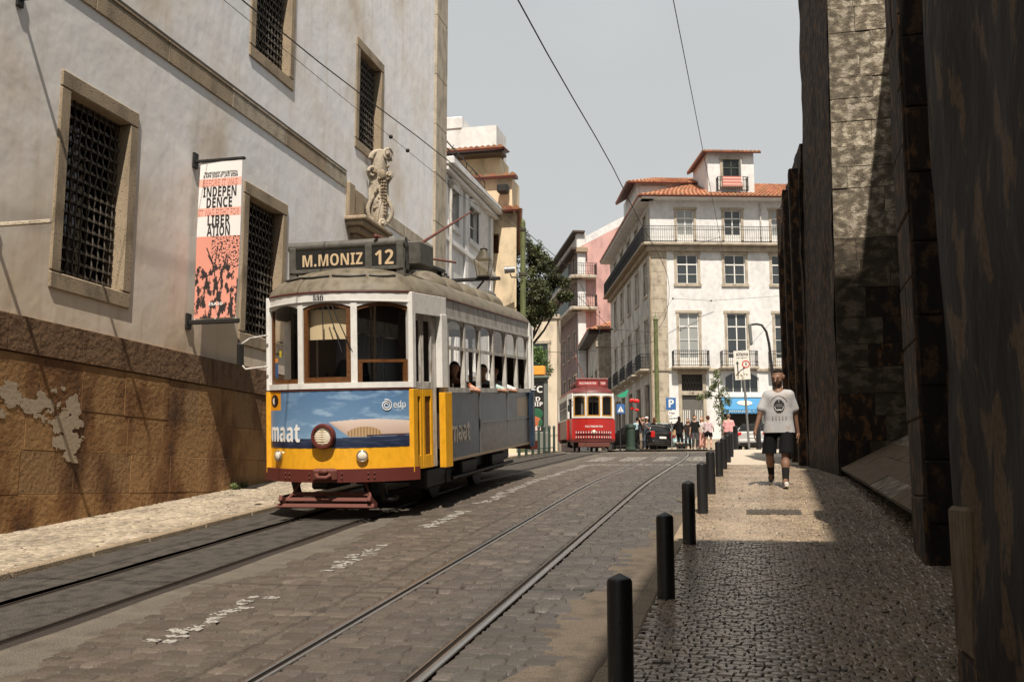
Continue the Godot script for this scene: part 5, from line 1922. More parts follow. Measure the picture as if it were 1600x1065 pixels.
	for q in [Vector3(0.44, 3.52, -2.5), Vector3(0.50, 3.50, -3.8)]:
		ins.ball(q, Vector3(0.10, 0.05, 0.10), 12)
		ins.ball(q + Vector3(0, 0.08, 0), Vector3(0.07, 0.04, 0.07), 12)
		ins.tube([q - Vector3(0, 0.12, 0), q + Vector3(0, 0.15, 0)], 0.03, 8)
	part(t, "insulator", ins, M.iron)
	var head := MB.new()
	head.box(Vector3(0, 5.37, -7.3), Vector3(0.06, 0.10, 0.16), Basis(), 0.02)
	part(t, "trolley_head", head, M.iron)

func red_front_details(t: Node3D) -> void:
	var b := MB.new()
	arc(b, -0.62, 0.62, 1.02, 1.06, FR + 0.10, 0.04)
	part(t, "folding_gate_bar", b, M.maroon)
	var f := MB.new()
	for k in 15:
		var a := lerpf(-0.62, 0.62, k / 14.0)
		f.tube([fpt(a, FR + 0.085, 0.66), fpt(a, FR + 0.085, 1.02)], 0.012, 5)
	arc(f, -0.64, 0.64, 0.82, 0.84, FR + 0.09, 0.02)
	part(t, "gate_rods", f, M.maroon_rust)
	var s := MB.new()
	for k in 15:
		var a := lerpf(-0.62, 0.62, k / 14.0)
		s.box(fpt(a, FR + 0.11, 1.0), Vector3(0.03, 0.10, 0.02), Basis(Vector3.UP, a))
		s.box(fpt(a, FR + 0.11, 0.76), Vector3(0.03, 0.08, 0.02), Basis(Vector3.UP, a))
	part(t, "gate_tips", s, M.print_white)
	part(t, "lettering", on_front(text_mesh("HILLS TRAMCAR TOUR", 0.09, true, 0.003, 0.9), 0.02, 1.30, FR + 0.01), M.print_white)
	var hl := MB.new()
	hl.ball(fpt(0, FR + 0.06, 1.02), Vector3(0.10, 0.10, 0.07), 12)
	part(t, "headlight", hl, M.lamp_lens)
	var lg := MB.new()
	lg.box(Vector3(0, 0.36, 0.06), Vector3(1.6, 0.20, 0.06), Basis(), 0.02)
	part(t, "lifeguard", lg, M.maroon_rust)
	var mir := MB.new()
	mir.tube([Vector3(-1.02, 2.55, -0.36), Vector3(-1.22, 2.5, -0.2), Vector3(-1.22, 2.2, -0.2)], 0.02, 6)
	mir.box(Vector3(-1.22, 2.22, -0.2), Vector3(0.16, 0.36, 0.08), Basis(), 0.03)
	part(t, "mirror", mir, M.sign_black)
	var pole := MB.new()
	pole.tube([Vector3(0, 3.55, -3.2), Vector3(-0.2, 5.9, -8.5)], [0.04, 0.02], 6)
	part(t, "trolley_pole", pole, M.maroon_rust)
	var rack := MB.new()
	rack.box(Vector3(0, 3.55, -3.5), Vector3(0.8, 0.12, 1.6), Basis(), 0.02)
	for k in 8:
		rack.ball(Vector3(-0.75, 3.5, -1.4 - 0.3 * k), Vector3(0.16, 0.14, 0.2), 8)
	part(t, "roof_gear", rack, M.red_roof)
# ---------------------------------------------------------------- windows and fronts of the houses further off
# o: bottom middle of the opening on the wall plane
func window(parent: Node, o: Vector3, ux: Vector3, n: Vector3, w: float, h: float, cols: int, rows: int, fm: Material, gm: Material, sm: Material = null, deep := 0.14, solid := 0.0) -> Node3D:
	var win := Node3D.new()
	win.name = numbered(parent, "window")
	parent.add_child(win, true)
	var bas := Basis(ux, Vector3.UP, n)
	if sm:
		var s := MB.new()
		var b := 0.16
		s.box(o + Vector3(0, h + b / 2, 0) + n * 0.01, Vector3(w + 2 * b + 0.1, b, 0.10), bas)
		s.box(o - Vector3(0, b / 2, 0) + n * 0.02, Vector3(w + 2 * b + 0.1, b, 0.14), bas)
		for q in [-1.0, 1.0]:
			s.box(o + Vector3(0, h / 2, 0) + ux * q * (w / 2 + b / 2), Vector3(b, h + 0.001, 0.07), bas)
		part(win, "surround", s, sm)
	var f := MB.new()
	var t := 0.055
	var c := o + Vector3(0, h / 2, 0) - n * deep
	f.box(c + Vector3(0, h / 2 - t / 2, 0), Vector3(w, t, 0.05), bas)
	f.box(c - Vector3(0, h / 2 - t / 2, 0), Vector3(w, t, 0.05), bas)
	for q in [-1.0, 1.0]:
		f.box(c + ux * q * (w / 2 - t / 2), Vector3(t, h, 0.05), bas)
	for i in range(1, cols):
		f.box(c + ux * (-w / 2 + w * i / cols), Vector3(t * (1.3 if i * 2 == cols else 0.6), h, 0.045), bas)
	for j in range(1, rows):
		f.box(c + Vector3(0, -h / 2 + h * j / rows, 0), Vector3(w, t * (1.4 if j == rows - 1 and rows > 2 else 0.6), 0.045), bas)
	if solid > 0.0:
		f.box(c - Vector3(0, h / 2 - solid / 2, 0), Vector3(w, solid, 0.04), bas)
	part(win, "frame", f, fm)
	var g := MB.new()
	g.box(c - n * 0.02, Vector3(w, h, 0.01), bas)
	part(win, "pane", g, gm)
	return win

func railing(parent: Node, called: String, pts: Array, h: float, gap := 0.13, r := 0.010) -> void:
	var b := MB.new()
	for i in pts.size() - 1:
		var a: Vector3 = pts[i]
		var c: Vector3 = pts[i + 1]
		var l := (c - a).length()
		var d := (c - a).normalized()
		var bas := Basis(d, Vector3.UP, d.cross(Vector3.UP))
		for y in [h, 0.06, h * 0.78]:
			b.box((a + c) / 2 + Vector3(0, y, 0), Vector3(l, 0.03, 0.03), bas)
		var k := int(l / gap)
		for j in k + 1:
			b.box(a.lerp(c, float(j) / maxi(k, 1)) + Vector3(0, h / 2, 0), Vector3(r * 2, h, r * 2), bas)
			if j < k:
				b.box(a.lerp(c, (j + 0.5) / k) + Vector3(0, h * 0.89, 0), Vector3(gap * 0.7, 0.014, 0.014), bas * Basis(Vector3.BACK, 0.7))
				b.box(a.lerp(c, (j + 0.5) / k) + Vector3(0, h * 0.30, 0), Vector3(gap * 0.9, 0.014, 0.014), bas * Basis(Vector3.BACK, -0.7))
	part(parent, called, b, M.iron, "stuff")

# barrel tiles on a slope: eave a-b, ridge d-c (d above a)
func tiles(parent: Node, a: Vector3, b: Vector3, c: Vector3, d: Vector3, pitch := 0.24, row := 0.42) -> void:
	var m := MB.new()
	var w := maxf((b - a).length(), (c - d).length())
	var l := (((d + c) - (a + b)) / 2).length()
	var nx := maxi(2, int(w / pitch))
	var ny := maxi(2, int(l / row))
	var nrm := (b - a).cross(d - a).normalized()
	if nrm.y < 0:
		nrm = -nrm
	for j in ny:
		for i in nx:
			var p := []
			for q in [[i, j], [i + 1, j], [i + 1, j + 1], [i, j + 1]]:
				p.append(a.lerp(b, float(q[0]) / nx).lerp(d.lerp(c, float(q[0]) / nx), float(q[1]) / ny))
			var t := rng.randf_range(0.75, 1.2)
			m.col = Color(0.45 * t, 0.205 * t * rng.randf_range(0.9, 1.1), 0.112 * t)
			if rng.randf() < 0.08:
				m.col = Color(0.35, 0.22, 0.13)
			var lo := []
			var hi := []
			for k in 5:
				var f := k / 4.0
				var up := nrm * (0.075 * sin(PI * f) + 0.01)
				lo.append(p[0].lerp(p[1], f) + up + nrm * 0.035 * (1.0))
				hi.append(p[3].lerp(p[2], f) + up * 0.8)
			m.grid([PackedVector3Array(lo), PackedVector3Array(hi)])
			for k in 4:
				m.quad(lo[k], lo[k + 1], p[0].lerp(p[1], (k + 1) / 4.0), p[0].lerp(p[1], k / 4.0))
	part(parent, "roof_tiles", m, M.roof_tile, "stuff")
	var bd := MB.new()
	bd.quad_out(a, b, c, d, (a + c) / 2 - nrm)
	bd.quad_out(a - nrm * 0.08, b - nrm * 0.08, c - nrm * 0.08, d - nrm * 0.08, (a + c) / 2)
	bd.quad_out(a, b, b - nrm * 0.08, a - nrm * 0.08, (c + d) / 2)
	bd.quad_out(a, d, d - nrm * 0.08, a - nrm * 0.08, (b + c) / 2)
	bd.quad_out(b, c, c - nrm * 0.08, b - nrm * 0.08, (a + d) / 2)
	part(parent, "roof_boards", bd, M.maroon)

func block(parent: Node, called: String, o: Vector3, ux: Vector3, uz: Vector3, w: float, l: float, y0: float, y1: float, m: Material) -> void:
	# a plain mass: from o along ux by w and along uz by l
	var b := MB.new()
	b.box(o + ux * w / 2 + uz * l / 2 + Vector3(0, (y0 + y1) / 2, 0), Vector3(w, y1 - y0, l), Basis(ux, Vector3.UP, -uz))
	part(parent, called, b, m)

func build_left_far() -> void:
	var n := Vector3.RIGHT
	var ux := Vector3(0, 0, -1)
	# white house with small arched windows
	var h := thing("white_house", "white house with small arched windows just beyond the large plastered building", "house", Vector3(0, 0, 0))
	var x := -8.98
	var b := MB.new()
	var holes := [Rect2(0.65, 9.5, 1.05, 1.15), Rect2(2.95, 9.5, 1.1, 1.15), Rect2(0.65, 5.2, 1.05, 1.9), Rect2(2.95, 5.2, 1.1, 1.9)]
	wall_holes(b, Vector3(x, 0, -28.3), ux, Vector3.UP, n, 6.1, 11.2, holes, 0.25)
	b.quad_out(Vector3(x, 0, -34.4), Vector3(x - 8, 0, -34.4), Vector3(x - 8, 11.2, -34.4), Vector3(x, 11.2, -34.4), Vector3(x - 4, 5, -31))
	b.quad_out(Vector3(x, 11.2, -34.4), Vector3(x - 8, 11.2, -34.4), Vector3(x - 8, 11.2, -28.3), Vector3(x, 11.2, -28.3), Vector3(x - 4, 5, -31))
	part(h, "wall", b, M.white_plaster)
	for q in holes:
		var o := Vector3(x, q.position.y, -(28.3 + q.position.x + q.size.x / 2))
		window(h, o, ux, n, q.size.x, q.size.y, 2, 2, M.white_paint, M.window_glass, M.white_plaster, 0.16)
		var arch := MB.new()
		var pts := []
		for i in 13:
			var a := PI * i / 12.0
			pts.append(Vector3(x + 0.03, q.end.y - 0.05 + 0.30 * sin(a), o.z + (q.size.x / 2 + 0.1) * cos(a)))
		arch.tube(pts, 0.075, 6)
		part(h, "window_arch", arch, M.white_plaster)
	boxpart(h, "cornice", Vector3(x + 0.12, 11.22, -31.35), Vector3(0.5, 0.26, 6.1), M.white_plaster, 0.04)
	boxpart(h, "cornice_lower", Vector3(x + 0.05, 10.98, -31.35), Vector3(0.3, 0.12, 6.1), M.white_plaster, 0.02)
	boxpart(h, "sill_course", Vector3(x + 0.03, 8.9, -31.35), Vector3(0.16, 0.16, 6.1), M.white_plaster, 0.02)
	for u in [28.45, 30.75, 33.9]:
		boxpart(h, "pilaster", Vector3(x + 0.02, 6.9, -u), Vector3(0.12, 7.9, 0.34), M.white_plaster, 0.01)
	var pipe := MB.new()
	pipe.tube([Vector3(x + 0.14, 10.6, -28.75), Vector3(x + 0.14, 2.4, -28.75)], 0.05, 8)
	pipe.lathe([Vector2(0.05, 0), Vector2(0.13, 0.10), Vector2(0.13, 0.22)], Transform3D(Basis(), Vector3(x + 0.14, 10.5, -28.75)), 10)
	part(h, "rain_pipe", pipe, M.white_dirty)
	railing(h, "terrace_railing", [Vector3(x - 0.3, 11.3, -28.4), Vector3(x - 0.3, 11.3, -34.3)], 1.0, 1.1, 0.012)
	# cream house set forward with stepped tiled roofs
	var c := thing("cream_house", "cream house with stepped tiled roofs and a small deep window beside the green pole", "house")
	var face := MB.new()
	wall_holes(face, Vector3(-10.2, 0, -34.42), Vector3.RIGHT, Vector3.UP, Vector3(0, 0, 1), 2.05, 11.15, [Rect2(1.08, 9.72, 0.33, 0.72)], 0.3)
	wall_holes(face, Vector3(-8.15, 0, -34.42), Vector3(-0.245, 0, -0.9695), Vector3.UP, Vector3(0.9695, 0, -0.245), 7.0, 11.15, [], 0.2)
	part(c, "wall", face, M.cream_plaster)
	boxpart(c, "window_recess", Vector3(-8.96, 10.08, -34.70), Vector3(0.36, 0.75, 0.03), M.wood)
	block(c, "core", Vector3(-14.5, 0, -34.9), Vector3.RIGHT, Vector3(0, 0, -1), 4.5, 5.3, 0.5, 11.0, M.cream_plaster)
	tiles(c, Vector3(-10.4, 11.2, -34.1), Vector3(-7.95, 11.2, -34.1), Vector3(-8.3, 11.62, -35.4), Vector3(-10.4, 11.62, -35.4))
	tiles(c, Vector3(-7.95, 11.2, -34.1), Vector3(-9.7, 11.2, -41.4), Vector3(-10.0, 11.62, -41.4), Vector3(-8.3, 11.62, -35.4))
	block(c, "upper_storey", Vector3(-11.0, 0, -35.2), Vector3.RIGHT, Vector3(0, 0, -1), 2.5, 1.2, 11.3, 12.7, M.cream_plaster)
	tiles(c, Vector3(-11.0, 12.72, -34.95), Vector3(-8.3, 12.72, -34.95), Vector3(-8.5, 13.0, -36.2), Vector3(-11.0, 13.0, -36.2))
	block(c, "upper_wall", Vector3(-15.6, 0, -39.5), Vector3.RIGHT, Vector3(0, 0, -1), 5.55, 1.6, 9.0, 15.0, M.cream_plaster)
	boxpart(c, "roof_vent", Vector3(-8.75, 12.2, -34.9), Vector3(0.4, 0.32, 0.4), M.iron, 0.05)
	boxpart(c, "eave_soffit", Vector3(-12.8, 15.02, -39.3), Vector3(6.0, 0.14, 0.7), M.dark_wood, 0.02)
	tiles(c, Vector3(-15.8, 15.15, -38.8), Vector3(-9.75, 15.15, -38.8), Vector3(-10.2, 15.9, -41.6), Vector3(-15.8, 15.9, -41.6))
	tiles(c, Vector3(-9.75, 15.15, -38.8), Vector3(-10.7, 15.15, -42.2), Vector3(-11.0, 15.9, -42.2), Vector3(-10.2, 15.9, -41.6))
	var w := thing("white_block", "plain white block rising behind the cream house's tiled roof", "building")
	block(w, "wall", Vector3(-18.0, 0, -43.0), Vector3.RIGHT, Vector3(0, 0, -1), 6.9, 1.8, 3.0, 17.65, M.white_plaster)
	boxpart(w, "parapet", Vector3(-16.2, 17.9, -43.9), Vector3(7.0, 0.6, 1.9), M.white_plaster, 0.05)
	boxpart(w, "chimney_pot", Vector3(-13.6, 18.3, -44.0), Vector3(0.5, 0.3, 0.4), M.limestone, 0.02)
	# cream wall behind the tree
	var f := thing("pale_cream_house", "pale cream house wall half hidden behind the dark leafy tree", "house")
	block(f, "wall", Vector3(-24.0, 0, -60.0), Vector3.RIGHT, Vector3(0, 0, -1), 12.3, 1.2, 2.0, 11.6, M.pale_cream)
	for k in 3:
		window(f, Vector3(-12.7 - 2.3 * k, 8.3, -60.0), Vector3.RIGHT, Vector3(0, 0, 1), 0.9, 1.7, 2, 3, M.frame_green, M.window_glass, M.limestone_pale, -0.03)
	boxpart(f, "cornice", Vector3(-17.8, 11.6, -60.2), Vector3(12.6, 0.3, 0.6), M.limestone_pale, 0.05)

func facade_window(bld: Node, o: Vector3, ux: Vector3, n: Vector3, x: float, y: float, w: float, h: float, cols: int, rows: int, solid := 0.0, gm: Material = null) -> void:
	window(bld, o + ux * (x + w / 2) + Vector3(0, y, 0), ux, n, w, h, cols, rows, M.white_paint, gm if gm else M.window_glass, M.limestone_pale, 0.12, solid)

func build_right_far() -> void:
	var r := Vector3(0.9625, 0, -0.2713)
	var s := Vector3(-0.2713, 0, -0.9625)
	var n := -s
	var o := Vector3(-6.22, 0, -62.4)
	var bld := thing("white_corner_building", "white four-storey corner building with orange tiled roof and iron balconies facing the street", "building")
	var y0 := 3.2
	# front
	var holes := []
	var fw := []
	for k in 4:
		var x := 1.68 + 2.98 * k
		fw.append([x, 8.72, 1.22, 3.3, 2, 4, 0.55])
		fw.append([x - 0.06, 13.85, 1.30, 1.85, 2, 3, 0.0])
		fw.append([x, 16.45, 1.06, 2.1, 2, 4, 0.5])
	for q in fw:
		holes.append(Rect2(q[0], q[1] - y0, q[2], q[3]))
	holes.append(Rect2(1.76, 3.6 - y0, 1.3, 3.35))
	holes.append(Rect2(1.76, 7.2 - y0, 1.3, 1.05))
	holes.append(Rect2(4.42, 7.1 - y0, 2.1, 1.35))
	holes.append(Rect2(4.30, 3.6 - y0, 2.35, 2.9))
	holes.append(Rect2(7.55, 3.6 - y0, 1.3, 3.35))
	var b := MB.new()
	wall_holes(b, o + Vector3(0, y0, 0), r, Vector3.UP, n, 16.0, 16.1, holes, 0.22)
	part(bld, "front_wall", b, M.white_plaster)
	for q in fw:
		var gm: Material = M.window_glass
		if rng.randf() < 0.4:
			gm = M.window_glass_pale
		facade_window(bld, o, r, n, q[0], q[1], q[2], q[3], q[4], q[5], q[6], gm)
	# side
	var side := MB.new()
	var sh := []
	var sw := []
	for k in 5:
		var x := 1.4 + 3.45 * k
		sw.append([x, 8.72, 1.15, 3.1, 2, 4, 0.5])
		sw.append([x, 13.4, 1.15, 2.1, 2, 3, 0.0])
		sw.append([x, 16.45, 1.05, 2.1, 2, 4, 0.5])
		sh.append(Rect2(x - 0.15, 0.5, 1.7, 4.1))
	for q in sw:
		sh.append(Rect2(q[0], q[1] - y0, q[2], q[3]))
	wall_holes(side, o + Vector3(0, y0, 0), s, Vector3.UP, -r, 18.6, 16.1, sh, 0.25)
	part(bld, "side_wall", side, M.grey_plaster)
	for q in sw:
		facade_window(bld, o, s, -r, q[0], q[1], q[2], q[3], q[4], q[5], q[6])
	block(bld, "inner_core", o + r * 0.6 + s * 0.6, r, s, 15.0, 17.6, y0, 19.2, M.interior)
	boxpart(bld, "east_wall", o + r * 15.9 + s * 9.0 + Vector3(0, 11.2, 0), Vector3(0.2, 16.0, 18.0), M.white_plaster, 0.0, Basis(r, Vector3.UP, -s))
	var rb := Basis(r, Vector3.UP, -s)
	# corner pilaster, courses, cornices
	var y := 3.4
	while y < 16.0:
		boxpart(bld, "corner_stone", o + r * 0.48 + s * 0.30 + Vector3(0, y + 0.43, 0), Vector3(1.02, 0.85, 0.68), M.limestone_pale, 0.012, rb)
		y += 0.86
	boxpart(bld, "first_floor_course", o + r * 8.0 + n * 0.03 + Vector3(0, 8.50, 0), Vector3(16.1, 0.18, 0.16), M.limestone_pale, 0.02, rb)
	boxpart(bld, "side_course", o - r * 0.03 + s * 9.2 + Vector3(0, 8.50, 0), Vector3(0.16, 0.18, 18.5), M.limestone_pale, 0.02, rb)
	boxpart(bld, "base_course", o + r * 8.0 + n * 0.02 + Vector3(0, 3.85, 0), Vector3(16.1, 0.9, 0.12), M.limestone_pale, 0.02, rb)
	# long balcony of the top floor
	var bs := MB.new()
	bs.box(o + r * 7.8 + n * 0.25 + Vector3(0, 16.28, 0), Vector3(16.6, 0.16, 0.62), rb, 0.03)
	bs.box(o + r * 7.9 + n * 0.10 + Vector3(0, 16.05, 0), Vector3(16.3, 0.32, 0.32), rb, 0.05)
	part(bld, "top_balcony_slab", bs, M.limestone_pale)
	var bs2 := MB.new()
	bs2.box(o - r * 0.28 + s * 9.2 + Vector3(0, 16.28, 0), Vector3(0.62, 0.16, 18.9), rb, 0.03)
	bs2.box(o - r * 0.10 + s * 9.2 + Vector3(0, 16.05, 0), Vector3(0.32, 0.32, 18.6), rb, 0.05)
	part(bld, "side_balcony_slab", bs2, M.limestone)
	railing(bld, "top_railing", [o + r * 15.5 + n * 0.52 + Vector3(0, 16.36, 0), o - r * 0.54 + n * 0.52 + Vector3(0, 16.36, 0), o - r * 0.54 + s * 18.4 + Vector3(0, 16.36, 0)], 1.02, 0.135, 0.009)
	for k in 4:
		var c := o + r * (2.29 + 2.98 * k) + n * 0.3 + Vector3(0, 8.60, 0)
		boxpart(bld, "balcony_slab", c, Vector3(2.3, 0.14, 0.66), M.limestone_pale, 0.03, rb)
		railing(bld, "balcony_railing", [c - r * 1.08 - n * 0.3 + Vector3(0, 0.07, 0), c - r * 1.08 + n * 0.28 + Vector3(0, 0.07, 0), c + r * 1.08 + n * 0.28 + Vector3(0, 0.07, 0), c + r * 1.08 - n * 0.3 + Vector3(0, 0.07, 0)], 0.95, 0.12, 0.011)
	for k in 5:
		var c := o + s * (1.98 + 3.45 * k) - r * 0.3 + Vector3(0, 8.58, 0)
		boxpart(bld, "balcony_slab", c, Vector3(0.66, 0.14, 2.2), M.limestone_pale, 0.03, rb)
		railing(bld, "balcony_railing", [c + s * 1.05 + r * 0.3 + Vector3(0, 0.07, 0), c + s * 1.05 - r * 0.28 + Vector3(0, 0.07, 0), c - s * 1.05 - r * 0.28 + Vector3(0, 0.07, 0), c - s * 1.05 + r * 0.3 + Vector3(0, 0.07, 0)], 0.95, 0.12, 0.013)
		boxpart(bld, "shop_opening", o + s * (2.10 + 3.45 * k) + r * 0.25 + Vector3(0, 5.6, 0), Vector3(0.06, 4.2, 1.7), M.interior, 0.0, rb)
	# door with iron transom, arched shop window, blue awning
	var door := Node3D.new()
	door.name = "door"
	bld.add_child(door)
	var dc := o + r * 2.41 + s * 0.14
	boxpart(door, "door_panel", dc + Vector3(0, 5.2, 0), Vector3(1.3, 3.4, 0.05), flat_mat(lin(0.10, 0.095, 0.085), 0.6), 0.0, rb)
	for k in 10:
		if k != 4 and k != 5:
			boxpart(door, "door_slat", dc - s * 0.04 + r * (-0.56 + 0.124 * k) + Vector3(0, 4.95, 0), Vector3(0.07, 2.2, 0.03), flat_mat(lin(0.5, 0.49, 0.46), 0.6), 0.0, rb)
	var gr := MB.new()
	for k in 14:
		gr.box(dc + r * (-0.6 + 0.092 * k) + Vector3(0, 7.72, 0), Vector3(0.02, 1.05, 0.02), rb * Basis(Vector3.BACK, 0.3 if k % 2 else -0.3))
	for yy in [7.22, 7.72, 8.22]:
		gr.box(dc + Vector3(0, yy, 0), Vector3(1.3, 0.04, 0.04), rb)
	part(door, "transom_grille", gr, M.grille_iron, "stuff")
	boxpart(door, "transom_back", dc + s * 0.06 + Vector3(0, 7.72, 0), Vector3(1.3, 1.05, 0.02), M.interior, 0.0, rb)
	boxpart(door, "lintel", o + r * 2.41 + n * 0.05 + Vector3(0, 8.36, 0), Vector3(1.8, 0.2, 0.2), M.limestone, 0.02, rb)
	for q in [1.66, 3.16]:
		boxpart(door, "jamb", o + r * q + n * 0.01 + Vector3(0, 5.95, 0), Vector3(0.2, 4.6, 0.08), M.limestone_pale, 0.01, rb)
	boxpart(door, "middle_lintel", o + r * 2.41 + n * 0.0 + Vector3(0, 7.07, 0), Vector3(1.3, 0.24, 0.1), M.limestone_pale, 0.01, rb)
	write(door, "10", 0.12, o + r * 2.41 + n * 0.07 + Vector3(0, 7.07, 0), rb, M.print_black)
	window(bld, o + r * 5.47 + Vector3(0, 7.1, 0), r, n, 2.1, 1.35, 4, 1, M.white_paint, M.window_glass, null, 0.10)
	var arch := MB.new()
	var poly := PackedVector2Array([Vector2(-1.06, 1.36), Vector2(-1.06, 0.90)])
	for i in 11:
		var q := -1.0 + 0.2 * i
		poly.append(Vector2(1.05 * q, 0.92 + 0.40 * (1 - q * q)))
	poly.append_array([Vector2(1.06, 0.90), Vector2(1.06, 1.36)])
	arch.prism(poly, -0.10, 0.02, Transform3D(rb, o + r * 5.47 + Vector3(0, 7.1, 0)))
	part(bld, "window_arch", arch, M.white_plaster)
	boxpart(bld, "shop_interior", o + r * 5.47 + s * 0.2 + Vector3(0, 5.0, 0), Vector3(2.35, 3.0, 0.03), M.interior, 0.0, rb)
	boxpart(bld, "shop_lintel", o + r * 5.47 + n * 0.06 + Vector3(0, 6.92, 0), Vector3(2.9, 0.22, 0.2), M.white_paint, 0.02, rb)
	var aw := Node3D.new()
	aw.name = "awning"
	bld.add_child(aw)
	var am := MB.new()
	var a0 := o + r * 4.15 + n * 0.10 + Vector3(0, 6.78, 0)
	var a1 := o + r * 4.05 + n * 1.15 + Vector3(0, 6.02, 0)
	var rows := []
	for i in 6:
		var row := PackedVector3Array()
		for j in 15:
			row.append(a0.lerp(a1, i / 5.0) + r * (2.75 * j / 14.0) - Vector3(0, 0.04 * sin(PI * i / 5.0), 0))
		rows.append(row)
	am.grid(rows)
	var hang := [PackedVector3Array(), PackedVector3Array()]
	for j in 57:
		var p := a1 + r * (2.75 * j / 56.0)
		hang[0].append(p)
		hang[1].append(p - Vector3(0, 0.22 + 0.05 * absf(sin(j * PI / 4.0)), 0))
	am.grid(hang)
	part(aw, "canvas", am, M.awning)
	var ov := MB.new()
	var od := (a0 - a1).normalized()
	var on := r.cross(od).normalized()
	if on.y < 0:
		on = -on
	var oval := PackedVector2Array()
	for i in 20:
		oval.append(Vector2(0.46 * cos(TAU * i / 20), 0.26 * sin(TAU * i / 20)))
	ov.prism(oval, -0.01, 0.012, Transform3D(Basis(r, od, on), a0.lerp(a1, 0.45) + r * 1.35 + on * 0.0))
	part(aw, "oval_badge", ov, flat_mat(lin(0.66, 0.60, 0.45)))
	write(aw, "CASA", 0.13, a0.lerp(a1, 0.45) + r * 1.35 + on * 0.016, Basis(r, od, on), flat_mat(lin(0.35, 0.28, 0.15)), false, 0.45)
	write(aw, "PASTELARIA  *  CAFE", 0.10, a1 + r * 1.40 + n * 0.012 - Vector3(0, 0.12, 0), rb, flat_mat(lin(0.5, 0.58, 0.62)), true, 2.2)
	# roof: eave, lower slope, set back attic, dormer
	var e := 19.25
	boxpart(bld, "eave_front", o + r * 7.9 + n * 0.25 + Vector3(0, e - 0.06, 0), Vector3(17.0, 0.16, 1.0), M.white_plaster, 0.04, rb)
	boxpart(bld, "eave_side", o - r * 0.25 + s * 9.2 + Vector3(0, e - 0.06, 0), Vector3(1.0, 0.16, 19.4), M.white_plaster, 0.04, rb)
	var up := func(a: float, c: float, yy: float) -> Vector3: return o + r * a + s * c + Vector3(0, yy, 0)
	tiles(bld, up.call(-0.8, -0.8, e), up.call(15.9, -0.8, e), up.call(15.9, 4.2, e + 2.25), up.call(4.2, 4.2, e + 2.25), 0.27, 0.45)
	tiles(bld, up.call(-0.8, 18.8, e), up.call(-0.8, -0.8, e), up.call(4.2, 4.2, e + 2.25), up.call(4.2, 14.5, e + 2.25), 0.3, 0.5)
	boxpart(bld, "attic_block", up.call(2.6, 6.6, 20.4), Vector3(5.6, 2.2, 5.8), M.white_plaster, 0.0, rb)
	boxpart(bld, "attic_side_block", up.call(0.9, 6.0, 20.2), Vector3(1.8, 1.9, 4.8), M.white_plaster, 0.0, rb)
	tiles(bld, up.call(-0.9, 3.1, 21.25), up.call(5.6, 3.1, 21.25), up.call(4.2, 6.4, 22.5), up.call(1.6, 6.4, 22.5), 0.27, 0.45)
	tiles(bld, up.call(-0.9, 8.6, 21.25), up.call(-0.9, 3.1, 21.25), up.call(1.6, 6.4, 22.5), up.call(1.6, 7.4, 22.5), 0.3, 0.5)
	var dm := Node3D.new()
	dm.name = "dormer"
	bld.add_child(dm)
	boxpart(dm, "dormer_wall", up.call(5.25, 2.35, 20.9), Vector3(2.95, 3.0, 4.2), M.white_plaster, 0.0, rb)
	tiles(dm, up.call(3.4, -0.15, 22.3), up.call(7.1, -0.15, 22.3), up.call(5.6, 1.8, 22.95), up.call(4.9, 1.8, 22.95), 0.25, 0.4)
	tiles(dm, up.call(3.4, 4.6, 22.3), up.call(3.4, -0.15, 22.3), up.call(4.9, 1.8, 22.95), up.call(4.9, 3.8, 22.95), 0.25, 0.4)
	var dw := o + r * 5.25 + s * 0.22
	window(dm, dw + Vector3(0, 20.25, 0), r, n, 1.05, 1.65, 2, 3, M.frame_green, M.pane_dark, M.limestone_pale, -0.02)
	boxpart(dm, "open_casement", dw + n * 0.3 + r * 0.52 + Vector3(0, 21.0, 0), Vector3(0.04, 1.5, 0.5), M.white_paint, 0.0, rb)
	railing(dm, "dormer_railing", [dw - r * 0.95 + Vector3(0, 19.75, 0), dw - r * 0.95 + n * 0.45 + Vector3(0, 19.75, 0), dw + r * 0.95 + n * 0.45 + Vector3(0, 19.75, 0), dw + r * 0.95 + Vector3(0, 19.75, 0)], 0.9, 0.13, 0.014)
	var rug := MB.new()
	rug.box(dw - r * 0.05 + n * 0.49 + Vector3(0, 20.35, 0), Vector3(1.25, 0.62, 0.03), rb)
	part(dm, "hung_rug", rug, flat_mat(lin(0.50, 0.19, 0.16)))
	for q in [-0.2, 0.0, 0.2]:
		boxpart(dm, "rug_stripe", dw - r * 0.05 + n * 0.508 + Vector3(0, 20.35 + q, 0), Vector3(1.2, 0.06, 0.01), flat_mat(lin(0.62, 0.45, 0.40)), 0.0, rb)
	# pipes on the front
	var pipe := MB.new()
	pipe.tube([o + r * 6.95 + n * 0.1 + Vector3(0, 19.0, 0), o + r * 6.95 + n * 0.1 + Vector3(0, 16.4, 0)], 0.05, 6)
	part(bld, "rain_pipe", pipe, M.white_dirty)
	var pipe2 := MB.new()
	pipe2.tube([o - r * 0.06 + n * 0.08 + Vector3(0, 15.9, 0), o - r * 0.06 + n * 0.08 + Vector3(0, 3.8, 0)], 0.05, 6)
	part(bld, "rain_pipe", pipe2, M.limestone)
	low_house()
	pink_house()

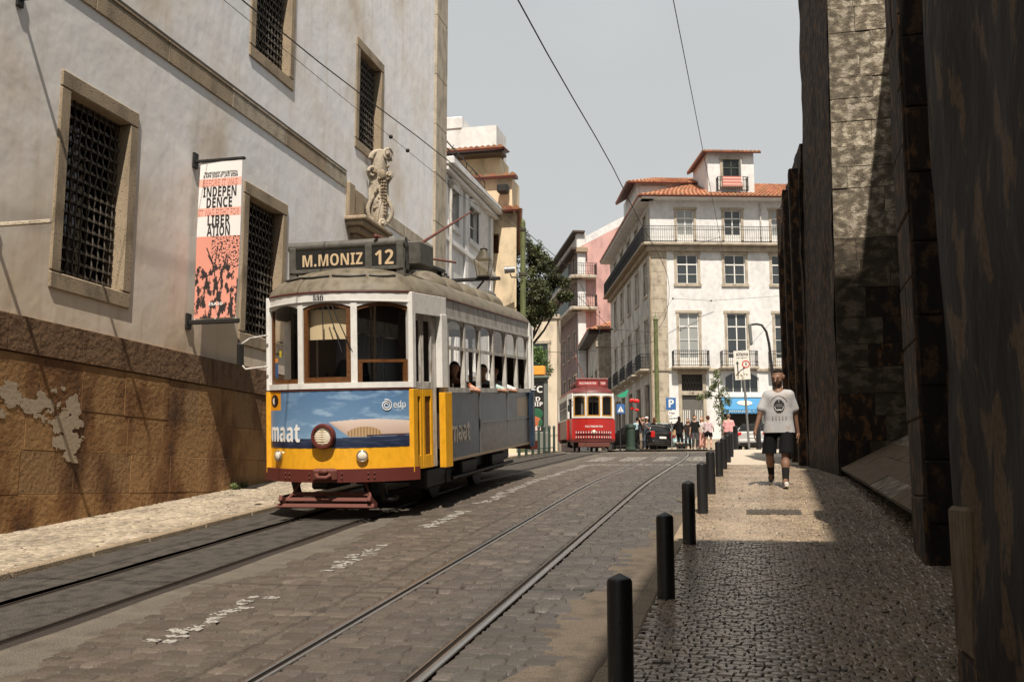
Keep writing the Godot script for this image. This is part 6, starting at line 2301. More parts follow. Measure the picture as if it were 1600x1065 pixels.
func low_house() -> void:
	var s := Vector3(-0.245, 0, -0.9695)
	var r := Vector3(0.9695, 0, -0.245)
	var o := Vector3(-12.75, 0, -83.4)
	var t := thing("low_tiled_house", "low old house with dark tiled eave in front of the pink gable", "house")
	block(t, "front_wall", o, r, s, 9.0, 0.4, 2.0, 14.0, M.pale_cream)
	var side := MB.new()
	var sh := []
	for k in 7:
		sh.append(Rect2(1.6 + 4.0 * k, 6.4, 1.3, 2.6))
	wall_holes(side, o + Vector3(0, 2.0, 0), s, Vector3.UP, -r, 30.0, 12.0, sh, 0.25)
	part(t, "side_wall", side, M.grey_plaster)
	for k in 7:
		window(t, o + s * (2.25 + 4.0 * k) + Vector3(0, 8.4, 0), s, -r, 1.3, 2.6, 2, 3, M.frame_green, M.window_glass, M.limestone_pale, 0.12)
	block(t, "core", o + r * 0.5 + s * 0.5, r, s, 8.0, 29.0, 2.0, 13.9, M.interior)
	boxpart(t, "corner_pilaster", o + r * 0.5 + Vector3(0, 8.0, 0), Vector3(1.1, 12.0, 0.5), M.limestone_pale, 0.02, Basis(r, Vector3.UP, -s))
	boxpart(t, "capital", o + r * 0.5 + Vector3(0, 13.0, 0), Vector3(1.5, 0.5, 0.8), M.limestone_pale, 0.05, Basis(r, Vector3.UP, -s))
	boxpart(t, "eave_cornice", o - r * 0.3 + s * 15.0 + Vector3(0, 14.0, 0), Vector3(1.2, 0.3, 30.6), M.dark_wood, 0.05, Basis(r, Vector3.UP, -s))
	var e := o + Vector3(0, 14.2, 0)
	tiles(t, e - r * 0.9 + s * 30.0, e - r * 0.9 - s * 0.6, e + r * 3.0 + s * 2.0 + Vector3(0, 1.6, 0), e + r * 3.0 + s * 30.0 + Vector3(0, 1.6, 0), 0.35, 0.6)
	tiles(t, e - r * 0.9 - s * 0.6, e + r * 9.0 - s * 0.6, e + r * 9.0 + s * 2.0 + Vector3(0, 1.6, 0), e + r * 3.0 + s * 2.0 + Vector3(0, 1.6, 0), 0.35, 0.6)

func pink_house() -> void:
	var s := Vector3(-0.337, 0, -0.9415)
	var r := Vector3(0.9415, 0, -0.337)
	var o := Vector3(-16.15, 0, -93.5)
	var rb := Basis(r, Vector3.UP, -s)
	var t := thing("pink_house", "tall pink gable-walled house with green balconies along the street", "house")
	var gable := MB.new()
	gable.prism(PackedVector2Array([Vector2(0, 2), Vector2(12, 2), Vector2(12, 30.2), Vector2(0.0, 23.7)]), -0.4, 0.0, Transform3D(rb, o))
	part(t, "gable_wall", gable, M.pink_plaster)
	boxpart(t, "gable_vent", o + r * 6.0 + n_of(s) * 0.02 + Vector3(0, 23.6, 0), Vector3(0.35, 0.7, 0.06), M.interior, 0.0, rb)
	var b := MB.new()
	var holes := []
	for k in 9:
		for y in [3.6, 7.4, 11.6, 15.9, 18.95]:
			holes.append(Rect2(1.6 + 3.1 * k, y, 1.15, 2.3))
	wall_holes(b, o + Vector3(0, 2, 0), s, Vector3.UP, -r, 30.0, 21.5, holes, 0.25)
	part(t, "street_wall", b, M.mauve_plaster)
	for k in 9:
		for y in [3.6, 7.4, 11.6, 15.9, 18.95]:
			window(t, o + s * (2.175 + 3.1 * k) + Vector3(0, y + 2.0, 0), s, -r, 1.15, 2.3, 2, 3, M.white_paint, M.window_glass, M.limestone_pale, 0.12)
	block(t, "core", o + r * 0.6 + s * 0.6, r, s, 11.0, 29.0, 2.0, 23.0, M.interior)
	boxpart(t, "corner_pilaster", o + r * 0.30 + n_of(s) * 0.1 + Vector3(0, 12.6, 0), Vector3(0.75, 21.2, 0.3), M.white_plaster, 0.03, rb)
	boxpart(t, "pilaster_cap", o + r * 0.30 + n_of(s) * 0.15 + Vector3(0, 23.4, 0), Vector3(1.1, 0.5, 0.8), M.limestone, 0.06, rb)
	boxpart(t, "attic_pier", o + r * 0.35 + s * 0.5 + Vector3(0, 24.4, 0), Vector3(0.9, 1.6, 0.9), M.white_plaster, 0.05, rb)
	boxpart(t, "attic_wall", o + r * 0.2 + s * 9.0 + Vector3(0, 24.3, 0), Vector3(0.4, 1.4, 16.0), M.grey_plaster, 0.05, rb)
	boxpart(t, "attic_cornice", o + r * 0.05 + s * 8.5 + Vector3(0, 25.2, 0), Vector3(1.2, 0.25, 17.6), M.dark_wood, 0.05, rb)
	for y in [17.75, 20.75]:
		boxpart(t, "balcony_slab", o - r * 0.3 + s * 14.2 + Vector3(0, y, 0), Vector3(1.3, 0.35, 30.0), M.grey_plaster, 0.08, rb)
		boxpart(t, "balcony_end", o + r * 0.4 + n_of(s) * 0.4 + Vector3(0, y, 0), Vector3(2.4, 0.35, 1.2), M.limestone_pale, 0.08, rb)
		boxpart(t, "balcony_screen", o - r * 0.88 + s * 14.5 + Vector3(0, y + 0.7, 0), Vector3(0.04, 1.0, 29.0), M.dark_green, 0.0, rb)
		railing(t, "balcony_railing", [o - r * 0.9 + s * 0.3 + Vector3(0, y + 0.15, 0), o - r * 0.9 - s * 0.9 + Vector3(0, y + 0.15, 0), o + r * 1.6 - s * 0.9 + Vector3(0, y + 0.15, 0), o + r * 1.6 + Vector3(0, y + 0.15, 0)], 1.15, 0.2, 0.016)
	boxpart(t, "main_cornice", o - r * 0.2 + s * 14.5 + Vector3(0, 23.5, 0), Vector3(1.1, 0.3, 30.0), M.dark_wood, 0.06, rb)
	# pale ground floor
	boxpart(t, "shop_band", o - r * 0.05 + s * 15.0 + Vector3(0, 6.6, 0), Vector3(0.3, 0.3, 30.0), M.limestone_pale, 0.04, rb)
	var w := thing("white_gable_house", "white sloping wall showing above the pink gable", "house")
	var g := MB.new()
	g.prism(PackedVector2Array([Vector2(1.0, 8), Vector2(14, 8), Vector2(14, 34.0), Vector2(1.0, 26.9)]), -6.0, -3.0, Transform3D(rb, o + s * 10.0))
	part(w, "wall", g, M.white_plaster)
	boxpart(w, "blue_panel", o + s * 12.9 + r * 2.2 + Vector3(0, 25.8, 0), Vector3(2.2, 1.6, 0.2), flat_mat(lin(0.16, 0.26, 0.34)), 0.0, rb)

func n_of(s: Vector3) -> Vector3:
	return -s
# ---------------------------------------------------------------- street furniture, wires, cars
func build_street_furniture() -> void:
	# bollards along the right kerb
	var which := ["nearest tall black bollard at the bottom of the view", "second black bollard from the camera along the right kerb", "third black bollard from the camera along the right kerb", "fourth black bollard from the camera, beside the sunlit paving", "fifth black bollard from the camera, just before the pale crossing", "sixth black bollard in the receding kerb row", "seventh black bollard in the receding kerb row", "eighth black bollard in the receding kerb row", "ninth black bollard in the receding kerb row", "tenth black bollard in the receding kerb row", "last and smallest black bollard of the kerb row"]
	var first: Node3D = null
	for k in 11:
		var u: float = [5.36, 7.97, 10.66, 13.24, 15.6, 18.9, 21.3, 24.2, 27.4, 30.4, 33.5][k]
		var at := P(-0.725 + (0.0 if k < 8 else 0.7 * bend(u)), u, 0.05)
		if k == 0:
			first = thing("bollard", "black bollard", "bollard", at, 0.0, "black bollards along the right kerb")
			var b := MB.new()
			b.lathe([Vector2(0.068, -0.1), Vector2(0.066, 0.605), Vector2(0.060, 0.618)], Transform3D(), 24)
			part(first, "post", b, M.black_paint)
			var c := MB.new()
			c.lathe([Vector2(0.0605, 0.617), Vector2(0.056, 0.623), Vector2(0.004, 0.648), Vector2(0.0, 0.648)], Transform3D(), 24)
			part(first, "cap", c, M.black_paint)
			first.set_meta("label", which[0])
		else:
			copy(first, "bollard", which[k], at, k * 1.1, "black bollards along the right kerb")
	for k in 4:
		copy(first, "bollard", ["dark bollard left of the sign post in front of the silver car", "dark bollard just right of the sign post in front of the silver car", "dark bollard near the right tail light of the silver car", "dark bollard by the walking man's arm in front of the silver car"][k], P([-0.95, -0.05, 0.45, 0.9][k], 42.5, 0.05), 0.5 * k, "dark bollards before the silver car").scale = Vector3(1.5, 1.5, 1.5)
	# green pole with a floodlight
	var g := thing("green_pole", "tall yellow-green pole beside the cream house with its small window", "pole", P(-7.86, 34.2))
	var gh := 10.7 - G(34.2)
	var gm := MB.new()
	gm.lathe([Vector2(0.14, -0.2), Vector2(0.14, 1.2), Vector2(0.11, 1.3), Vector2(0.10, gh * 0.6), Vector2(0.095, gh), Vector2(0.06, gh + 0.1), Vector2(0.0, gh + 0.18)], Transform3D(), 14)
	part(g, "shaft", gm, M.green_pole)
	for y in [gh - 1.9, gh - 0.3]:
		var rg := MB.new()
		rg.lathe([Vector2(0.098, y), Vector2(0.125, y + 0.02), Vector2(0.125, y + 0.10), Vector2(0.098, y + 0.12)], Transform3D(), 12)
		part(g, "clamp", rg, M.bronze)
	var fl := thing("floodlight", "small round grey floodlight on an arm of the green pole", "floodlight", Vector3(-8.2, 8.92, -33.7))
	var fm := MB.new()
	fm.tube([Vector3(-0.18, 0.0, 0.10), Vector3(0.16, 0.03, 0.0)], [0.13, 0.11], 12)
	part(fl, "lamp_body", fm, M.steel)
	var fa := MB.new()
	fa.tube([Vector3(0.0, -0.12, 0.0), Vector3(0.05, -0.24, 0.0), Vector3(0.36, -0.20, -0.35)], 0.025, 6)
	part(fl, "arm", fa, M.bronze)
	# wall lantern
	var l := thing("wall_lantern", "old glazed street lantern on a bracket above the yellow tram's roof", "lantern", Vector3(-7.72, 7.62, -28.45))
	var lm := MB.new()
	for q in [[0.0, 0.17, 0.02], [0.02, 0.19, 0.03]]:
		lm.box(Vector3(0, q[0], 0), Vector3(q[1] * 2, q[2], q[1] * 2))
	for sx in [-1.0, 1.0]:
		for sz in [-1.0, 1.0]:
			lm.tube([Vector3(sx * 0.16, 0.02, sz * 0.16), Vector3(sx * 0.24, 0.52, sz * 0.24)], 0.014, 5)
	part(l, "cage", lm, M.bronze)
	var lg := MB.new()
	for k in 4:
		var bs := Basis(Vector3.UP, PI / 2 * k)
		lg.quad(bs * Vector3(-0.15, 0.03, 0.155), bs * Vector3(0.15, 0.03, 0.155), bs * Vector3(0.23, 0.51, 0.235), bs * Vector3(-0.23, 0.51, 0.235))
	part(l, "glass", lg, M.lantern_glass)
	var lr := MB.new()
	var sq := []
	for q in [[0.30, 0.52], [0.27, 0.56], [0.13, 0.78], [0.12, 0.82], [0.15, 0.84], [0.04, 0.88], [0.0, 0.94]]:
		sq.append(Vector2(q[0], q[1]))
	lr.lathe(sq, Transform3D(Basis(Vector3.UP, PI / 4), Vector3.ZERO), 4)
	part(l, "roof", lr, M.bronze)
	var la := MB.new()
	la.box(Vector3(-0.35, -0.05, 0), Vector3(1.7, 0.10, 0.12), Basis(), 0.02)
	la.tube([Vector3(-1.2, -0.7, 0), Vector3(-0.7, -0.65, 0), Vector3(-0.3, -0.45, 0), Vector3(0, -0.1, 0)], 0.03, 6)
	part(l, "bracket", la, M.iron)
	# railing and advertising panel past the yellow tram
	var rl := thing("street_railing", "low dark green railing of upright posts on the pavement corner behind the yellow tram", "railing", Vector3.ZERO)
	for k in 7:
		var u := 29.0 + 0.85 * k
		var p := P(-6.72 + bend(u) + 0.05 * k, u, 0.05)
		var b := MB.new()
		b.lathe([Vector2(0.045, 0.0), Vector2(0.04, 0.80), Vector2(0.055, 0.84), Vector2(0.03, 0.90), Vector2(0.0, 0.91)], Transform3D(Basis(), p), 10)
		part(rl, "post", b, M.dark_green)
	var rb := MB.new()
	rb.tube([P(-6.72 + bend(29.0), 29.0, 0.22), P(-6.42 + bend(34.1), 34.1, 0.22)], 0.018, 6)
	part(rl, "lower_rail", rb, M.dark_green)
	advert_stand()
	# triangle pedestrian sign, green post by the red tram
	var z := thing("crossing_sign", "small blue pedestrian crossing sign with white triangle beside the red tram", "road sign", P(-7.05, 53.2))
	var zp := MB.new()
	zp.tube([Vector3(0, 0, 0), Vector3(0, 2.6, 0)], 0.05, 8)
	part(z, "post", zp, M.iron)
	boxpart(z, "plate", Vector3(0.05, 2.2, 0.07), Vector3(0.42, 0.5, 0.03), M.print_blue, 0.01, Basis(Vector3.UP, 0.2))
	var tr := MB.new()
	tr.prism(PackedVector2Array([Vector2(-0.16, -0.15), Vector2(0.16, -0.15), Vector2(0, 0.16)]), 0.0, 0.008, Transform3D(Basis(Vector3.UP, 0.2), Vector3(0.055, 2.2, 0.088)))
	part(z, "triangle", tr, M.print_white)
	var wk := MB.new()
	wk.ball(Vector3(0.06, 2.26, 0.10), Vector3(0.022, 0.022, 0.01), 8)
	wk.tube([Vector3(0.06, 2.24, 0.10), Vector3(0.055, 2.16, 0.10), Vector3(0.02, 2.08, 0.10)], 0.011, 5)
	wk.tube([Vector3(0.055, 2.16, 0.10), Vector3(0.09, 2.08, 0.10)], 0.010, 5)
	part(z, "walking_figure", wk, M.print_black)
	var gp := thing("green_pillar", "squat dark green cast pillar among the group at the corner", "pillar box", P(-6.60, 54.0, 0.05))
	var gpm := MB.new()
	gpm.lathe([Vector2(0.30, 0.0), Vector2(0.30, 0.12), Vector2(0.24, 0.16), Vector2(0.24, 1.15), Vector2(0.29, 1.2), Vector2(0.27, 1.32), Vector2(0.0, 1.42)], Transform3D(), 16)
	part(gp, "body", gpm, M.dark_green)
	# pole at the corner that carries the span wires
	var cp := thing("corner_pole", "slender olive green pole standing before the white corner building's left corner", "pole", P(-5.55, 57.8))
	var ch := 10.8 - G(57.8)
	var cm := MB.new()
	cm.lathe([Vector2(0.17, -0.1), Vector2(0.17, 1.6), Vector2(0.13, 1.7), Vector2(0.12, ch), Vector2(0.16, ch + 0.05), Vector2(0.05, ch + 0.2), Vector2(0.0, ch + 0.5)], Transform3D(), 14)
	part(cp, "shaft", cm, M.green_pole)
	# parking sign
	var ps := thing("parking_sign", "blue parking sign with a white P and smaller plates below on a thin post", "road sign", P(-4.5, 54.4, 0.06))
	var pm := MB.new()
	pm.tube([Vector3(0, 0, -0.03), Vector3(0, 2.75, -0.03)], 0.03, 8)
	part(ps, "post", pm, M.steel)
	boxpart(ps, "plate", Vector3(0, 2.42, 0.0), Vector3(0.52, 0.64, 0.02), M.print_blue, 0.008)
	write(ps, "P", 0.42, Vector3(0.02, 2.44, 0.012), Basis(), M.print_white)
	boxpart(ps, "lower_plate", Vector3(0.06, 1.92, 0.0), Vector3(0.42, 0.24, 0.02), M.print_white, 0.008)
	write(ps, "Pago", 0.10, Vector3(0.06, 1.92, 0.012), Basis(), M.print_black)
	boxpart(ps, "lower_plate", Vector3(0.10, 1.62, 0.0), Vector3(0.44, 0.28, 0.02), M.print_white, 0.008, Basis(Vector3.BACK, 0.1))
	write(ps, "Pares", 0.11, Vector3(0.10, 1.65, 0.012), Basis(Vector3.BACK, 0.1), M.print_black)
	# direction sign
	var al := thing("direction_sign", "white plate reading Alfama with arrow and red no-entry ring on a leaning post", "road sign", P(-0.47, 41.2, 0.05))
	var am := MB.new()
	am.tube([Vector3(0.06, 0, -0.03), Vector3(-0.10, 3.95, -0.03)], 0.045, 8)
	part(al, "post", am, M.steel)
	var tilt := Basis(Vector3.BACK, 0.04)
	boxpart(al, "plate", Vector3(-0.12, 3.32, 0.0), Vector3(0.60, 1.16, 0.025), flat_mat(lin(0.62, 0.60, 0.55)), 0.01, tilt)
	write(al, "Alfama", 0.13, Vector3(-0.11, 3.76, 0.016), tilt, M.print_black, true, 0.46)
	write(al, "exceto autorizados", 0.035, Vector3(-0.11, 3.62, 0.016), tilt, M.print_black, false, 0.42)
	var ar := MB.new()
	ar.prism(PackedVector2Array([Vector2(-0.02, -0.38), Vector2(0.02, -0.38), Vector2(0.02, 0.10), Vector2(0.06, 0.10), Vector2(0, 0.22), Vector2(-0.06, 0.10), Vector2(-0.02, 0.10)]), 0.0, 0.006, Transform3D(tilt, Vector3(-0.29, 3.28, 0.014)))
	part(al, "arrow", ar, M.print_black)
	var ar2 := MB.new()
	ar2.tube([Vector3(-0.29, 2.98, 0.016), Vector3(-0.20, 3.1, 0.016), Vector3(-0.04, 3.2, 0.016)], 0.014, 5)
	ar2.prism(PackedVector2Array([Vector2(-0.05, -0.05), Vector2(0.05, 0.0), Vector2(-0.03, 0.07)]), 0.0, 0.006, Transform3D(tilt, Vector3(-0.04, 3.2, 0.014)))
	part(al, "branch_arrow", ar2, M.print_black)
	var ri := MB.new()
	ri.lathe([Vector2(0.115, 0.0), Vector2(0.115, 0.008), Vector2(0.150, 0.008), Vector2(0.150, 0.0)], Transform3D(tilt * Basis(Vector3.RIGHT, PI / 2), Vector3(0.03, 3.36, 0.014)), 22)
	part(al, "red_ring", ri, M.print_red)
	write(al, "3", 0.11, Vector3(0.03, 3.36, 0.016), tilt, M.print_black)
	var dirt := MB.new()
	for k in 14:
		dirt.ball(Vector3(rng.randf_range(-0.34, 0.12), rng.randf_range(2.78, 3.02), 0.014), Vector3(rng.randf_range(0.02, 0.05), rng.randf_range(0.015, 0.04), 0.003), 7)
	part(al, "stickers", dirt, flat_mat(lin(0.25, 0.21, 0.14)), "stuff")
	# street lamp with bent top
	var sl := thing("street_lamp", "dark curved street lamp post bending left above the walking man's head", "street lamp", P(0.75, 45.6, 0.05))
	var lh := 8.5 - G(45.6)
	var sm := MB.new()
	sm.tube([Vector3(0, 0, 0), Vector3(-0.08, lh * 0.5, 0), Vector3(-0.22, lh - 0.9, 0), Vector3(-0.32, lh - 0.35, 0), Vector3(-0.50, lh - 0.06, 0), Vector3(-0.72, lh, 0), Vector3(-0.95, lh - 0.02, 0)], [0.09, 0.075, 0.06, 0.055, 0.05, 0.05, 0.045], 10)
	part(sl, "post", sm, M.iron)
	var sh := MB.new()
	sh.box(Vector3(-1.0, lh - 0.45, 0), Vector3(0.14, 0.95, 0.2), Basis(Vector3.BACK, 0.05), 0.05)
	part(sl, "lamp_head", sh, M.steel)
	# heart balloons and the green flag at the corner shop
	var bal := [[-6.92, 6.25], [-6.68, 6.22], [-6.95, 5.82], [-6.70, 5.74]]
	for k in 4:
		var h := thing("heart_balloon", ["upper left red heart balloon of the four by the corner shop", "upper right red heart balloon of the four by the corner shop", "lower left red heart balloon of the four by the corner shop", "lower right red heart balloon of the four by the corner shop"][k], "balloon", Vector3(bal[k][0], bal[k][1] - 0.1, -57.5 - 0.1 * k), 0.0, "red balloons at the corner shop")
		var hm := MB.new()
		var sc := 0.125 if k < 2 else 0.095
		for q in [-1.0, 1.0]:
			hm.ball(Vector3(q * sc * 0.45, 0.1, 0), Vector3(sc * 0.8, sc, sc * 0.6), 12, false, Basis(Vector3.BACK, q * 0.5))
		part(h, "balloon", hm, M.balloon)
	var fg := thing("green_flag", "small green pennant hanging by the shop doors next to the balloons", "flag", Vector3(-7.35, 6.5, -57.2))
	var fgm := MB.new()
	fgm.prism(PackedVector2Array([Vector2(-0.42, 0.0), Vector2(0.30, 0.36), Vector2(0.14, -0.04), Vector2(-0.1, -0.10)]), 0.0, 0.02, Transform3D())
	part(fg, "cloth", fgm, M.flag_green)

func advert_stand() -> void:
	var t := thing("advertising_stand", "grey street stand with dark burger advertisement and orange box on top", "advertising stand", P(-7.92, 35.2, 0.05))
	boxpart(t, "frame", Vector3(0, 1.30, -0.06), Vector3(1.42, 2.55, 0.14), flat_mat(lin(0.13, 0.14, 0.13), 0.5), 0.03)
	boxpart(t, "base", Vector3(0, 0.35, 0.0), Vector3(1.5, 0.7, 0.3), flat_mat(lin(0.16, 0.17, 0.155), 0.6), 0.03)
	boxpart(t, "poster", Vector3(-0.03, 1.50, 0.016), Vector3(1.22, 1.92, 0.01), M.sign_black)
	write(t, "KFC", 0.23, Vector3(0.21, 2.20, 0.024), Basis(), M.print_white, true, 0.66)
	write(t, "KID", 0.15, Vector3(0.22, 1.86, 0.024), Basis(), M.print_white, true, 0.46)
	write(t, "COMBIP", 0.15, Vector3(0.08, 1.68, 0.024), Basis(), M.print_white, true, 0.92)
	var im := MB.new()
	im.ball(Vector3(0.10, 1.08, 0.03), Vector3(0.40, 0.24, 0.02), 14)
	part(t, "printed_bun", im, flat_mat(lin(0.42, 0.13, 0.06)))
	var im2 := MB.new()
	im2.box(Vector3(0.12, 0.86, 0.03), Vector3(0.70, 0.26, 0.015), Basis(Vector3.BACK, 0.06), 0.006)
	part(t, "printed_box", im2, flat_mat(lin(0.62, 0.48, 0.48)))
	var im3 := MB.new()
	im3.ball(Vector3(0.30, 1.32, 0.026), Vector3(0.26, 0.22, 0.016), 12)
	im3.ball(Vector3(0.44, 1.02, 0.026), Vector3(0.10, 0.16, 0.02), 10)
	part(t, "printed_leaves", im3, flat_mat(lin(0.03, 0.11, 0.06)))
	boxpart(t, "top_hood", Vector3(0, 2.62, -0.02), Vector3(1.5, 0.12, 0.3), flat_mat(lin(0.10, 0.13, 0.11), 0.5), 0.04)
	boxpart(t, "orange_box", Vector3(0.42, 2.86, 0.0), Vector3(0.42, 0.32, 0.26), M.orange_box, 0.02)

func wire(called: String, label: String, pts: Array, r := 0.008, nodes := []) -> Node3D:
	var t := thing(called, label, "wire", pts[0])
	var rel := []
	for p in pts:
		rel.append(p - pts[0])
	var b := MB.new()
	b.tube(rel, r, 5)
	part(t, "cable", b, M.cable)
	for q in nodes:
		var n := MB.new()
		n.ball(q - pts[0], Vector3.ONE * 0.055, 8)
		part(t, "insulator", n, M.iron)
	return t

func build_wires() -> void:
	var left := []
	var right := []
	var high := []
	var u := -6.0
	while u < 76.0:
		var sag := 0.06 * sin(u * 0.42)
		left.append(Vector3(-5.53 + bend(u), G(u) + lerpf(6.25, 5.85, clampf((u - 8.0) / 14.0, 0, 1)) + sag, -u))
		right.append(Vector3(-2.45 + bend(u), G(u) + lerpf(6.12, 5.5, clampf((u - 9.0) / 12.0, 0, 1)) + sag, -u))
		u += 2.0
	wire("contact_wire", "overhead contact wire running above the yellow tram's track", left, 0.009)
	wire("contact_wire", "overhead contact wire running above the empty right hand track", right, 0.009)
	for k in 12:
		var v := -4.0 + 4.0 * k
		high.append(Vector3(-1.0, lerpf(7.75, 9.55, (v + 4.0) / 44.0), -v))
	wire("feeder_wire", "thin dark wire slanting down the sky to the right of the street's middle", high, 0.007)
	var w1 := []
	for k in 9:
		var v := 2.0 + 3.1 * k
		w1.append(Vector3(-8.3, 8.9 + 0.0405 * v + 0.0, -v))
	wire("wall_wire", "thin grey wire stretched along the plastered building's front", w1, 0.006, [Vector3(-8.3, 9.80, -22.1), Vector3(-8.3, 9.85, -23.3)])
	# spans across the street
	wire("span_wire", "span wire crossing the street high above the nearest stretch of cobbles", [Vector3(-8.9, 7.2, -4.6), Vector3(-2, 6.75, -4.8), Vector3(2.4, 7.0, -5.0)], 0.010)
	wire("span_wire", "span wire from the green pole across to the white corner building", [Vector3(-7.86, 10.0, -34.2), Vector3(-6.4, 8.6, -46.0), Vector3(-5.55, 10.1, -57.8)], 0.012, [Vector3(-6.4, 8.6, -46.0)])
	wire("span_wire", "pale level wire between the red tram's roof and the corner pole", [Vector3(-14.5, 9.3, -57.0), Vector3(-10.0, 9.0, -57.3), Vector3(-5.55, 9.6, -57.8)], 0.016, [Vector3(-10.9, 9.0, -57.2)])
	wire("span_wire", "wire from the corner pole up to the white building's second floor", [Vector3(-5.55, 10.6, -57.8), Vector3(-4.4, 11.7, -56.0), Vector3(-2.5, 12.2, -60.0), Vector3(1.5, 13.0, -63.9)], 0.010, [Vector3(-4.4, 11.7, -56.0), Vector3(-2.5, 12.2, -60.0)])
	wire("span_wire", "short bracket wire at the balcony level of the white corner building", [Vector3(-4.6, 15.2, -60.0), Vector3(-3.1, 15.8, -60.6), Vector3(-1.9, 16.2, -61.0)], 0.014, [Vector3(-3.9, 15.5, -60.3)])
	wire("span_wire", "wire dropping across the pink gable towards the red tram", [Vector3(-12.2, 17.5, -75.0), Vector3(-10.9, 13.8, -72.0), Vector3(-10.6, 11.6, -70.0), Vector3(-11.4, 10.2, -66.0), Vector3(-13.5, 9.4, -60.0)], 0.014, [Vector3(-10.9, 13.8, -72.0), Vector3(-10.6, 11.6, -70.0)])
	wire("span_wire", "wire from the plastered building's corner to the green pole", [Vector3(-8.6, 10.2, -28.0), Vector3(-7.9, 10.4, -34.0)], 0.007)

# a car in its own metres: rear at z = 0, front at z = length; seen mostly from behind
func make_car(called: String, label: String, body: Material, at: Vector3, turn: float, estate := false) -> Node3D:
	var t := thing(called, label, "car", at, turn)
	var len_ := 4.4 if estate else 4.0
	var sec := func(z: float, hw: float, yb: float, yt: float) -> PackedVector3Array:
		return PackedVector3Array([Vector3(-hw * 0.88, yb, z), Vector3(-hw, yb + 0.12, z), Vector3(-hw * 1.01, lerpf(yb, yt, 0.55), z), Vector3(-hw * 0.97, yt - 0.04, z), Vector3(-hw * 0.90, yt, z), Vector3(0, yt + 0.015, z), Vector3(hw * 0.90, yt, z), Vector3(hw * 0.97, yt - 0.04, z), Vector3(hw * 1.01, lerpf(yb, yt, 0.55), z), Vector3(hw, yb + 0.12, z), Vector3(hw * 0.88, yb, z), Vector3(0, yb - 0.01, z)])
	var b := MB.new()
	var rows := []
	for q in [[0.0, 0.72, 0.34, 0.88], [0.05, 0.79, 0.27, 0.95], [0.4, 0.86, 0.22, 0.98], [1.4, 0.88, 0.20, 0.96], [2.6, 0.88, 0.20, 0.94], [len_ - 0.9, 0.86, 0.20, 0.86], [len_ - 0.2, 0.78, 0.24, 0.72], [len_, 0.66, 0.34, 0.60]]:
		rows.append(sec.call(q[0], q[1], q[2], q[3]))
	b.grid(rows, true)
	for e in [0, rows.size() - 1]:
		for j in range(1, 11):
			b.tri(rows[e][0], rows[e][j], rows[e][j + 1])
	part(t, "body", b, body)
	var g := MB.new()
	var gr := []
	var st := [[0.12, 0.70, 0.95, 0.97], [0.20, 0.66, 0.95, 1.22], [0.55 if not estate else 0.42, 0.60, 0.95, 1.44], [1.5, 0.60, 0.95, 1.50], [2.2, 0.60, 0.94, 1.46], [3.05, 0.62, 0.92, 0.95]]
	for q in st:
		var hw: float = q[1]
		var base := 0.83
		gr.append(PackedVector3Array([Vector3(-base, q[2] - 0.03, q[0]), Vector3(-lerpf(base, hw, 0.6), lerpf(q[2], q[3], 0.6), q[0]), Vector3(-hw, q[3] - 0.03, q[0]), Vector3(-hw * 0.85, q[3], q[0]), Vector3(0, q[3] + 0.02, q[0]), Vector3(hw * 0.85, q[3], q[0]), Vector3(hw, q[3] - 0.03, q[0]), Vector3(lerpf(base, hw, 0.6), lerpf(q[2], q[3], 0.6), q[0]), Vector3(base, q[2] - 0.03, q[0])]))
	g.grid(gr)
	part(t, "greenhouse_glass", g, M.pane_dark)
	var ro := MB.new()
	var rr := []
	for k in range(2, 5):
		var row := PackedVector3Array()
		for j in range(2, 7):
			row.append(gr[k][j] + Vector3(0, 0.012, 0))
		rr.append(row)
	ro.grid(rr)
	part(t, "roof", ro, body)
	for s in [0, 8]:
		var m1: int = 1 if s == 0 else 7
		var m2: int = 2 if s == 0 else 6
		for k in [1, 3, 4]:
			var pl := MB.new()
			pl.tube([gr[k][s], gr[k][m1], gr[k][m2]], 0.045, 6)
			part(t, "pillar", pl, body)
	var rw := MB.new()
	rw.tube([gr[0][0] + Vector3(0, 0.02, -0.0), gr[0][8] + Vector3(0, 0.02, -0.0)], 0.04, 6)
	part(t, "tailgate_edge", rw, body)
	for s in [-1.0, 1.0]:
		var tl := MB.new()
		tl.box(Vector3(s * 0.68, 0.84, 0.045), Vector3(0.28, 0.20 if estate else 0.34, 0.14), Basis(Vector3.UP, s * 0.25), 0.04)
		part(t, "tail_light", tl, M.tail_red)
	boxpart(t, "rear_bumper", Vector3(0, 0.44, 0.02), Vector3(1.5, 0.22, 0.16), body, 0.06)
	boxpart(t, "number_plate", Vector3(0, 0.68, -0.012), Vector3(0.5, 0.11, 0.02), M.print_white, 0.005)
	boxpart(t, "lower_valance", Vector3(0, 0.31, 0.03), Vector3(1.35, 0.10, 0.12), M.tyre, 0.03)
	for z in [0.78, len_ - 0.82]:
		for s in [-1.0, 1.0]:
			var w := Node3D.new()
			w.name = numbered(t, "wheel")
			t.add_child(w)
			var ty := MB.new()
			var xf := Transform3D(Basis(Vector3(0, 0, 1), PI / 2), Vector3(s * 0.78, 0.31, z))
			ty.lathe([Vector2(0.18, -0.10), Vector2(0.30, -0.10), Vector2(0.315, -0.06), Vector2(0.315, 0.06), Vector2(0.30, 0.10), Vector2(0.18, 0.10)], xf, 20)
			part(w, "tyre", ty, M.tyre)
			var ri := MB.new()
			ri.lathe([Vector2(0.01, -0.095), Vector2(0.19, -0.085), Vector2(0.19, 0.085), Vector2(0.01, 0.095)], xf, 16)
			part(w, "rim", ri, M.steel)
	return t

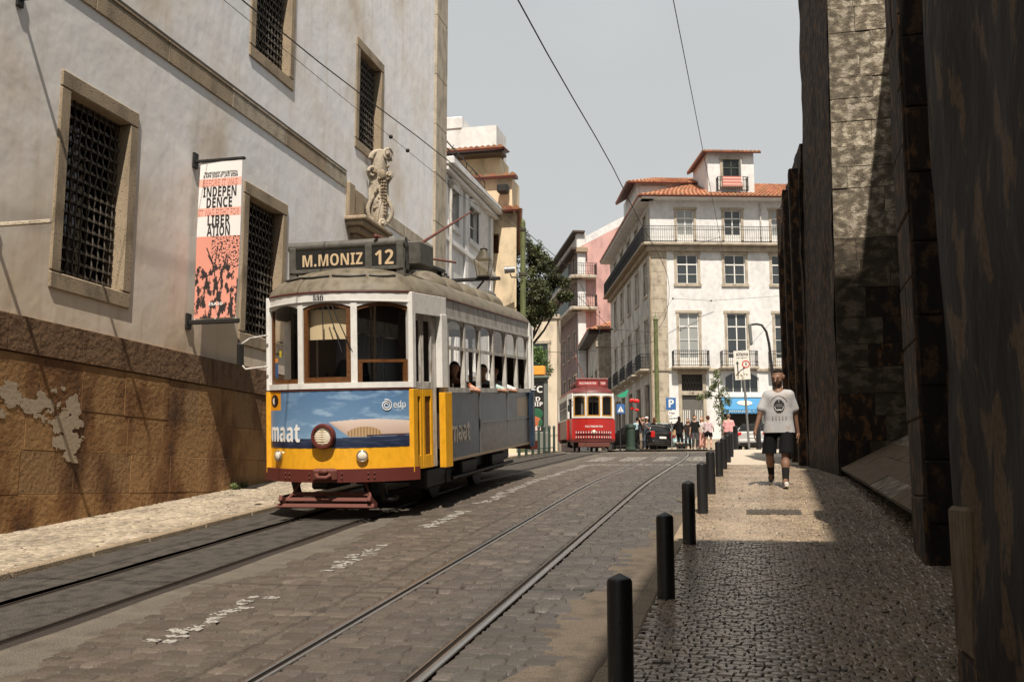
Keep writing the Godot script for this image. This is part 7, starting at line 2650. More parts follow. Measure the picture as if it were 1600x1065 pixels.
func build_cars() -> void:
	make_car("black_car", "black hatchback parked at the corner beside the standing group", M.car_black, P(-4.98, 54.6, 0.02), PI + 0.88)
	make_car("teal_car", "pale teal car parked behind the people chatting by the parking sign", M.car_teal, P(-4.05, 56.4, 0.02), PI + 0.95)
	make_car("silver_car", "silver estate car with red tail lights parked behind the sign post", M.car_silver, P(-0.40, 57.2, 0.04), PI - 0.12, true)
	var v := make_car("white_van", "white vehicle half hidden behind the red tram's left side", M.white_paint, P(-11.4, 51.0, 0.02), PI + 0.2, true)
	v.scale = Vector3(1.0, 1.25, 1.0)
# ---------------------------------------------------------------- people
# capsules [a, b, ra, rb] joined by a smooth minimum, meshed by surface nets
func blob(out: MB, caps: Array, cell: float, k: float) -> void:
	var lo := Vector3.INF
	var hi := -Vector3.INF
	for c in caps:
		var m: float = maxf(c[2], c[3]) + cell * 2
		lo = lo.min(c[0] - Vector3.ONE * m).min(c[1] - Vector3.ONE * m)
		hi = hi.max(c[0] + Vector3.ONE * m).max(c[1] + Vector3.ONE * m)
	var nx := int((hi.x - lo.x) / cell) + 2
	var ny := int((hi.y - lo.y) / cell) + 2
	var nz := int((hi.z - lo.z) / cell) + 2
	var f := PackedFloat32Array()
	f.resize(nx * ny * nz)
	f.fill(1.0)
	for c in caps:
		var a: Vector3 = c[0]
		var ab: Vector3 = c[1] - a
		var l2 := maxf(ab.length_squared(), 1e-9)
		var ra: float = c[2]
		var dr: float = c[3] - ra
		var m: float = maxf(c[2], c[3]) + cell * 2.0 + k
		var c0: Vector3 = (a.min(c[1]) - Vector3.ONE * m - lo) / cell
		var c1: Vector3 = (a.max(c[1]) + Vector3.ONE * m - lo) / cell
		for i in range(maxi(0, int(c0.x)), mini(nx, int(c1.x) + 2)):
			for j in range(maxi(0, int(c0.y)), mini(ny, int(c1.y) + 2)):
				var base := (i * ny + j) * nz
				for q in range(maxi(0, int(c0.z)), mini(nz, int(c1.z) + 2)):
					var p := lo + Vector3(i, j, q) * cell - a
					var t := clampf(p.dot(ab) / l2, 0.0, 1.0)
					var d := (p - ab * t).length() - ra - dr * t
					var o := f[base + q]
					var h := k - absf(d - o)
					f[base + q] = minf(d, o) - (h * h * 0.25 / k if h > 0.0 else 0.0)
	var vi := PackedInt32Array()
	vi.resize(nx * ny * nz)
	vi.fill(-1)
	var vs := PackedVector3Array()
	var ns := PackedVector3Array()
	var off := [0, nz, ny * nz, ny * nz + nz, 1, nz + 1, ny * nz + 1, ny * nz + nz + 1]
	var cor := [Vector3(0, 0, 0), Vector3(0, 1, 0), Vector3(1, 0, 0), Vector3(1, 1, 0), Vector3(0, 0, 1), Vector3(0, 1, 1), Vector3(1, 0, 1), Vector3(1, 1, 1)]
	var ed := [[0, 1], [2, 3], [4, 5], [6, 7], [0, 2], [1, 3], [4, 6], [5, 7], [0, 4], [1, 5], [2, 6], [3, 7]]
	for i in nx - 1:
		for j in ny - 1:
			var row := (i * ny + j) * nz
			for q in nz - 1:
				var b := row + q
				var neg := 0
				for e in 8:
					if f[b + off[e]] < 0.0:
						neg += 1
				if neg == 0 or neg == 8:
					continue
				var s := Vector3.ZERO
				var cnt := 0
				for e in ed:
					var fa := f[b + off[e[0]]]
					var fb := f[b + off[e[1]]]
					if (fa < 0.0) != (fb < 0.0):
						s += cor[e[0]].lerp(cor[e[1]], fa / (fa - fb))
						cnt += 1
				vi[b] = vs.size()
				vs.append(lo + (Vector3(i, j, q) + s / cnt) * cell)
				var g := Vector3(f[b + off[2]] + f[b + off[3]] + f[b + off[6]] + f[b + off[7]] - f[b] - f[b + off[1]] - f[b + off[4]] - f[b + off[5]],
					f[b + off[1]] + f[b + off[3]] + f[b + off[5]] + f[b + off[7]] - f[b] - f[b + off[2]] - f[b + off[4]] - f[b + off[6]],
					f[b + off[4]] + f[b + off[5]] + f[b + off[6]] + f[b + off[7]] - f[b] - f[b + off[1]] - f[b + off[2]] - f[b + off[3]])
				ns.append(g.normalized())
	var st := [ny * nz, nz, 1]
	for i in range(1, nx - 1):
		for j in range(1, ny - 1):
			var row := (i * ny + j) * nz
			for q in range(1, nz - 1):
				var b := row + q
				var ins := f[b] < 0.0
				for ax in 3:
					if ins == (f[b + st[ax]] < 0.0):
						continue
					var u: int = st[(ax + 1) % 3]
					var v: int = st[(ax + 2) % 3]
					var qd := [vi[b - u - v], vi[b - v], vi[b], vi[b - u]]
					if qd.min() < 0:
						continue
					if not ins:
						qd.reverse()
					# front faces run clockwise
					for e in [0, 2, 1, 0, 3, 2]:
						out.V.append(vs[qd[e]])
						out.N.append(ns[qd[e]])
						out.C.append(out.col)

func joint(a: Vector3, c: Vector3, l1: float, l2: float, toward: Vector3) -> Vector3:
	# the middle joint of a two-bone limb
	var d := c - a
	var l := clampf(d.length(), 0.02, (l1 + l2) * 0.999)
	var n := d.normalized()
	var x := (l1 * l1 - l2 * l2 + l * l) / (2 * l)
	var h := sqrt(maxf(0.0, l1 * l1 - x * x))
	var side := (toward - n * toward.dot(n)).normalized()
	return a + n * x + side * h

func hand_caps(w: Vector3, dir: Vector3, palm: Vector3, side: float, curl: float) -> Array:
	# wrist, pointing direction, palm normal; the thumb lies towards dir x palm times side
	var acr := dir.cross(palm).normalized() * side
	var r := []
	var k := w + dir * 0.085
	r.append([w, w + dir * 0.04, 0.026, 0.030])
	for q in [-0.028, -0.009, 0.010, 0.028]:
		r.append([w + dir * 0.03 + acr * q * 0.7, k + acr * q, 0.017, 0.0125])
	var ln := [0.068, 0.078, 0.082, 0.070]
	for i in 4:
		var q: float = [-0.030, -0.010, 0.011, 0.031][i]
		var p := k + acr * q
		var d := dir
		for s in 3:
			var c: float = curl * (0.6 + 0.35 * s) + 0.06 * (3 - i)
			d = (dir * cos(c) + palm * sin(c)).normalized()
			var e: Vector3 = p + d * ln[i] * [0.46, 0.30, 0.24][s]
			r.append([p, e, 0.0092 - 0.0007 * s, 0.0085 - 0.0007 * s])
			p = e
	var tb := w + dir * 0.025 + acr * 0.026
	var t1 := tb + (acr * 0.75 + dir * 0.65 + palm * 0.25).normalized() * 0.045
	var t2 := t1 + (acr * 0.25 + dir * 0.9 + palm * 0.35).normalized() * 0.032
	r.append([tb, t1, 0.016, 0.0115])
	r.append([t1, t2, 0.0112, 0.0085])
	return r

func person(label: String, at: Vector3, facing: float, o: Dictionary) -> Node3D:
	var t := thing("person", label, "person", at, facing, o.get("group", ""))
	var fine: bool = o.get("fine", false)
	var cell: float = o.get("cell", 0.026)
	var h: float = o.get("h", 1.72)
	var k: float = h / 1.78
	var wd: float = o.get("wide", 1.0)
	var lean: Vector3 = o.get("lean", Vector3.ZERO)
	var hipc: Vector3 = Vector3(0, 0.93, 0) * k + o.get("hip", Vector3.ZERO)
	var neck: Vector3 = hipc + Vector3(0, 0.56, 0) * k + lean
	var hips := [hipc + Vector3(-0.09 * wd, -0.02, 0) * k, hipc + Vector3(0.09 * wd, -0.02, 0) * k]
	var sh := [neck + Vector3(-0.180 * wd, -0.085, 0) * k, neck + Vector3(0.180 * wd, -0.085, 0) * k]
	var feet: Array = o.get("feet", [Vector3(-0.11, 0.085, 0.02), Vector3(0.11, 0.085, -0.04)])
	var hands: Array = o.get("hands", [Vector3(-0.27, 0.82, 0.08), Vector3(0.27, 0.82, 0.05)])
	var ank := []
	var kne := []
	var elb := []
	var wri := []
	for i in 2:
		ank.append(feet[i] * k)
		kne.append(joint(hips[i], ank[i], 0.43 * k, 0.42 * k, Vector3(0.1 * (i * 2 - 1), 0, 1)))
		wri.append(hands[i] * k)
		elb.append(joint(sh[i], wri[i], 0.29 * k, 0.26 * k, Vector3(0.35 * (i * 2 - 1), 0, -1)))
	var turn := Basis(Vector3.UP, o.get("turn", 0.0)) * Basis(Vector3.RIGHT, o.get("nod", 0.0))
	var hd: Vector3 = neck + Vector3(0, 0.155, 0.02) * k
	var hp := func(x: float, y: float, z: float) -> Vector3: return hd + turn * Vector3(x, y, z) * k
	var skin := []
	# head and neck
	var headcaps := [[hp.call(0, 0.03, -0.012), hp.call(0, 0.055, -0.02), 0.088 * k, 0.086 * k], [hp.call(0, -0.045, 0.035), hp.call(0, 0.0, 0.03), 0.056 * k, 0.070 * k], [hp.call(0, -0.085, 0.045), hp.call(0, -0.07, 0.04), 0.036 * k, 0.046 * k],
		[hp.call(0, 0.012, 0.098), hp.call(0, -0.028, 0.118), 0.010 * k, 0.0155 * k], [hp.call(-0.03, 0.025, 0.076), hp.call(0.03, 0.025, 0.076), 0.018 * k, 0.018 * k]]
	for s in [-1.0, 1.0]:
		headcaps.append([hp.call(s * 0.088, 0.005, -0.012), hp.call(s * 0.094, 0.035, -0.022), 0.014 * k, 0.018 * k])
		headcaps.append([hp.call(s * 0.045, -0.02, 0.06), hp.call(s * 0.05, -0.03, 0.045), 0.024 * k, 0.026 * k])
	var neckcap := [neck + Vector3(0, -0.06, -0.02) * k, hp.call(0, -0.04, -0.015), 0.062 * k, 0.055 * k]
	skin.append(neckcap)
	skin.append([neck + Vector3(-0.12, -0.07, 0) * k, neck + Vector3(0.12, -0.07, 0) * k, 0.06 * k, 0.06 * k])
	skin.append([neck + Vector3(0, -0.07, 0) * k, hipc, 0.09 * k, 0.10 * k])
	for i in 2:
		skin.append([sh[i], elb[i], 0.050 * k, 0.041 * k])
		skin.append([elb[i], wri[i], 0.041 * k, 0.027 * k])
		skin.append([hips[i], kne[i], 0.085 * k, 0.056 * k])
		skin.append([kne[i], kne[i].lerp(ank[i], 0.4) + Vector3(0, 0, -0.016), 0.056 * k, 0.061 * k])
		skin.append([kne[i].lerp(ank[i], 0.4) + Vector3(0, 0, -0.016), ank[i], 0.061 * k, 0.038 * k])
		var pitch: float = o.get("toe", [0.0, 0.0])[i]
		skin.append([ank[i], ank[i] + Basis(Vector3.RIGHT, pitch) * Vector3(0, -0.03, 0.10) * k, 0.036 * k, 0.034 * k])
		if not fine:
			var dh: Vector3 = (wri[i] - elb[i]).normalized()
			skin.append([wri[i], wri[i] + dh * 0.07 * k, 0.030 * k, 0.032 * k])
			skin.append([wri[i] + dh * 0.07 * k, wri[i] + dh * 0.15 * k + Vector3(0, -0.01, 0.015), 0.026 * k, 0.016 * k])
	var sb := MB.new()
	if fine:
		blob(sb, skin, cell, 0.03)
		blob(sb, headcaps + [neckcap], 0.0065, 0.018)
		for i in 2:
			var dh: Vector3 = (wri[i] - elb[i]).normalized()
			dh = (dh * 0.8 + Vector3(0, -0.35, 0.15)).normalized()
			var pn := Vector3((1.0 if i == 0 else -1.0), 0, -0.1)
			pn = (pn - dh * pn.dot(dh)).normalized()
			blob(sb, hand_caps(wri[i], dh, pn, 1.0 if i == 0 else -1.0, 0.42), 0.0042, 0.006)
	else:
		blob(sb, skin + headcaps, cell, 0.03)
	part(t, "body", sb, flat_mat(o.get("skin", lin(0.36, 0.20, 0.13)), 0.6))
	# top
	var tc := []
	var loose: float = o.get("loose", 0.0)
	for sd in [-1.0, 1.0]:
		tc.append([neck + Vector3(0.085 * sd * wd, -0.14, 0.0) * k, hipc + Vector3(0.075 * sd * wd, 0.16, 0.005) * k, (0.108 + loose * 0.7) * k, (0.104 + loose) * k])
		tc.append([hipc + Vector3(0.078 * sd * wd, 0.18, 0.005) * k, hipc + Vector3(0.104 * sd * wd, o.get("hem", 0.02) - 0.12, 0.0) * k, (0.104 + loose) * k, (0.122 + loose) * k])
		tc.append([neck + Vector3(0.03 * sd, -0.06, -0.01) * k, sh[0 if sd < 0 else 1] + Vector3(-0.03 * sd, 0.005, 0), 0.048 * k, 0.056 * k])
	tc.append([neck + Vector3(0, -0.16, 0.015) * k, hipc + Vector3(0, o.get("hem", 0.02) - 0.12, 0.012) * k, (0.105 + loose * 0.6) * k, (0.105 + loose) * k])
	var sl: float = o.get("sleeve", 0.75)
	for i in 2:
		if sl <= 1.0:
			tc.append([sh[i] + Vector3(0.012 * (1 - 2 * i), -0.01, 0), sh[i].lerp(elb[i], sl), 0.058 * k, (0.060 + loose) * k])
		else:
			tc.append([sh[i], elb[i], 0.066 * k, 0.055 * k])
			tc.append([elb[i], elb[i].lerp(wri[i], 0.9), 0.055 * k, 0.042 * k])
	var tb := MB.new()
	blob(tb, tc, cell * 0.9, 0.05)
	var hemy: float = hipc.y + (o.get("hem", 0.02) - 0.065) * k
	for q in tb.V.size():
		if absf(tb.V[q].x - hipc.x) < 0.27 * k:
			tb.V[q].y = maxf(tb.V[q].y, hemy)
	part(t, "top", tb, o.get("top_mat", flat_mat(o.get("top", lin(0.5, 0.5, 0.5)), 0.9)))
	# lower clothing
	var bc := []
	bc.append([hipc + Vector3(-0.08 * wd, 0.03, 0) * k, hipc + Vector3(0.08 * wd, 0.03, 0) * k, 0.104 * k, 0.104 * k])
	bc.append([hipc + Vector3(-0.085 * wd, -0.06, -0.01) * k, hipc + Vector3(0.085 * wd, -0.06, -0.01) * k, 0.115 * k, 0.115 * k])
	var kind: String = o.get("legs", "trousers")
	for i in 2:
		if kind == "trousers":
			bc.append([hips[i], kne[i], 0.100 * k, 0.078 * k])
			bc.append([kne[i], ank[i] + Vector3(0, 0.03, 0), 0.076 * k, 0.062 * k])
		elif kind == "shorts":
			bc.append([hips[i] + Vector3(0.02 * (i * 2 - 1), 0, 0), hips[i].lerp(kne[i], o.get("short", 0.80)) + Vector3(0.012 * (i * 2 - 1), 0, 0), 0.096 * k, 0.110 * k])
		else:
			bc.append([hips[i], kne[i].lerp(ank[i], 0.6), 0.12 * k, 0.16 * k])
	var bb := MB.new()
	blob(bb, bc, cell * 0.9, 0.03)
	if kind == "shorts":
		var cut: float = lerpf(hips[0].y, kne[0].y, o.get("short", 0.80) * 0.97)
		for q in bb.V.size():
			bb.V[q].y = maxf(bb.V[q].y, cut)
	part(t, kind, bb, flat_mat(o.get("bottom", lin(0.03, 0.03, 0.035)), 0.9))
	# shoes
	var sc := []
	for i in 2:
		var pitch: float = o.get("toe", [0.0, 0.0])[i]
		var fb := Basis(Vector3.UP, 0.12 * (i * 2 - 1)) * Basis(Vector3.RIGHT, pitch)
		var a0: Vector3 = ank[i]
		sc.append([a0 + fb * Vector3(0, -0.035, -0.035) * k, a0 + fb * Vector3(0, -0.045, 0.06) * k, 0.043 * k, 0.044 * k])
		sc.append([a0 + fb * Vector3(0, -0.045, 0.06) * k, a0 + fb * Vector3(0, -0.052, 0.155) * k, 0.044 * k, 0.036 * k])
	var sm := MB.new()
	blob(sm, sc, minf(cell, 0.012) if fine else cell * 0.7, 0.02)
	part(t, "shoes", sm, flat_mat(o.get("shoes", lin(0.05, 0.045, 0.04)), 0.7))
	# hair
	var hc := []
	var hs: float = o.get("hair_size", 1.0)
	hc.append([hp.call(0, 0.055, -0.030), hp.call(0, 0.072, -0.022), 0.092 * k * hs, 0.084 * k * hs])
	hc.append([hp.call(0, 0.0, -0.058), hp.call(0, 0.05, -0.045), 0.062 * k * hs, 0.08 * k * hs])
	if o.get("long_hair", false):
		for s in [-1.0, 0.0, 1.0]:
			hc.append([hp.call(s * 0.06, 0.03, -0.04), neck + Vector3(s * 0.085, -0.10 if not o.has("bun") else 0.05, -0.05 - 0.03 * (1.0 - absf(s))) * k, 0.05 * k, 0.045 * k])
	var hb := MB.new()
	blob(hb, hc, minf(cell, 0.009) if fine else cell * 0.7, 0.02)
	part(t, "hair", hb, flat_mat(o.get("hair", lin(0.012, 0.009, 0.007)), 0.8))
	if o.has("hat"):
		var hm := MB.new()
		hm.ball(hp.call(0, 0.07, -0.015), Vector3(0.105, 0.085, 0.115) * k, 14, true, turn)
		hm.box(hp.call(0, 0.075, 0.12), Vector3(0.16, 0.012, 0.11) * k, turn, 0.004)
		part(t, "cap", hm, flat_mat(o.hat))
	if fine:
		man_face(t, hp, k, turn)
		var sk := MB.new()
		var kc := []
		for i in 2:
			kc.append([ank[i] + Vector3(0, -0.01, 0), kne[i].lerp(ank[i], 0.58) + Vector3(0, 0, -0.010), 0.046 * k, 0.058 * k])
		blob(sk, kc, 0.011, 0.01)
		part(t, "socks", sk, flat_mat(lin(0.014, 0.013, 0.013), 0.95))
		for i in 2:
			var pitch: float = o.get("toe", [0.0, 0.0])[i]
			var fb := Basis(Vector3.UP, 0.12 * (i * 2 - 1)) * Basis(Vector3.RIGHT, pitch)
			var a0: Vector3 = ank[i]
			var so := MB.new()
			blob(so, [[a0 + fb * Vector3(0, -0.078, -0.045) * k, a0 + fb * Vector3(0, -0.080, 0.075) * k, 0.034, 0.042], [a0 + fb * Vector3(0, -0.080, 0.075) * k, a0 + fb * Vector3(0, -0.078, 0.165) * k, 0.042, 0.034]], 0.010, 0.01)
			for q in so.V.size():
				var lp := fb.inverse() * (so.V[q] - a0)
				lp.y = clampf(lp.y, -0.098 * k, -0.066 * k)
				so.V[q] = a0 + fb * lp
			part(t, "shoe_sole", so, flat_mat(lin(0.50, 0.47, 0.42), 0.8))
			var cap := MB.new()
			blob(cap, [[a0 + fb * Vector3(0, -0.050, 0.115) * k, a0 + fb * Vector3(0, -0.054, 0.158) * k, 0.041, 0.037]], 0.009, 0.01)
			part(t, "shoe_toe", cap, flat_mat(lin(0.45, 0.42, 0.38), 0.7))
	if o.has("bag"):
		boxpart(t, "bag", o.bag[0] * k, o.bag[1] * k, flat_mat(o.bag[2]), 0.03)
		var st := MB.new()
		st.tube([sh[0] + Vector3(0, 0.06, 0), o.bag[0] * k + Vector3(0, o.bag[1].y / 2, 0)], 0.012, 5)
		part(t, "bag_strap", st, flat_mat(o.bag[2]))
	if o.has("pack"):
		boxpart(t, "backpack", neck + Vector3(0, -0.24, -0.20) * k, Vector3(0.30, 0.42, 0.18) * k, flat_mat(o.pack), 0.06)
	return t

func man_face(t: Node3D, hp: Callable, k: float, turn: Basis) -> void:
	for s in [-1.0, 1.0]:
		var e := MB.new()
		e.ball(hp.call(s * 0.032, 0.010, 0.083), Vector3.ONE * 0.0115 * k, 12)
		part(t, "eye", e, flat_mat(lin(0.22, 0.19, 0.165), 0.3))
		var ir := MB.new()
		ir.ball(hp.call(s * 0.032, 0.007, 0.0915), Vector3.ONE * 0.0058 * k, 10)
		part(t, "iris", ir, flat_mat(lin(0.02, 0.012, 0.008), 0.2))
		var br := MB.new()
		br.tube([hp.call(s * 0.014, 0.030, 0.0955), hp.call(s * 0.032, 0.035, 0.093), hp.call(s * 0.052, 0.029, 0.080)], 0.0052 * k, 6)
		part(t, "eyebrow", br, flat_mat(lin(0.012, 0.009, 0.007), 0.9))
	var b := MB.new()
	blob(b, [[hp.call(-0.058, -0.035, 0.030), hp.call(-0.030, -0.085, 0.058), 0.015 * k, 0.021 * k], [hp.call(0.058, -0.035, 0.030), hp.call(0.030, -0.085, 0.058), 0.015 * k, 0.021 * k], [hp.call(-0.030, -0.085, 0.058), hp.call(0.030, -0.085, 0.058), 0.024 * k, 0.024 * k], [hp.call(-0.022, -0.043, 0.098), hp.call(0.022, -0.043, 0.098), 0.009 * k, 0.009 * k]], 0.006, 0.008)
	part(t, "beard", b, flat_mat(lin(0.014, 0.010, 0.008), 0.95))
	var l := MB.new()
	l.tube([hp.call(-0.024, -0.056, 0.097), hp.call(0, -0.055, 0.104), hp.call(0.024, -0.056, 0.097)], 0.0065 * k, 6)
	part(t, "lips", l, flat_mat(lin(0.16, 0.06, 0.045), 0.6))

func build_people() -> void:
	# the man walking down the pavement towards the camera
	var m := person("man in white printed T-shirt and black shorts walking down the right pavement", P(0.30, 16.7, 0.055), -0.06, {
		"fine": true, "cell": 0.012, "h": 1.83, "wide": 1.04, "loose": 0.016, "sleeve": 0.78, "legs": "shorts", "short": 0.98, "hem": -0.045,
		"skin": lin(0.17, 0.088, 0.054), "hair_size": 0.96, "top_mat": mat("tee_shirt", lin(0.36, 0.358, 0.365), 0.95, {"tex": M.plaster.albedo_texture, "scale": Vector3(1.2, 1.2, 1.2)}), "bottom": lin(0.006, 0.006, 0.0065), "shoes": lin(0.045, 0.04, 0.036),
		"feet": [Vector3(-0.155, 0.215, -0.32), Vector3(0.080, 0.085, 0.26)], "toe": [0.85, -0.08], "hands": [Vector3(-0.345, 0.85, 0.14), Vector3(0.275, 0.82, -0.10)], "lean": Vector3(0.01, 0, 0.03), "turn": -0.30, "nod": 0.20})
	shirt_print(m, 1.83)
	var g1 := "people chatting by the parking sign"
	person("woman in black with a tan bag standing nearest the parking sign", P(-4.12, 54.7, 0.08), 2.6, {"h": 1.72, "top": lin(0.012, 0.012, 0.013), "bottom": lin(0.012, 0.012, 0.014), "sleeve": 1.5, "hair": lin(0.015, 0.01, 0.008), "long_hair": true, "bag": [Vector3(0.30, 0.92, -0.10), Vector3(0.28, 0.34, 0.14), lin(0.42, 0.28, 0.17)], "hands": [Vector3(-0.22, 1.15, 0.22), Vector3(0.26, 0.95, 0.05)], "group": g1})
	person("woman in dark clothes half hidden behind the woman in black", P(-3.72, 55.6, 0.08), -0.2, {"h": 1.62, "top": lin(0.03, 0.026, 0.024), "bottom": lin(0.04, 0.04, 0.045), "hair": lin(0.10, 0.045, 0.025), "long_hair": true, "group": g1})
	person("man in black T-shirt and grey trousers in the middle of the chatting group", P(-3.32, 54.9, 0.08), 0.25, {"h": 1.78, "top": lin(0.012, 0.012, 0.012), "bottom": lin(0.055, 0.056, 0.06), "hands": [Vector3(-0.27, 0.86, 0.06), Vector3(0.25, 0.95, 0.12)], "group": g1})
	person("woman in white top and pink patterned skirt among the chatting group", P(-2.98, 55.3, 0.08), -0.5, {"h": 1.70, "top": lin(0.55, 0.53, 0.5), "bottom": lin(0.50, 0.27, 0.23), "legs": "skirt", "hair": lin(0.25, 0.13, 0.06), "long_hair": true, "skin": lin(0.45, 0.27, 0.19), "group": g1})
	person("woman seen from behind in pale pink top and black shorts", P(-2.62, 54.8, 0.08), 2.9, {"h": 1.74, "wide": 1.1, "top": lin(0.52, 0.40, 0.42), "bottom": lin(0.013, 0.012, 0.014), "legs": "shorts", "short": 0.6, "hair": lin(0.09, 0.035, 0.022), "hair_size": 1.15, "skin": lin(0.45, 0.27, 0.19), "hands": [Vector3(-0.24, 1.0, 0.20), Vector3(0.24, 1.0, 0.20)], "shoes": lin(0.05, 0.05, 0.05), "group": g1})
	person("man in pink shirt seen from behind left of the silver car", P(-1.52, 53.4, 0.06), 3.05, {"h": 1.80, "wide": 1.2, "loose": 0.02, "top": lin(0.60, 0.30, 0.30), "bottom": lin(0.10, 0.09, 0.085), "hair": lin(0.16, 0.12, 0.09), "skin": lin(0.42, 0.24, 0.17)})
	var g2 := "people waiting at the corner by the red tram"
	person("person with pale blue backpack standing behind the green pillar", P(-6.35, 55.0, 0.08), 2.7, {"h": 1.72, "top": lin(0.5, 0.48, 0.46), "bottom": lin(0.05, 0.05, 0.06), "pack": lin(0.33, 0.46, 0.52), "group": g2})
	person("man with dark top and bag at the corner, hand raised to his chin", P(-6.02, 54.5, 0.08), 0.3, {"h": 1.76, "top": lin(0.05, 0.05, 0.055), "bottom": lin(0.28, 0.23, 0.17), "hands": [Vector3(-0.10, 1.42, 0.24), Vector3(0.2, 1.0, 0.15)], "group": g2})
	person("woman in white cap and dark dress looking at her phone", P(-5.78, 54.3, 0.08), -0.3, {"h": 1.72, "top": lin(0.06, 0.07, 0.085), "bottom": lin(0.05, 0.06, 0.08), "hat": lin(0.62, 0.60, 0.56), "long_hair": true, "hands": [Vector3(-0.08, 1.28, 0.26), Vector3(0.10, 1.26, 0.26)], "group": g2})
	person("woman with brown hair and cream top just left of the black car", P(-5.45, 55.2, 0.08), 2.2, {"h": 1.70, "top": lin(0.60, 0.54, 0.46), "bottom": lin(0.45, 0.40, 0.34), "hair": lin(0.08, 0.035, 0.02), "long_hair": true, "group": g2})
	# in the yellow tram
	var tr := Basis(Vector3.RIGHT, atan(0.086))
	var inside := func(x: float, y: float, d: float) -> Vector3: return P(-5.53, 12.62) + tr * Vector3(x, y, -d)
	person("tram driver in dark jacket behind the front windows", inside.call(-0.05, 0.86, 0.95), 0.05, {"h": 1.55, "top": lin(0.03, 0.03, 0.04), "bottom": lin(0.02, 0.02, 0.02), "sleeve": 1.5, "skin": lin(0.36, 0.20, 0.13), "hands": [Vector3(-0.2, 1.1, 0.35), Vector3(0.2, 1.1, 0.35)]})
	var seat := [Vector3(-0.10, 0.12, 0.36), Vector3(0.10, 0.12, 0.36)]
	for k in 3:
		person(["passenger resting a bare arm on the second window sill of the yellow tram", "passenger in pale T-shirt at the fourth window of the yellow tram", "passenger in white sleeve at the fifth window of the yellow tram"][k], inside.call(0.86, 0.74, [2.9, 4.62, 5.4][k]), 0.1, {"h": 1.62, "hip": Vector3(0, -0.22, 0), "feet": seat, "top": [lin(0.30, 0.10, 0.05), lin(0.36, 0.47, 0.45), lin(0.60, 0.60, 0.60)][k], "sleeve": [0.3, 0.8, 0.85][k], "skin": lin(0.45, 0.24, 0.16), "hair": lin(0.05, 0.03, 0.02), "hands": [Vector3(-0.2, 1.0, 0.2), Vector3(0.36, 1.02, 0.26)], "long_hair": k == 0})

func shirt_print(t: Node3D, h: float) -> void:
	# printed emblem laid onto the chest of the shirt
	var shirt: MeshInstance3D = t.get_node("top")
	var v: PackedVector3Array = shirt.mesh.surface_get_arrays(0)[Mesh.ARRAY_VERTEX]
	var onto := func(p: Vector3) -> Vector3:
		var best := -1.0
		var z := 0.0
		var sum := 0.0
		for q in v:
			if absf(q.x - p.x) < 0.02 and absf(q.y - p.y) < 0.02 and q.z > 0.0:
				var w := 1.0 / (0.0004 + Vector2(q.x - p.x, q.y - p.y).length_squared())
				z += q.z * w
				sum += w
		return Vector3(p.x, p.y, (z / sum if sum > 0.0 else 0.15) + 0.004 + p.z)
	var c := Vector2(0.02, 1.215 * h / 1.78)
	var shapes := [[0.082, 0.105, M.print_black, 0.0], [0.060, 0.030, flat_mat(lin(0.10, 0.10, 0.105)), 0.004]]
	for s in shapes:
		var b := MB.new()
		var rows := []
		for i in 9:
			var row := PackedVector3Array()
			for j in 9:
				var a := Vector2(j / 4.0 - 1.0, i / 4.0 - 1.0)
				var q := a * (1.0 - 0.18 * pow(a.x * a.y, 2.0) * 2.0)
				row.append(onto.call(Vector3(c.x + q.x * s[0], c.y + q.y * s[1] + (0.012 if s[3] > 0 else 0.0), s[3])))
			rows.append(row)
		b.grid(rows)
		part(t, "printed_emblem", b, s[2])
	var wh := MB.new()
	for sd in [-1.0, 1.0]:
		wh.tube([onto.call(Vector3(c.x + sd * 0.02, c.y - 0.075, 0.003)), onto.call(Vector3(c.x + sd * 0.055, c.y - 0.05, 0.003)), onto.call(Vector3(c.x + sd * 0.068, c.y + 0.0, 0.003))], 0.007, 5)
	wh.tube([onto.call(Vector3(c.x - 0.03, c.y - 0.06, 0.003)), onto.call(Vector3(c.x + 0.03, c.y - 0.06, 0.003))], 0.012, 5)
	wh.tube([onto.call(Vector3(c.x, c.y + 0.06, 0.003)), onto.call(Vector3(c.x, c.y + 0.10, 0.003))], 0.006, 5)
	part(t, "printed_lines", wh, flat_mat(lin(0.42, 0.42, 0.42)))
	var ring := MB.new()
	var pts := []
	for i in 15:
		var w := PI * (0.12 + 0.76 * i / 14.0)
		pts.append(onto.call(Vector3(c.x + 0.135 * cos(w), c.y + 0.02 + 0.145 * sin(w), 0.001)))
	ring.tube(pts, 0.0055, 5)
	for j in 5:
		var x := c.x - 0.10 + 0.05 * j
		ring.tube([onto.call(Vector3(x, c.y - 0.15, 0.001)), onto.call(Vector3(x, c.y - 0.20, 0.001))], 0.008, 5)
	part(t, "printed_lettering", ring, flat_mat(lin(0.30, 0.265, 0.24)))
# ---------------------------------------------------------------- plants
func leaf_mesh() -> ArrayMesh:
	var b := MB.new()
	# a spray of five leaves
	for k in 5:
		var bs := Basis(Vector3.UP, TAU * k / 5.0 + 0.3 * k) * Basis(Vector3.RIGHT, 0.35 + 0.25 * (k % 3))
		var p := [Vector3(0, 0, 0.02), Vector3(0.035, 0.012, 0.07), Vector3(0, 0.0, 0.15), Vector3(-0.035, 0.012, 0.07)]
		b.tri(bs * p[0], bs * p[1], bs * p[2])
		b.tri(bs * p[0], bs * p[2], bs * p[3])
	return b.mesh()

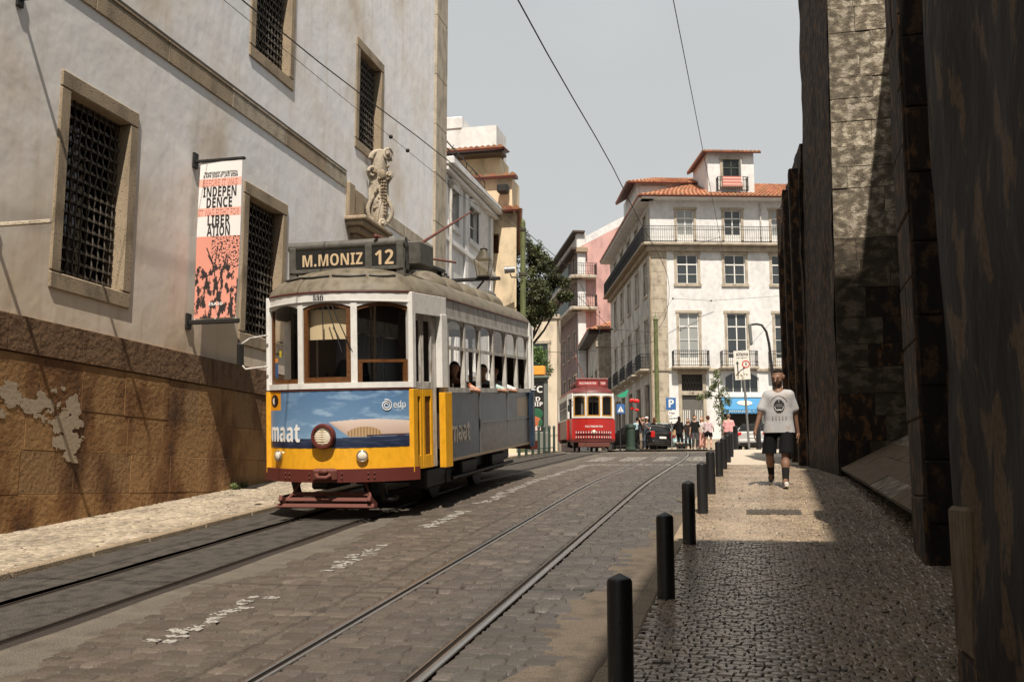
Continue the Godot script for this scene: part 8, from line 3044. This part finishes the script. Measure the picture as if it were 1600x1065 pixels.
func foliage(parent: Node, called: String, clumps: Array, per: int, size: float, c0: Color, leaf: ArrayMesh) -> void:
	var mm := MultiMesh.new()
	mm.transform_format = MultiMesh.TRANSFORM_3D
	mm.use_colors = true
	mm.mesh = leaf
	mm.instance_count = clumps.size() * per
	var i := 0
	for c in clumps:
		var tone := rng.randf_range(0.65, 1.45)
		for k in per:
			var d := Vector3(rng.randfn(), rng.randfn(), rng.randfn()).normalized() * pow(rng.randf(), 0.45)
			var p: Vector3 = c[0] + d * c[1]
			var s := size * rng.randf_range(0.6, 1.35)
			var bs := Basis.from_euler(Vector3(rng.randf_range(-1.2, 1.2), rng.randf() * TAU, rng.randf_range(-1.2, 1.2))).scaled(Vector3.ONE * s)
			mm.set_instance_transform(i, Transform3D(bs, p))
			var t := tone * rng.randf_range(0.7, 1.35)
			mm.set_instance_color(i, Color(c0.r * t, c0.g * t, c0.b * t * rng.randf_range(0.7, 1.2)))
			i += 1
	var o := MultiMeshInstance3D.new()
	o.name = numbered(parent, called)
	o.multimesh = mm
	o.material_override = M.leaf
	o.set_meta("kind", "stuff")
	parent.add_child(o, true)

func build_plants() -> void:
	var leaf := leaf_mesh()
	var base := P(-9.4, 41.0)
	var t := thing("leafy_tree", "dark green leafy tree rising between the cream house and the pale cream wall", "tree", base)
	var tr := MB.new()
	tr.tube([Vector3(0, -0.2, 0), Vector3(0.1, 2.0, 0), Vector3(-0.05, 4.2, 0.1), Vector3(0.1, 6.0, 0)], [0.24, 0.19, 0.15, 0.10], 9)
	part(t, "trunk", tr, M.bark)
	var clumps := []
	for q in [[0.35, 7.0, 0.0, 1.0], [0.0, 8.2, 0.2, 0.85], [-0.5, 8.9, 0.0, 0.6], [0.9, 6.3, 0.2, 0.85], [1.35, 7.0, -0.2, 0.65], [0.55, 5.7, 0.4, 0.7], [-0.2, 6.4, 0.5, 0.9], [-0.9, 7.3, -0.3, 0.9], [0.75, 7.9, -0.3, 0.55], [-0.6, 5.2, 0.3, 0.8], [1.7, 6.4, 0.0, 0.4], [-1.4, 6.2, 0.0, 0.9]] :
		var lb := MB.new()
		var c := Vector3(q[0], q[1], q[2])
		lb.tube([Vector3(0.02, 4.0, 0.05), Vector3(0.02, 4.0, 0.05).lerp(c, 0.5) + Vector3(0, -0.2, 0), c], [0.07, 0.045, 0.015], 6)
		part(t, "limb", lb, M.bark)
		for k in 5:
			clumps.append([c + Vector3(rng.randfn(), rng.randfn(), rng.randfn()) * q[3] * 0.42, q[3] * rng.randf_range(0.35, 0.6)])
	foliage(t, "crown", clumps, 95, 0.95, Color(0.058, 0.068, 0.026), leaf)
	# shrub by the advertising stand
	var s := thing("green_shrub", "bright green bush against the cream wall beyond the advertising stand", "bush", P(-11.0, 50.0))
	var sm := MB.new()
	sm.tube([Vector3(0, -0.1, 0), Vector3(0.1, 2.0, 0), Vector3(0, 4.0, 0)], [0.08, 0.06, 0.03], 6)
	part(s, "stem", sm, M.bark)
	var sc := []
	for k in 14:
		sc.append([Vector3(rng.randf_range(-0.6, 0.7), rng.randf_range(2.6, 5.2), rng.randf_range(-0.4, 0.4)), rng.randf_range(0.3, 0.5)])
	foliage(s, "leaves", sc, 70, 0.9, Color(0.075, 0.13, 0.028), leaf)
	# climbing plant beside the blue awning
	var v := thing("climbing_plant", "leafy climbing plant growing up the white wall left of the blue awning", "plant", P(-2.1, 59.6, 0.08))
	var vm := MB.new()
	vm.tube([Vector3(0.2, -0.1, 0), Vector3(0.1, 1.5, 0), Vector3(-0.1, 3.2, 0), Vector3(-0.15, 4.4, 0)], [0.05, 0.04, 0.03, 0.01], 6)
	vm.tube([Vector3(-0.05, 2.8, 0), Vector3(-0.6, 3.1, 0), Vector3(-1.2, 3.0, 0)], [0.03, 0.02, 0.01], 5)
	part(v, "stem", vm, M.bark)
	var vc := []
	for q in [[0.25, 1.0, 0.35], [0.1, 1.6, 0.4], [0.0, 2.2, 0.4], [-0.1, 2.8, 0.45], [0.15, 3.3, 0.35], [-0.2, 3.8, 0.35], [-0.15, 4.3, 0.25], [-0.7, 3.1, 0.22], [-1.15, 3.0, 0.25], [0.4, 2.7, 0.25], [-0.45, 3.5, 0.2]]:
		vc.append([Vector3(q[0], q[1], 0.05), q[2]])
	foliage(v, "leaves", vc, 30, 1.05, Color(0.085, 0.105, 0.040), leaf)
	# weeds at the foot of the plastered wall
	var w := thing("wall_weeds", "small tuft of weeds at the foot of the brown stone base near the tram", "plant", P(-8.78, 16.2, 0.06))
	var wc := []
	for k in 5:
		wc.append([Vector3(rng.randf_range(0, 0.06), 0.05, rng.randf_range(-0.5, 0.4)), 0.07])
	foliage(w, "leaves", wc, 14, 0.35, Color(0.07, 0.09, 0.03), leaf)
